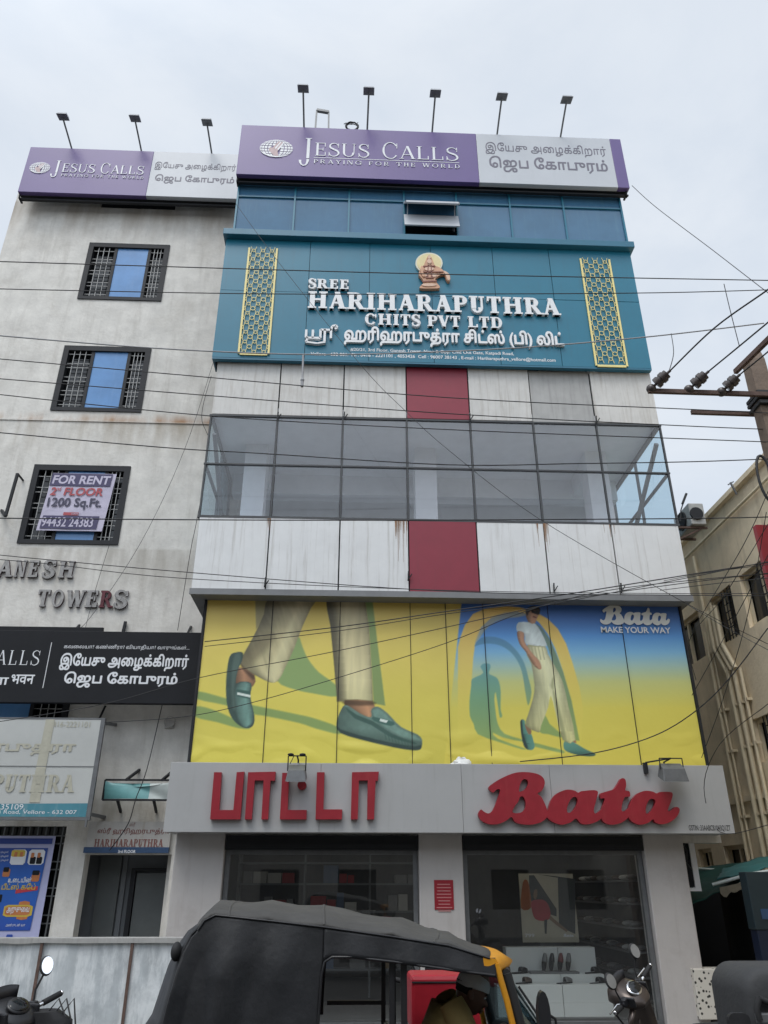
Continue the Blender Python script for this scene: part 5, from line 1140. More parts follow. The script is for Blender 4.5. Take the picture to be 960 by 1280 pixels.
wire('wire dropping from the rent window past the letters', [(137,680,14.33),(120,735,14.33),(106,788,14.33)], .007)
wire('thin loose wire beside the left edge of the glazed floor', [(264,470,14.25),(252,520,14.25),(262,560,14.2),(246,650,14.25),(238,690,14.25),(222,788,14.2)], .009)
wire('wire hanging down the plaster to the stained door sign', [(203,880,14.3),(184,960,13.9),(170,998,13.9),(160,1030,14.1),(137,1063,14.25)], .012)
wire('wire slanting down from the right end of the large rooftop sign', [(790,232,12.6),(820,259,12),(890,312,11),(960,366,10),(1000,395,9.5)], .010)
for k, (a, b, lab) in enumerate((((838,463,8.75), [(893,410,7.6),(960,362,6.7),(1010,325,6.1)], 'conductor rising right from the outermost insulator'), ((886,464,8.75), [(925,432,8.0),(960,403,7.4),(1010,362,6.7)], 'conductor rising right from the middle insulator'), ((925,468,8.75), [(945,452,8.4),(962,438,8.0),(1010,398,7.2)], 'conductor rising right from the innermost insulator'))):
    wire(lab, [a]+b, .016)
wire('short jumper wire looping up from the outermost insulator to the grey cable', [(837,462,8.75),(842,441,8.8),(839,417,9.0)], .009)
wire('short jumper wire hanging to the middle conductor', [(905,355,8.0),(912,385,8.0),(924,432,8.0)], .009)
rl = [([(962,610,9.2),(930,680,10),(880,764,11.5),(865,790,12.2)], 'steep wire from the pole past the top of the cream wall'), ([(962,690,9.2),(920,770,10),(865,869,12)], 'steep wire crossing the lower poster corner and cream windows'),
      ([(958,640,9.2),(935,767,10.5),(905,870,11.5),(877,947,12.3)], 'steep wire down to the right end of the poster'), ([(830,726,12.7),(890,715,11),(965,705,9.3)], 'upper level wire over the cream building beside the cladding'),
      ([(825,738,12.7),(890,730,11),(965,722,9.3)], 'lower level wire over the cream building beside the cladding'), ([(960,655,9.2),(905,745,10.5),(862,800,12),(870,850,12.4)], 'slack wire curling back at the poster edge'),
      ([(850,750,12.6),(900,780,11),(965,815,9.5)], 'wire slanting down right across the first cream windows'), ([(960,880,9.5),(900,930,11),(880,985,12.3),(900,1040,12.4),(965,1030,10)], 'slack cable drooping beside the drain pipes')]
for p, lab in rl: wire(lab, p, .008)
# loose white tube hanging from the grey cable
mb = MB(); a, b = P(379,444,9.3), P(378,475,9.3); mb.tube([a, b], .015, 6); mb.tube([b, b+Vector((0,0,-.12))], .022, 6); mb.ell(b, (.03,.03,.03)); tag(mb.build('hanging_clamp', 'wire_grey'), 'short white rod hanging from the pale cable over the stained cladding', 'clamp')
# ============================================================ small things on the right
ac = root('air_conditioner', 'weathered outdoor air conditioner unit on a bracket beside the cladding corner', 'air conditioner', (6.55, 13.4, 7.6))
c = P(866, 648, 13.4); mat('ac_white', (.42,.42,.40), .5, var=.2, scale=5, streak=.3)
mb = MB(); mb.box(c.x-.14, c.x+.16, 13.2, 13.95, c.z-.22, c.z+.24); mb.build('casing', 'ac_white', ac, bevel=.02)
mb = MB(); mb.tube([(c.x-.02, 13.19, c.z), (c.x-.02, 13.16, c.z)], .13, 18); mb.tube([(c.x-.15, 13.55, c.z), (c.x-.18, 13.55, c.z)], .19, 20); mb.build('fan_grille', 'dark_metal', ac)
mb = MB(); mb.bar((XR, 13.3, c.z-.25), (c.x+.2, 13.3, c.z-.25), .04); mb.bar((XR, 13.85, c.z-.25), (c.x+.2, 13.85, c.z-.25), .04); mb.bar((XR, 13.3, c.z-.6), (c.x+.1, 13.3, c.z-.26), .03); mb.build('bracket', 'rusty_steel', ac)
mb = MB(); a = P(850,652,13.1); mb.tube([a, P(851,638,13.1), P(857,620,13.1)], .012, 6); mb.bar(P(853,630,13.1), P(858,617,13.1), .04); tag(mb.build('antenna_rod', 'wire'), 'thin bent rod sticking up beside the air conditioner', 'rod')
mb = MB(); a, b = P(914,604,12.2), P(948,596,12.2); mb.bar(P(921,618,13), P(913,603,13), .03); mb.bar(P(910,606,13), P(917,602,13), .02); tag(mb.build('roof_aerial', 'grey_metal'), 'small pale aerial on the cream building roof edge', 'aerial')
Y = 10.3; a = fx(949, 990, 656, 737, Y); mb = MB(); mb.box(a[0]+.06, a[1]+.5, Y, Y+.1, a[2], a[3]); rs_ = mb.build('red_sign_box', 'fascia_red', bevel=.01); tag(rs_, 'red box sign cut off by the right edge above the lane', 'sign')
mb = MB(); mb.bar((a[1]+.2, Y+.26, a[2]+.3), (a[1]+.2, 10.9, a[2]+.3), .05); mb.bar((a[1]+.2, Y+.12, a[2]-.001), (a[1]+.2, Y+.12, 0), .08); mb.build('post', 'dark_metal', rs_)
t = root('hanging_sign_frame', 'narrow white framed dark sign hanging off the right end of the shop front', 'sign', (6.3, 13.3, 1.7))
Y = 13.3; a = fx(846, 868, 1040, 1114, Y); mb = MB(); mb.box(a[0]-.1, a[1]-.06, Y, Y+.03, a[2]+.06, a[3]); mb.build('panel', 'black_board', t)
mb = MB(); mb.box(a[1]-.06, a[1]+.03, Y-.03, Y+.06, a[2], a[3]+.2); mb.box(a[0]-.1, a[1]-.061, Y-.03, Y+.06, a[2], a[2]+.05); mb.bar((P(858,1110,SY).x, Y+.1, a[2]+.02), (a[1], Y+.1, a[2]+.02), .03); mb.build('frame', 'sign_white', t)
mb = MB(); c = P(852, 1060, Y-.04)
for k in range(5): mb.tube([c+Vector((.06*math.sin(i*1.3+k), -.02*k, -.05*i+.1)) for i in range(9)], .012, 5)
tag(mb.build('cable_tangle', 'wire'), 'tangle of black cables hanging in front of the narrow framed sign', 'cable')
# stall with tarpaulins in the lane
st_ = root('tarpaulin_stall', 'dark lane stall roofed with sagging dark green tarpaulin', 'stall', (8.0, 14.5, 0))
mat('tarp_green', (.005,.05,.038), .65, spec=.25, var=.25, scale=3, bump=.3, bscale=5); mat('tarp_teal', (.015,.115,.115), .6, var=.2, scale=3, bump=.3, bscale=5); mat('dark_cloth', (.006,.007,.009), .9, var=.3)
A_, B_, C_, D_ = P(866,1086,15.2), P(975,1072,14.6), P(862,1132,13.4), P(935,1098,13.2)
mb = MB(); 
def tarp(u, v): p = A_.lerp(B_, u).lerp(C_.lerp(D_, u), v); p = p.copy(); p.z -= .06*math.sin(math.pi*u)*math.sin(math.pi*v)+.03*noise.noise(Vector((u*6, v*5, 1))); return p
mb.grid(tarp, 24, 16); mb.build('green_tarpaulin', 'tarp_green', st_, solid=.01)
E0, F0, G0, H0 = P(905,1089,14.8), P(990,1066,14.2), P(897,1104,13.3), P(985,1085,12.7)
mb = MB(); mb.grid(lambda u, v: E0.lerp(F0, u).lerp(G0.lerp(H0, u), v)+Vector((0,0,.05+.04*noise.noise(Vector((u*5,v*4,7))))), 20, 12); mb.build('teal_tarpaulin', 'tarp_teal', st_, solid=.01)
mb = MB(); mb.tube([G0+Vector((-.1,-.03,-.02)), G0.lerp(H0,.5)+Vector((0,-.03,.03)), H0], .025, 6); mb.tube([P(868,1085,14.9), P(905,1088,14.9)], .02, 6); mb.bar((9.4,13.3,0), (9.4,13.3,2.3), .05); mb.build('bamboo_pole', 'torn_white', st_)
mat('sacking', (.20,.17,.12), .9, var=.3, scale=7, bump=.4, bscale=9)
mb = MB(); mb.grid(lambda u, v: (G0.lerp(H0, u)+Vector((0, -.04, -.06-.22*v*(.4+.8*abs(noise.noise(Vector((u*7, 0, 3)))))+.0))), 26, 4); mb.build('sacking_fringe', 'sacking', st_)
mb = MB(); mb.box(6.3, 7.5, 16.2, 16.25, 0, 1.95); mb.build('back_cloth', 'dark_cloth', st_)
mb = MB(); mb.grid(lambda u, v: (6.45+1.1*u, 14.6+.08*math.sin(u*14), .1+1.75*v), 30, 4); mb.build('back_cloth', 'dark_cloth', st_)
mb = MB(); mb.box(6.4, 7.55, 13.9, 14.4, 0, .74); mb.build('counter', 'dark_cloth', st_)
mat('cab_blue', (.004,.010,.030), .45, var=.15); mat('cab_teal', (.014,.028,.036), .45, var=.15)
t = root('blue_kiosk', 'blue and slate steel kiosk cabinet at the right edge under the tarpaulin', 'kiosk', (7.3, 12.4, 0))
Y = 12.5; xa = P(944,1150,Y).x; mb = MB(); mb.box(xa, xa+1.2, Y, Y+.22, .1, 1.25); mb.build('lower_body', 'cab_blue', t, bevel=.01)
mb = MB(); mb.box(xa-.02, xa+1.2, Y-.01, Y+.22, 1.251, 2.02); up = mb.build('upper_body', 'cab_teal', t, bevel=.01); mb = MB(); a = fx(951, 985, 1136, 1149, Y); mb.box(a[0], a[1], Y-.02, Y-.012, a[2], a[3]); mb.build('label_plate', 'door_sign_blue', up)
mat('dotted_sheet', (.58,.55,.49), .7, var=.1)
n = M['dotted_sheet'].node_tree; v = n.nodes.new('ShaderNodeTexVoronoi'); v.inputs['Scale'].default_value = 16; v.inputs['Randomness'].default_value = .8; tcn = n.nodes.new('ShaderNodeTexCoord'); n.links.new(tcn.outputs['Object'], v.inputs['Vector'])
r_ = n.nodes.new('ShaderNodeMapRange'); r_.inputs[1].default_value, r_.inputs[2].default_value = .26, .34; n.links.new(v.outputs['Distance'], r_.inputs[0]); mx = n.nodes.new('ShaderNodeMixRGB'); mx.inputs[1].default_value = (.03,.028,.025,1); mx.inputs[2].default_value = (.58,.55,.49,1); n.links.new(r_.outputs[0], mx.inputs[0]); n.links.new(mx.outputs[0], n.nodes['Principled BSDF'].inputs['Base Color'])
Y = 12.9; a = fx(872, 935, 1211, 1290, Y); mb = MB(); mb.box(a[0], a[1], Y, Y+.35, .1, a[3]); tag(mb.build('spotted_crate', 'dotted_sheet', bevel=.01), 'pale crate covered with black spotted sheet beside the last shop pier', 'crate')
# red notice on the middle pier
Y = SY-.012; a = fx(543, 567, 1100, 1137, Y); t = root('red_notice', 'small red notice with pale lines of print on the middle shop pier', 'notice', ((a[0]+a[1])/2, Y, a[2]))
mb = MB(); mb.box(a[0], a[1], Y, Y+.01, a[2], a[3]); mb.build('plate', 'fascia_red', t)
mb = MB(); random.seed(3)
for k, s in enumerate(('Bata', 'store timings', 'open all days', 'of the week', 'welcome', 'thank you')):
    pass
for k in range(9): z = a[3]-.06-.045*k; w = random.uniform(.6,.85)*(a[1]-a[0])/2; cx = (a[0]+a[1])/2; mb.box(cx-w, cx+w, Y-.002, Y-.0005, z-.007, z+.007)
mat('pale_red', (.5,.2,.2), .5, var=0); mb.build('print_lines', 'pale_red', t)
# ============================================================ shop interior display
mat('box_white', (.45,.44,.42), .6); mat('box_red', (.30,.03,.035), .6); mat('box_blue', (.06,.10,.18), .6); mat('box_tan', (.30,.21,.12), .6)
def cab(label, l, r, t_, b_, Y, zb=.1):
    a = fx(l, r, t_, b_, Y); t = root('display_cabinet', label, 'cabinet', ((a[0]+a[1])/2, Y, zb), 'white display cabinets in the shop window')
    m = (a[0]+a[1])/2+.12; mb = MB(); mb.box(a[0], m-.004, Y, Y+.28, zb, a[3]); mb.build('door_panel', 'cabinet', t, bevel=.006); mb = MB(); mb.box(m+.004, a[1], Y, Y+.28, zb, a[3]); mb.build('door_panel', 'cabinet', t, bevel=.006)
    return a
c1 = cab('taller white display cabinet at the back of the shop window', 633, 745, 1184, 1218, 14.25, .05)
c2 = cab('middle white display step in the shop window carrying single sandals', 628, 756, 1218, 1232, 13.95, .05)
c3 = cab('lowest white display cabinet at the front of the shop window', 622, 766, 1231, 1262, 13.62, .05)
mat('shoe_black', (.02,.02,.022), .4, var=.2); mat('shoe_brown', (.09,.06,.045), .5, var=.2); mat('shoe_grey', (.18,.18,.18), .5, var=.2); mat('shoe_red', (.14,.02,.02), .5)
def shoe(label, px, py, Y, m, lenx=.24, up=False, z=None):
    c = P(px, py, Y); t = root('display_shoe', label, 'shoe', c, 'shoes on show in the window')
    mb = MB(); R_ = []
    n = 9
    for i in range(n):
        u = i/(n-1); w = .042*(math.sin(math.pi*(.12+.8*u))**.6); x = (u-.5)*lenx
        R_.append([Vector((x, w*math.cos(q), .012+.012*math.sin(q))) for q in [k*math.pi/5 for k in range(10)]])
    R2 = []
    for i in range(4, n):
        u = i/(n-1); w = .042*(math.sin(math.pi*(.12+.8*u))**.6); h = .06*math.sin(math.pi*(u*.8+.02))+.01; x = (u-.5)*lenx
        R2.append([Vector((x, w*math.cos(q), .025+h*math.sin(q))) for q in [k*math.pi/8 for k in range(9)]])
    rot = Matrix.Rotation(-math.pi/2*.9, 3, 'Y') @ Matrix.Rotation(math.pi/2, 3, 'X') if up else Matrix.Rotation(.5, 3, 'Z')
    off = Vector((0,0,lenx/2)) if up else Vector((0,0,0))
    a = MB(); a.loft([[c+off+rot@v for v in r] for r in R_]); a.build('sole', 'rubber', t); b = MB(); b.loft([[c+off+rot@v for v in r] for r in R2], closed=False, caps=False); b.build('upper', m, t, solid=.006)
for px, m, lab in ((681,'shoe_grey','grey shoe stood upright, first of four on the small shelf'), (690,'shoe_black','black shoe stood upright, second of four on the small shelf'), (701,'shoe_red','dark red shoe stood upright, third of four on the small shelf'), (711,'shoe_grey','grey shoe stood upright, last of four on the small shelf')): shoe(lab, px, 1213.5, 14.12, m, .25, True)
mb = MB(); a = fx(662, 722, 1214, 1217, 14.12); mb.box(a[0], a[1], 14.0, 14.245, a[2], a[3]); tag(mb.build('shoe_shelf', 'shoe_grey'), 'small grey ledge holding four upright shoes', 'shelf')
for px, py, Yy, m, lab in ((650,1217,14.1,'shoe_black','black sandal at the left end of the middle display step'), (741,1217,14.1,'shoe_black','black shoe at the right end of the middle display step'), (655,1230,13.8,'shoe_brown','brown sandal on the left of the lowest display cabinet'), (706,1230,13.8,'shoe_grey','grey sandal at the middle of the lowest display cabinet'), (747,1230,13.8,'shoe_black','black shoe on the right of the lowest display cabinet')): shoe(lab, px, py, Yy, m, .3)
Y = 14.7; t = root('window_poster', 'dim beige fashion poster with a figure in red standing behind the display cabinets', 'poster', (3.2, Y, .95))
mat('wp_beige', (.5,.46,.36), .5, var=.15, scale=3); mat('wp_dark', (.03,.04,.045), .5, var=.2); mat('wp_red', (.42,.03,.05), .5, var=.2); mat('wp_orange', (.40,.13,.05), .5, var=.2)
a = fx(651, 720, 1092, 1178, Y); mb = MB(); mb.box(a[0], a[1], Y, Y+.03, a[2], a[3]); mb.mi = 1
G = crop(630, 1080, 6.4, Y)
mb.poly([G([(250,80),(430,110),(440,500),(570,560),(570,120),(430,100)])], Y-.004); mb.poly([G([(200,90),(240,90),(420,360),(420,420),(230,360),(200,200)])], Y-.005)
mb.mi = 3; mb.poly([G([(150,150),(185,130),(205,200),(215,350),(135,350)], 3)], Y-.006)
mb.mi = 2; mb.poly([G([(220,300),(260,285),(320,290),(360,340),(370,420),(330,455),(250,440),(220,360)], 3)], Y-.008)
mb.mi = 4; mb.poly([G([(240,210),(265,205),(265,250),(250,285),(235,260)], 3)], Y-.009); mb.poly([G([(370,410),(400,440),(510,530),(500,545),(420,490),(360,440)])], Y-.009); mb.mi = 1; mb.poly([G(E_(292,225,32,32))], Y-.009); mb.poly([G([(320,450),(345,440),(340,560),(325,555)])], Y-.009)
mb.mi = 5; f = fx(703.5, 717, 1167, 1171, Y)
for o_, hs in LOGO: mb.poly([[(f[0]+(u-24)/888*(f[1]-f[0]), f[3]-(v-40)/232*(f[3]-f[2])) for u, v in o_]], Y-.012)
txt(mb, '799', fx(656, 668, 1167, 1171.5, Y), Y-.011, 0, .02)
mb.build('print', ['wp_beige', 'wp_dark', 'wp_red', 'wp_orange', 'p_skin', 'sign_white'], t); mb = MB(); mb.box(a[0]+.3, a[1]-.3, Y+.031, Y+.3, .1, a[2]+.02); mb.build('stand', 'shop_wall', t)
t = root('shoe_rack', 'dim wall rack of shoe shelves on the right inside the shop', 'shelf', (5.2, 15.5, .1))
mb = MB()
for z in (.5, .85, 1.2, 1.55, 1.9): mb.box(4.6, 5.25, 14.0, 17.5, z, z+.025)
mb.box(5.251, 5.28, 14.0, 17.5, .1, 2.3); mb.build('shelf_boards', 'shoe_grey', t)
random.seed(11); mb = MB()
for z in (.525, .875, 1.225, 1.575, 1.925):
    for k in range(9): mb.mi = k % 3; mb.ell((4.72+.1*random.random(), 14.2+.37*k, z+.04), (.12,.05,.045), 10, 6)
o = mb.build('shoes', ['shoe_grey', 'box_white', 'shoe_brown'], t); o['kind'] = 'stuff'
t = root('wall_shelving', 'dark shop shelving with pale boxes seen through the left display window', 'shelf', (-.3, 15.6, .1))
mb = MB()
for z in (.5, .95, 1.4, 1.85, 2.2): mb.box(-2.0, 1.6, 15.6, 15.95, z, z+.03)
for x in (-2, -.8, .4, 1.57): mb.box(x, x+.03, 15.58, 15.97, .1, 2.4)
mb.build('shelf_boards', 'interior_dark', t); mb = MB(); random.seed(5)
for z in (.53, .98, 1.43, 1.88):
    x = -1.9
    while x < 1.45:
        w = random.uniform(.12,.3)
        if random.random() < .75 and not any(abs(x+w/2-q) < w/2+.04 for q in (-.785,.415)): mb.mi = random.choice((0,0,1,2,3,4)); mb.box(x, x+w-.02, 15.63, 15.9, z+.001, z+random.uniform(.1,.3))
        x += w
o = mb.build('boxes', ['shoe_grey', 'box_white', 'box_red', 'box_blue', 'box_tan'], t); o['kind'] = 'stuff'
# ============================================================ auto rickshaw
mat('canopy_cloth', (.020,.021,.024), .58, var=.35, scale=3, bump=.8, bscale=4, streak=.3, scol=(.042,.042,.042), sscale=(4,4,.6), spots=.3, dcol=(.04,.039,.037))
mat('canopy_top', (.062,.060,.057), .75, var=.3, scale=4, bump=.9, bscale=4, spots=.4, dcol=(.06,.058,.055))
mat('auto_yellow', (.62,.27,.015), .4, var=.12, scale=5); mat('auto_black', (.02,.02,.022), .35, var=.15)
mat('red_vinyl', (.36,.012,.025), .45, var=.15, scale=5, bump=.25, bscale=6)
glass('windscreen', (.30,.40,.44), 2.5, .03, (.8,.95,1))
NY, FY, MY = 5.0, 6.22, 5.61
auto = root('auto_rickshaw', 'black canopied auto rickshaw with an orange windscreen surround passing in front of the shop', 'auto rickshaw', (.1, MY, 0))
pn = lambda x, y, Y=NY: P(x, y, Y)
edge = [(248,1162),(256,1150),(270,1143),(335,1150),(405,1158),(490,1170),(560,1181),(612,1197)]
crest = [(252,1158),(262,1143),(280,1127),(340,1128),(405,1133),(502,1149),(560,1168),(606,1186)]
rs = []
for (ex, ey), (cx_, cy_) in zip(edge, crest):
    a = pn(ex, ey); c = P(cx_, cy_, MY); x = a.x
    sec = []
    for s, k in ((0,0), (.03,.28), (.10,.55), (.22,.78), (.36,.93), (.5,1), (.64,.93), (.78,.78), (.9,.55), (.97,.28), (1,0)):
        sec.append(Vector((x+(c.x-x)*min(1, 4*s*(1-s)), NY+(FY-NY)*s, a.z+(c.z-a.z)*k)))
    rs.append(sec)
rs2 = []
for i in range(len(rs)-1):
    for k in range(4): rs2.append([rs[i][j].lerp(rs[i+1][j], k/4)+Vector((0,0,.012*noise.noise(Vector((i*2.3+k*.6, j*.7, 0)))+.006*noise.noise(Vector((i*6+k*1.5, j*1.4, 4)))-.014*math.sin(math.pi*k/4)*(i > 1))) for j in range(11)])
rs2.append(rs[-1])
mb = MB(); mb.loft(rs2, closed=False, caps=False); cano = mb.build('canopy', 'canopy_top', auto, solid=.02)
# side cloth with passenger opening
side = [(190,1310),(205,1280),(222,1215),(230,1188),(240,1168),(250,1158),(256,1150.5),(270,1143.5),(335,1150.5),(405,1158.5),(490,1170.5),(560,1181.5),(612,1197.5),(621,1212),(620,1222),(571,1214),(500,1204),(440,1197),(415,1197),(406,1203),(402,1220),(399,1250),(397,1280),(396,1310)]
loop = [(pn(*q).x, pn(*q).z) for q in side]
def interp(pts, x, k=0):
    for (p, q) in zip(pts, pts[1:]):
        if p[k] <= x <= q[k]: t = (x-p[k])/(q[k]-p[k] or 1); return p[1-k]+(q[1-k]-p[1-k])*t
    return pts[0][1-k] if x < pts[0][k] else pts[-1][1-k]
topl = [(pn(*q).x, pn(*q).z) for q in edge]; lowl = [(pn(*q).x, pn(*q).z) for q in ((404,1203),(409,1198),(418,1197),(440,1197),(500,1204),(571,1214),(620,1222))]
rear = sorted([(pn(*q).x, pn(*q).z) for q in [(190,1310),(205,1280),(222,1215),(230,1188),(240,1168),(250,1159)]], key=lambda p: p[1])
xw = lambda z: interp([(pn(396,1310).x, pn(396,1310).z), (pn(399,1250).x, pn(399,1250).z), (pn(404,1203).x, pn(404,1203).z)], z, 1)
mb = MB(); zb0 = rear[0][1]
def curt(u, v):
    v2 = v; zt0 = interp(rear, 0, 0); 
    xa0 = interp(rear, zb0+(rear[-1][1]-zb0)*v, 1); x = xa0+(xw(zb0+(1.6-zb0)*v)-xa0)*u
    z1_ = interp(topl, x); z = zb0+(z1_-zb0)*v; d = z1_-z; q = x+.30*d
    y = NY-.006-(1-u**3)*(.045*min(1, d/.3)*(.5+.5*math.sin(q*19+1.8*math.sin(z*4+1)))+.05*noise.noise(Vector((q*5, 0, z*1.6)))*min(1, d/.2))
    return (x, min(y, NY-.006), z)
mb.grid(curt, 70, 30)
xs0, xs1 = xw(1.6), lowl[-1][0]
def flap(u, v): x = xs0+.001+(xs1-xs0)*u; zt0 = interp(topl, x); zl = interp(lowl, x); return (x, NY-.007-.006*math.sin(x*22)*(1-v)-.012*(1-v), zl+(zt0-zl)*v)
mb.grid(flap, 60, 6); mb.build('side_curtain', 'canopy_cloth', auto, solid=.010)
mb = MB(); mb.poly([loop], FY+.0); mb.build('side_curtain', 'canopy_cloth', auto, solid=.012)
mb = MB()   # rear curtain
prof = [(256,1150.5),(250,1158),(240,1168),(230,1188),(222,1215),(205,1280),(190,1310)]
mb.loft([[Vector((pn(*q).x-.16*min(1, 5*s*(1-s))*(.3+.7*i/6), NY+(FY-NY)*s, pn(*q).z+.02*math.sin(math.pi*s)*(i == 0))) for s in (0,.06,.15,.3,.5,.7,.85,.94,1)] for i, q in enumerate(prof)], closed=False, caps=False)
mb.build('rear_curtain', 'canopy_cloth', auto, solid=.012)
mb = MB(); mb.tube([pn(q[0], q[1]+.8)+Vector((0,-.014,0)) for q in edge], .006, 5); mb.tube([pn(x, y)+Vector((0,-.02,0)) for x, y in ((618,1219),(571,1213),(500,1203),(440,1196),(415,1196),(406,1202),(402,1220),(398,1280))], .008, 5); mb.build('piping', 'auto_black', auto)
for i in (9, 16, 23):      # bows of the hood frame pressing through the cloth
    mb = MB(); mb.tube([p+Vector((0,0,.004)) for p in rs2[i]], .011, 6); mb.build('hood_bow', 'canopy_top', auto)
mb = MB(); c = pn(219,1190); mb.ell((c.x-.0, NY+.03, c.z), (.03,.05,.05)); mb.build('tail_lamp', 'rubber', auto)
# lower body, floor, frame
xr0, xf0 = pn(205,1280).x-.1, pn(640,1280).x
mb = MB(); mb.box(xr0, pn(398,1280).x, NY+.02, FY-.02, .38, .98); mb.build('rear_body', 'auto_black', auto, bevel=.05)
mb = MB(); mb.box(pn(398,1280).x-.01, xf0+.25, NY+.03, FY-.03, .28, .36); mb.build('floor', 'auto_black', auto, bevel=.02)
mb = MB(); mb.box(pn(398,1280).x, pn(505,1280).x, NY+.06, FY-.06, .361, .62); mb.build('rear_seat', 'red_vinyl', auto, bevel=.05)
mb = MB(); mb.box(pn(535,1280).x, pn(600,1280).x, NY+.25, FY-.25, .361, .74); mb.build('driver_seat', 'rubber', auto, bevel=.05)
mb = MB()
for y in (NY+.04, FY-.05):
    for x0_, x1_, w in ((490,495,.03), (505,512,.035)):
        a = P(x0_, 1202, NY); b = P(x0_, 1285, NY); mb.bar((a.x, y, a.z+.04), (a.x, y, .36), w)
mb.bar((P(494,1240,NY).x, NY+.05, .98), (P(494,1240,NY).x, FY-.05, .98), .03); mb.bar((P(404,1240,NY).x, FY-.05, 1.1), (P(494,1240,NY).x, FY-.05, 1.1), .025)
mb.build('pillar', 'auto_black', auto)
# windscreen surround
def bul(s): return .30*(1-(2*s-1)**2)
top0, bot0 = pn(624,1212), pn(643,1290)
tz, bz = top0.z, bot0.z-.12
ht = P(622,1188,MY).z
mb = MB(); rings = []
for i in range(15):
    s = i/14; y = NY-.015+(FY-NY+.03)*s; f_ = bul(s); r = math.sin(math.pi*s)**.5 if 0 < s < 1 else 0
    xb = pn(606,1190).x; ze = pn(612,1198).z; zc_ = ze+(ht-ze+.01)*r
    rings.append([Vector((xb-.015, y, zc_+.012)), Vector((xb+.06+f_*.35, y, zc_-.002)), Vector((xb+.085+f_*.55, y, zc_-.05-.0*r)), Vector((xb+.075+f_*.52, y, zc_-.072)), Vector((xb+.02+f_*.25, y, zc_-.06)), Vector((xb-.01, y, zc_-.04))])
mb.loft(rings); mb.build('hood_visor', 'auto_yellow', auto)
for y in (NY-.005, FY+.005):
    mb = MB(); d = (y-NY)*.0
    mb.tube([(top0.x-.012, y, tz+.03), (top0.x+.0, y, tz-.03), (top0.x+(bot0.x-top0.x)*.5, y, (tz+bot0.z)/2), (bot0.x, y, bot0.z), (bot0.x+.05, y, bz-.15)], .018, 8); mb.build('windscreen_pillar', 'auto_yellow', auto)
wx = lambda s, v: top0.x+.045+(bot0.x-top0.x+.03)*(1-v)+bul(s)*(.22+.62*(1-v))
wz = lambda v: bz+(tz-.02-bz)*v
mb = MB(); mb.grid(lambda s, v: (wx(s, v), NY+.02+(FY-NY-.04)*s, wz(v)), 16, 8); mb.build('windscreen', 'windscreen', auto)
mb = MB()
for s in (0, 1): mb.tube([(wx(s, v), NY+.02+(FY-NY-.04)*s, wz(v)) for v in (0,.25,.5,.75,1)], .028, 6)
for v in (0, 1): mb.tube([(wx(s/12, v), NY+.02+(FY-NY-.04)*s/12, wz(v)) for s in range(13)], .024, 6)
for s in (.42, .58): mb.tube([(wx(s, .05)+.02, NY+(FY-NY)*s, wz(.05)), (wx(s+.05, .7)+.02, NY+(FY-NY)*(s+.05), wz(.7))], .008, 5)
mb.build('rubber_seal', 'rubber', auto)
mb = MB(); mb.loft([[Vector((wx(s/10, 0)+d+bul(s/10)*e, NY+.02+(FY-NY-.04)*s/10, z)) for s in range(11)] for z, d, e in ((bz-.01,.0,0), (bz-.2,.05,.1), (bz-.45,.02,.12), (.35,-.15,-.1))], closed=False, caps=False); mb.build('front_cowl', 'auto_black', auto, solid=.02)
mb = MB(); hx = wx(.5, 0)+.1; mb.tube([(hx, MY, bz-.25), (hx+.06, MY, bz-.25)], .08, 14); mb.build('headlamp', 'mirror_face', auto)
def wheel(x, y, r=.22, w=.1):
    mb = MB(); n = 24; mb.loft([[Vector((x+rr*math.cos(2*math.pi*j/n), y+yy, r+rr*math.sin(2*math.pi*j/n))) for j in range(n)] for rr, yy in ((r*.6,-w/2),(r*.92,-w/2),(r,-w/4),(r,w/4),(r*.92,w/2),(r*.6,w/2))], caps=False); t = mb.build('wheel', 'rubber', auto)
    mb = MB(); mb.tube([(x, y-w*.35, r), (x, y+w*.35, r)], r*.62, 20); mb.build('rim', 'grey_metal', t)
wheel(xr0+.35, NY+.1); wheel(xr0+.35, FY-.1); wheel(hx-.02, MY)
mb = MB(); mb.tube([(hx-.22, MY-.33, 1.0), (hx-.3, MY-.1, 1.04), (hx-.3, MY+.1, 1.04), (hx-.22, MY+.33, 1.0)], .016, 8); mb.tube([(hx-.3, MY, 1.03), (hx-.15, MY, .45)], .03, 8); mb.build('handlebar', 'auto_black', auto)
ym = 4.93; a, b = P(674,1240,ym), P(684,1290,ym)
mb = MB(); mb.loft([[Vector(((a.x+b.x)/2+.035*math.cos(t), ym+.03*k, (a.z+b.z)/2-.02+.12*math.sin(t))) for t in [2*math.pi*i/16 for i in range(16)]] for k in (-1, 1)]); mi_ = mb.build('side_mirror', 'auto_black', auto, bevel=.01)
mb = MB(); mb.tube([(b.x+.01, ym, b.z), (b.x+.07, ym+.02, b.z+.03), (b.x+.08, ym+.05, b.z-.15), (bot0.x, NY, bot0.z-.3)], .009, 6); mb.tube([(a.x+.02, ym, (a.z+b.z)/2), (b.x+.05, ym, b.z+.06), (b.x+.08, ym+.05, b.z-.1)], .008, 6); mb.build('mirror_arm', 'auto_black', mi_)

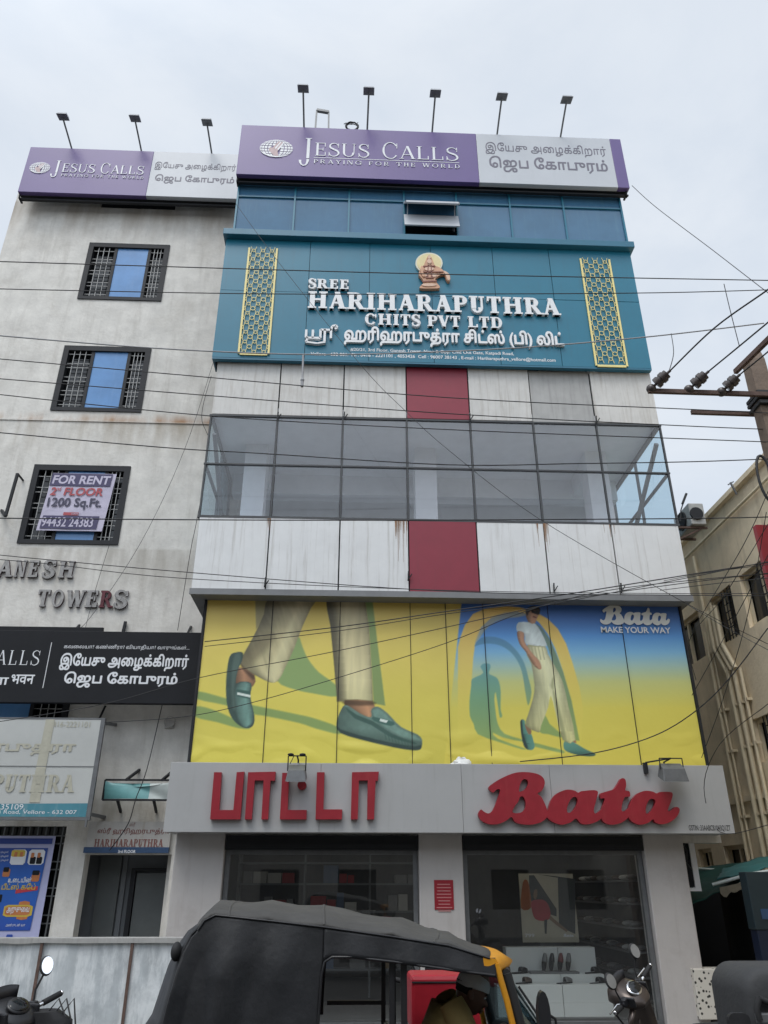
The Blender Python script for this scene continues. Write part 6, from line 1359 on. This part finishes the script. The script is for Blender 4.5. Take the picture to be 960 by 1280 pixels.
# ============================================================ driver
mat('skin', (.17,.09,.062), .5, var=.1, scale=20); mat('khaki_shirt', (.30,.215,.075), .8, var=.18, scale=8, bump=.4, bscale=9); mat('cap_cloth', (.62,.62,.60), .85, var=.12, scale=9, bump=.2); mat('trouser_cloth', (.05,.045,.04), .85, var=.15); mat('hair', (.01,.009,.008), .8)
hd = P(588, 1240, 5.5)
def skin(name, verts, edges, radii, m, parent, sub=2):
    me = bpy.data.meshes.new(name); me.from_pydata([Vector(v)-ORG[parent] for v in verts], edges, []); ob = bpy.data.objects.new(name, me); COL.objects.link(ob)
    md = ob.modifiers.new('s', 'SKIN'); md.use_smooth_shade = True
    for i, r in enumerate(radii): me.skin_vertices[0].data[i].radius = r if isinstance(r, tuple) else (r, r); me.skin_vertices[0].data[i].use_root = (i == 0)
    sb = ob.modifiers.new('u', 'SUBSURF'); sb.levels = sub; sb.render_levels = sub
    dg = bpy.context.evaluated_depsgraph_get(); m2 = bpy.data.meshes.new_from_object(ob.evaluated_get(dg)); bpy.data.objects.remove(ob); bpy.data.meshes.remove(me)
    m2.materials.clear(); m2.materials.append(M[m]); ob = bpy.data.objects.new(name, m2); COL.objects.link(ob); ob.parent = parent; ORG[ob] = ORG[parent]
    for p in m2.polygons: p.use_smooth = True
    return ob
px_, py_, pz_ = hd
per = root('person', 'driver in a pale cap and khaki shirt sitting bent forward inside the auto rickshaw', 'person', (px_-.2, py_, .74))
hip = Vector((px_-.24, py_, .80)); chest = Vector((px_-.15, py_, 1.10)); neck = Vector((px_-.045, py_, pz_-.125))
V_ = [hip, hip+Vector((.02,0,.14)), chest, neck, neck+Vector((.045,0,.075))]
E2 = [(0,1),(1,2),(2,3),(3,4)]; Rr = [(.15,.12),(.14,.115),(.155,.12),(.055,.055),(.05,.05)]
for sd_ in (-1, 1):
    i = len(V_); sh = chest+Vector((.04, .19*sd_, .03)); el = sh+Vector((.12, .05*sd_, -.25)); wr = Vector((hx-.30, MY+.30*sd_, 1.0))
    V_ += [sh, el, wr]; E2 += [(2,i),(i,i+1),(i+1,i+2)]; Rr += [.062,.045,.03]
    i = len(V_); kn = hip+Vector((.44, .14*sd_, .0)); an = Vector((kn.x-.02, kn.y, .46)); toe = an+Vector((.13,0,-.05))
    V_ += [hip+Vector((.05,.1*sd_,0)), kn, an, toe]; E2 += [(0,i),(i,i+1),(i+1,i+2),(i+2,i+3)]; Rr += [.09,.065,.045,.04]
skin('body', V_, E2, Rr, 'skin', per)
hdm = MB(); tilt = Matrix.Rotation(rad(24), 3, 'Y')
def hp(x, y, z): return hd + tilt @ Vector((x, y, z))
rings = []
for i in range(19):
    t = i/18; z = .125-.25*t
    prof = math.sqrt(max(0, 1-((t-.42)/.60)**2)) if t < .5 else math.sqrt(max(.0, 1-((t-.42)/.60)**2))
    fr_ = [0.098,.0][0]*prof; bk = .098*prof*(1-.35*max(0, t-.55)/.45); sw = .074*prof*(1-.25*max(0, t-.6)/.4)
    face = {6:.002,7:.0,8:.001,9:-.003,10:.004,11:.006,12:.001,13:.006,14:.003,15:.007,16:.008}.get(i, 0)
    rr = []
    for j in range(24):
        a = 2*math.pi*j/24; x = math.cos(a); y = math.sin(a)
        xx = (fr_+face*(x > .6)) * x if x > 0 else bk*x
        if x > .96 and 9 <= i <= 12: xx += (.006,.014,.022,.012)[i-9]
        rr.append(hp(xx+.004, sw*y, z))
    rings.append(rr)
hdm.loft(rings)
for s in (-1, 1):
    hdm.ell(hp(-.005, .075*s, -.012), (.020,.010,.030), 10, 7)
hdm.ell(hp(.094, 0, -.064), (.012,.024,.006), 10, 6); hdm.ell(hp(.092, 0, -.076), (.012,.022,.006), 10, 6)
for s in (-1, 1): hdm.mi = 1; hdm.ell(hp(.084, .031*s, .006), (.011,.014,.008), 10, 6); hdm.mi = 2; hdm.ell(hp(.093, .031*s, .006), (.004,.006,.006), 8, 6); hdm.ell(hp(.090, .031*s, .026), (.010,.022,.004), 8, 5)
hdm.build('head', ['skin', 'sign_white', 'hair'], per)
cm = MB(); rings = []
for i in range(9):
    t = i/8; z = .035+.098*t; r = math.sqrt(max(0.0, 1-(t*.98)**2.2))
    rings.append([hp((.105*math.cos(a)+.002)*max(r,.02), .085*math.sin(a)*max(r,.02), z+.012*(math.cos(a) < -.3)*(t < .2)*-1.5) for a in [2*math.pi*j/24 for j in range(24)]])
cm.loft(rings); cm.build('cap', 'cap_cloth', per)
mb = MB(); rings = []
for i in range(6): t = i/5; rings.append([hp(-.06*0+.099*math.cos(a)*(1-.12*t)-.002, .078*math.sin(a)*(1-.12*t), .036-.055*t) for a in [math.pi*.52+math.pi*.96*j/14 for j in range(15)]])
mb.loft(rings, closed=False, caps=False); mb.build('hair', 'hair', per, solid=.006)
# shirt: torso and short sleeves
tors = []
for q, w, d in ((hip+Vector((0,0,.0)), .185,.135), (hip+Vector((.02,0,.14)), .18,.13), (chest+Vector((-.01,0,-.06)), .195,.135), (chest+Vector((.02,0,.05)), .20,.115), (chest.lerp(neck,.5)+Vector((0,0,.0)), .13,.085), (neck+Vector((-.015,0,-.02)), .075,.07), (neck+Vector((-.005,0,.012)), .068,.066)):
    ax = Matrix.Rotation(rad(22), 3, 'Y'); tors.append([q+ax @ Vector((d*math.cos(a)*(1+.03*math.sin(a*5)), w*math.sin(a), 0)) for a in [2*math.pi*j/22 for j in range(22)]])
mb = MB(); mb.loft(tors, caps=False)
for sd_ in (-1, 1):
    sh = chest+Vector((.03, .16*sd_, .05)); el = chest+Vector((.16, .24*sd_, -.22)); d = (el-sh)
    rr = []
    for k, r in ((-.15,.075), (.1,.085), (.4,.08), (.75,.075), (.85,.078)):
        c = sh+d*k; u = d.cross(Vector((0,1,0))).normalized(); v = d.cross(u).normalized(); rr.append([c+u*(r*math.cos(a))+v*(r*math.sin(a)) for a in [2*math.pi*j/14 for j in range(14)]])
    mb.loft(rr, caps=False)
mb.build('shirt', 'khaki_shirt', per)
mb = MB()
for sd_ in (-1, 1):
    h0 = hip+Vector((.0,.09*sd_,0)); kn = hip+Vector((.44,.14*sd_,0)); an = Vector((kn.x-.02, kn.y, .50)); rr = []
    for c, r, n_ in ((h0,.115,(1,0,0)), (h0.lerp(kn,.6),.095,(1,0,0)), (kn,.085,(.7,0,-.7)), (kn.lerp(an,.5),.075,(0,0,-1)), (an,.065,(0,0,-1))):
        n_ = Vector(n_).normalized(); u = Vector((0,1,0)); v = n_.cross(u); rr.append([c+u*(r*math.cos(a))+v*(r*math.sin(a)) for a in [2*math.pi*j/14 for j in range(14)]])
    mb.loft(rr)
mb.build('trousers', 'trouser_cloth', per)
for sd_ in (-1, 1):      # hands closed on the bar
    wr = Vector((hx-.30, MY+.30*sd_, 1.0)); g = Vector((hx-.225, MY+.30*sd_, 1.01)); vv = [wr, wr.lerp(g,.5)+Vector((0,0,.012)), g+Vector((0,0,.022))]; ee = [(0,1),(1,2)]; rr = [.028,(.034,.02),(.032,.016)]
    for k in range(4):
        i = len(vv); y = (k-1.5)*.019; L_ = (.9,1.0,.95,.8)[k]
        vv += [g+Vector((.004,y,.026)), g+Vector((.034*L_,y,.016)), g+Vector((.034*L_,y,-.014)), g+Vector((.008,y,-.022))]; ee += [(2,i),(i,i+1),(i+1,i+2),(i+2,i+3)]; rr += [.0095,.009,.0085,.0075]
    i = len(vv); vv += [wr.lerp(g,.5)+Vector((.004,-.034*sd_,-.002)), g+Vector((-.006,-.036*sd_,-.014)), g+Vector((.016,-.026*sd_,-.022))]; ee += [(1,i),(i,i+1),(i+1,i+2)]; rr += [.012,.0105,.009]
    skin('hand', vv, ee, rr, 'skin', per, 1)

# ============================================================ scooters
def scooter(label, loc, rz, lean, m, cat='scooter', ring='chrome'):
    t = root('motor_scooter', label, cat, (0,0,0), 'scooters parked by the kerb')
    def tyre(x):
        mb = MB(); n = 22; mb.loft([[Vector((x+rr*math.cos(2*math.pi*j/n), yy, .22+rr*math.sin(2*math.pi*j/n))) for j in range(n)] for rr, yy in ((.13,-.045),(.19,-.05),(.22,-.02),(.22,.02),(.19,.05),(.13,.045))], caps=False); w = mb.build('wheel', 'rubber', t)
        mb = MB(); mb.tube([(x,-.04,.22),(x,.04,.22)], .135, 18); mb.build('rim', 'grey_metal', w)
    tyre(.62); tyre(-.62)
    sec = lambda x, z, w, h, n=14: [Vector((x, w*math.copysign(abs(math.cos(a))**.8, math.cos(a)), z+h*math.copysign(abs(math.sin(a))**.8, math.sin(a)))) for a in [2*math.pi*j/n for j in range(n)]]
    mb = MB(); mb.loft([sec(-.85,.66,.06,.05), sec(-.7,.64,.13,.12), sec(-.4,.60,.17,.17), sec(-.1,.52,.16,.17), sec(.02,.42,.14,.1)]); mb.build('body', m, t)
    mb = MB(); mb.loft([sec(-.80,.78,.07,.03), sec(-.6,.80,.12,.05), sec(-.3,.79,.14,.055), sec(-.05,.76,.11,.05), sec(.02,.74,.06,.03)]); mb.build('seat', 'rubber', t)
    mb = MB(); mb.box(-.05,.4,-.15,.15,.27,.32); mb.build('footboard', 'black_plastic', t, bevel=.02)
    mb = MB(); mb.loft([[Vector((x+.07*(1-(y/.24)**2), y*w, z)) for y in (-.24,-.16,-.08,0,.08,.16,.24)] for x, z, w in ((.36,.30,.7),(.40,.5,1.0),(.40,.72,1.02),(.37,.90,.8),(.34,.97,.5))], closed=False, caps=False); mb.build('apron', m, t, solid=.03)
    mb = MB(); mb.loft([[Vector((.62+.26*math.cos(a), y, .24+.25*math.sin(a))) for a in [.35+i*.26 for i in range(10)]] for y in (-.07,-.05,.05,.07)], closed=False, caps=False); mb.tube([(.62,.06,.24),(.45,.05,.8)], .02, 6); mb.tube([(.62,-.06,.24),(.45,-.05,.8)], .02, 6); mb.build('front_fender', m, t, solid=.01)
    # nacelle: turned with the bar
    tilt_ = Matrix.Rotation(rad(-18), 3, 'Y'); nc = Vector((.40, 0, 1.035))
    sec2 = lambda x, w, h, dz=0: [nc+tilt_ @ Vector((x, w*math.copysign(abs(math.cos(a))**.75, math.cos(a)), dz+h*math.copysign(abs(math.sin(a))**.75, math.sin(a)))) for a in [2*math.pi*j/18 for j in range(18)]]
    mb = MB(); mb.loft([sec2(.20,.05,.04,-.03), sec2(.17,.10,.08,-.03), sec2(.09,.135,.088,-.01), sec2(.0,.15,.07,.0), sec2(-.08,.135,.055,.0), sec2(-.13,.085,.035,-.005), sec2(-.145,.05,.02,-.01)]); nac = mb.build('handlebar_cowl', m, t)
    mb = MB(); tl = Matrix.Rotation(rad(-40), 3, 'Y'); c = nc+Vector((-.05, 0, .062))
    mb.ell(c, (.068,.088,.020), 20, 8, tl); mb.mi = 1; mb.ell(c+tl @ Vector((0,0,.007)), (.056,.075,.017), 20, 8, tl); mb.build('instrument_dial', [ring, 'black_glass'], nac)
    mb = MB(); [mb.box(nc.x-.10, nc.x+.02, s_*.128-.012, s_*.128+.012, nc.z-.03, nc.z+.05) for s_ in (-1, 1)]; mb.build('side_cover', 'black_plastic', nac, bevel=.01)
    mb = MB(); mb.loft([[nc+tilt_ @ Vector((.10+.05*math.cos(a)*k, .10*math.sin(a), .06+.07*k)) for a in [-1.4+.28*i for i in range(11)]] for k in (0, .5, 1)], closed=False, caps=False); mb.build('fly_screen', 'black_plastic', nac, solid=.008)
    mb = MB(); mb.ell(nc+tilt_ @ Vector((.155,0,-.02)), (.03,.085,.055)); mb.build('headlamp', 'mirror_face', nac)
    mb = MB(); mb.tube([(.36,-.36,1.09),(.38,-.24,1.06),(.40,-.1,1.03),(.40,.1,1.03),(.38,.24,1.06),(.36,.36,1.09)], .013, 8)
    for s in (-1, 1): mb.tube([(.385,.15*s,1.05),(.44,.2*s,1.055),(.42,.36*s,1.07)], .007, 6)
    hb = mb.build('handlebar', 'chrome', t)
    for s in (-1, 1):
        mb = MB(); mb.tube([(.381,.24*s,1.062),(.36,.37*s,1.092)], .02, 10); mb.mi = 1; mb.ell((.359,.375*s,1.093), (.018,.012,.018), 10, 6); mb.build('grip', ['rubber', 'chrome'], hb)
        mb = MB(); mb.box(.36,.42,.16*s-.025,.16*s+.025,1.03,1.09); mb.build('switch_box', 'black_plastic', hb, bevel=.01)
        mb = MB(); mb.tube([(.40,.17*s,1.06),(.41,.19*s,1.15),(.39,.23*s,1.235)], .007, 6); mb.build('mirror_stem', 'rubber', t)
        c = Vector((.385,.25*s,1.28)); R_ = Matrix.Rotation(rad(0), 3, 'Y'); R_ = Matrix.Rotation(rad(-40), 3, 'Z') @ Matrix.Rotation(rad(28), 3, 'Y')
        mb = MB(); mb.ell(c+Vector((.008,0,0)), (.016,.046,.066), 16, 8, R_); mm = mb.build('mirror', 'rubber', t)
        mb = MB(); n = 20; vs = [c+R_ @ Vector((-.0125, .037*math.cos(a), .056*math.sin(a))) for a in [2*math.pi*j/n for j in range(n)]]; mb.add(vs, [tuple(range(n))]); mb.build('mirror_glass', 'mirror_face', mm)
    mb = MB(); mb.ell((-.86,0,.66), (.03,.09,.04)); mb.build('tail_lamp', 'fascia_red', t)
    mb = MB(); mb.tube([(-.25,.1,.25),(-.75,.13,.3)], .04, 10); mb.build('exhaust', 'chrome', t)
    mb = MB(); mb.tube([(.38,-.1,1.03),(.5,-.16,.95),(.48,-.05,.7)], .008, 5); mb.tube([(.38,.1,1.03),(.52,.14,.93),(.48,.05,.7)], .008, 5); mb.tube([(-.1,.1,.3),(-.12,.26,.02)], .012, 6); mb.build('cables', 'wire', t)
    t.location = loc; t.rotation_euler = (lean, 0, rz); return t
mat('scoot_black', (.02,.02,.022), .32, var=.2); mat('scoot_bronze', (.085,.068,.06), .28, metal=.5, var=.15)
def put_scooter(label, m, rz, lean, anchor, px, py, Y, ring='chrome'):
    """park it so that the point `anchor` of the scooter stands at the given place"""
    t = scooter(label, (0,0,0), rz, lean, m, ring=ring)
    R_ = Matrix.Rotation(rz, 3, 'Z') @ Matrix.Rotation(lean, 3, 'X'); w = P(px, py, Y); off = R_ @ Vector(anchor)
    t.location = (w.x-off.x, w.y-off.y, 0.02); return t
put_scooter('black scooter with one raised mirror parked against the sheet metal fence', 'scoot_black', rad(154), rad(-6), (.36,-.33,1.08), 72, 1233, 6.3, 'scoot_black')
put_scooter('bronze scooter with chrome trimmed dial parked before the display window', 'scoot_bronze', rad(132), rad(-24), (.36,-.3,1.08), 812, 1236, 7.9)
bg_ = P(56, 1263, 6.15)
mat('bag_cloth', (.014,.014,.016), .7, var=.25, bump=.4, bscale=9)
mb = MB(); mb.loft([[Vector((bg_.x+w*math.cos(t)*(1+.08*math.sin(3*t+k)), bg_.y+.11*math.sin(t), z)) for t in [2*math.pi*i/18 for i in range(18)]] for k, (z, w) in enumerate(((.33,.17), (.5,.21), (.72,.22), (bg_.z-.05,.19), (bg_.z,.10)))])
bo = tag(mb.build('black_bag', 'bag_cloth'), 'black cloth bag standing on the footboard of the black scooter by the fence', 'bag')
mb = MB()
for k in range(3): mb.tube([(bg_.x+.02+.05*k, bg_.y-.02, bg_.z-.02), (bg_.x+.09+.05*k, bg_.y-.03, bg_.z+.07), (bg_.x+.19+.02*k, bg_.y-.03, bg_.z-.10)], .006, 5)
mb.build('handle', 'wire', bo)
# soft cargo box on a parked scooter, bottom right
mat('cargo_grey', (.040,.041,.043), .75, var=.12, scale=4, bump=.15, bscale=30)
Y = 4.4; c = P(892, 1240, Y+.40); c.y = Y; tz = P(930, 1209.5, Y).z
cb = root('cargo_box', 'dark grey soft cargo box with rounded corners and a black buckle strap', 'cargo box', (c.x+.3, Y, .82))
w, h = .62, tz-.82; r = .115
def rr_(x0, z0, w, h, r, n=8):
    p = []
    for cx, cz0, a0 in ((x0+w-r, z0+r, -90), (x0+w-r, z0+h-r, 0), (x0+r, z0+h-r, 90), (x0+r, z0+r, 180)):
        p += [(cx+r*math.cos(rad(a0+90*i/n)), cz0+r*math.sin(rad(a0+90*i/n))) for i in range(n+1)]
    return p
p0 = rr_(c.x, .82, w, h, r); cxm, czm = c.x+w/2, .82+h/2
mb = MB(); mb.loft([[Vector((cxm+(x-cxm)*k, Y+d, czm+(z-czm)*k)) for x, z in p0] for k, d in ((.5,-.012),(.8,-.008),(.90,.0),(.955,.012),(.985,.03),(1,.06),(1,.40),(.96,.44))]); mb.build('shell', 'cargo_grey', cb)
mb = MB(); a = fx(914, 941, 1266, 1330, Y-.01); mb.poly([rr_(a[0], .9, a[1]-a[0], a[3]-.9, .03, 4)], Y-.02, .03); mb.build('pocket', 'bag_cloth', cb)
mb = MB(); q = [P(x, y, Y-.03) for x, y in ((949,1248),(962,1254),(985,1262))]; mb.tube(q, .014, 6); mb.tube([q[0], P(946,1262,Y-.03), P(950,1275,Y-.03)], .016, 6); a = fx(944, 985, 1246, 1266, Y-.015); mb.build('strap', 'rubber', cb)
mb = MB(); a = fx(945, 975, 1266, 1280, Y-.02); mb.box(a[0], a[1], Y-.03, Y-.005, a[2], a[3]); mb.build('buckle', 'grey_metal', cb, bevel=.008)
t = scooter('black scooter cut off by the bottom right corner under the cargo box', (0,0,0), 0, 0, 'scoot_black'); t.location = (c.x+.95, Y+.2, 0)
t = put_scooter('black scooter carrying the red box, mostly hidden behind the auto rickshaw', 'scoot_black', rad(90), 0, (-.3,0,.84), 560, 1262, 6.85, 'scoot_black')
yy = 6.6; a, b = P(513,1219,yy), P(606,1252,yy); zs = .86
rb = root('red_box', 'red padded delivery box carried on a scooter behind the auto rickshaw driver', 'delivery box', ((a.x+b.x)/2, yy+.2, zs))
mb = MB(); mb.box(a.x, b.x, yy, yy+.42, zs, a.z); mb.build('padded_shell', 'red_vinyl', rb, bevel=.03)
mb = MB(); mb.box(a.x+.01, b.x-.01, yy-.006, yy+.0, a.z-.05, a.z-.04); mb.build('seam', 'rubber', rb)
# ============================================================ unseen block added behind the photographer to shade the lower front and feed reflections
mat('added_block_wall', (.50,.47,.42), .85, var=.25, scale=1, streak=.4)
op = root('added_opposite_block', 'long plain block added out of view across the street, for reflections and shade on the lower shop front', 'building', (0, -9, 0))
ws = [(x, x+1.6, z, z+1.5) for x in [-26+3.2*i for i in range(17)] for z in (1.0, 4.4, 7.6)]
tmp = MB(); wall(tmp, -28, 30, 0, 10.4, 0, .3, ws); mb = MB(); mb.add([(v.x, -9-v.y, v.z) for v in tmp.v], [tuple(reversed(f)) for f in tmp.f]); mb.box(-28, 30, -22, -9.31, 10.2, 10.6); mb.build('wall', 'added_block_wall', op)
mb = MB(); mb.box(-28, 30, -9.9, -9.6, 0, 10.1); mb.build('window_glazing', 'black_glass', op)
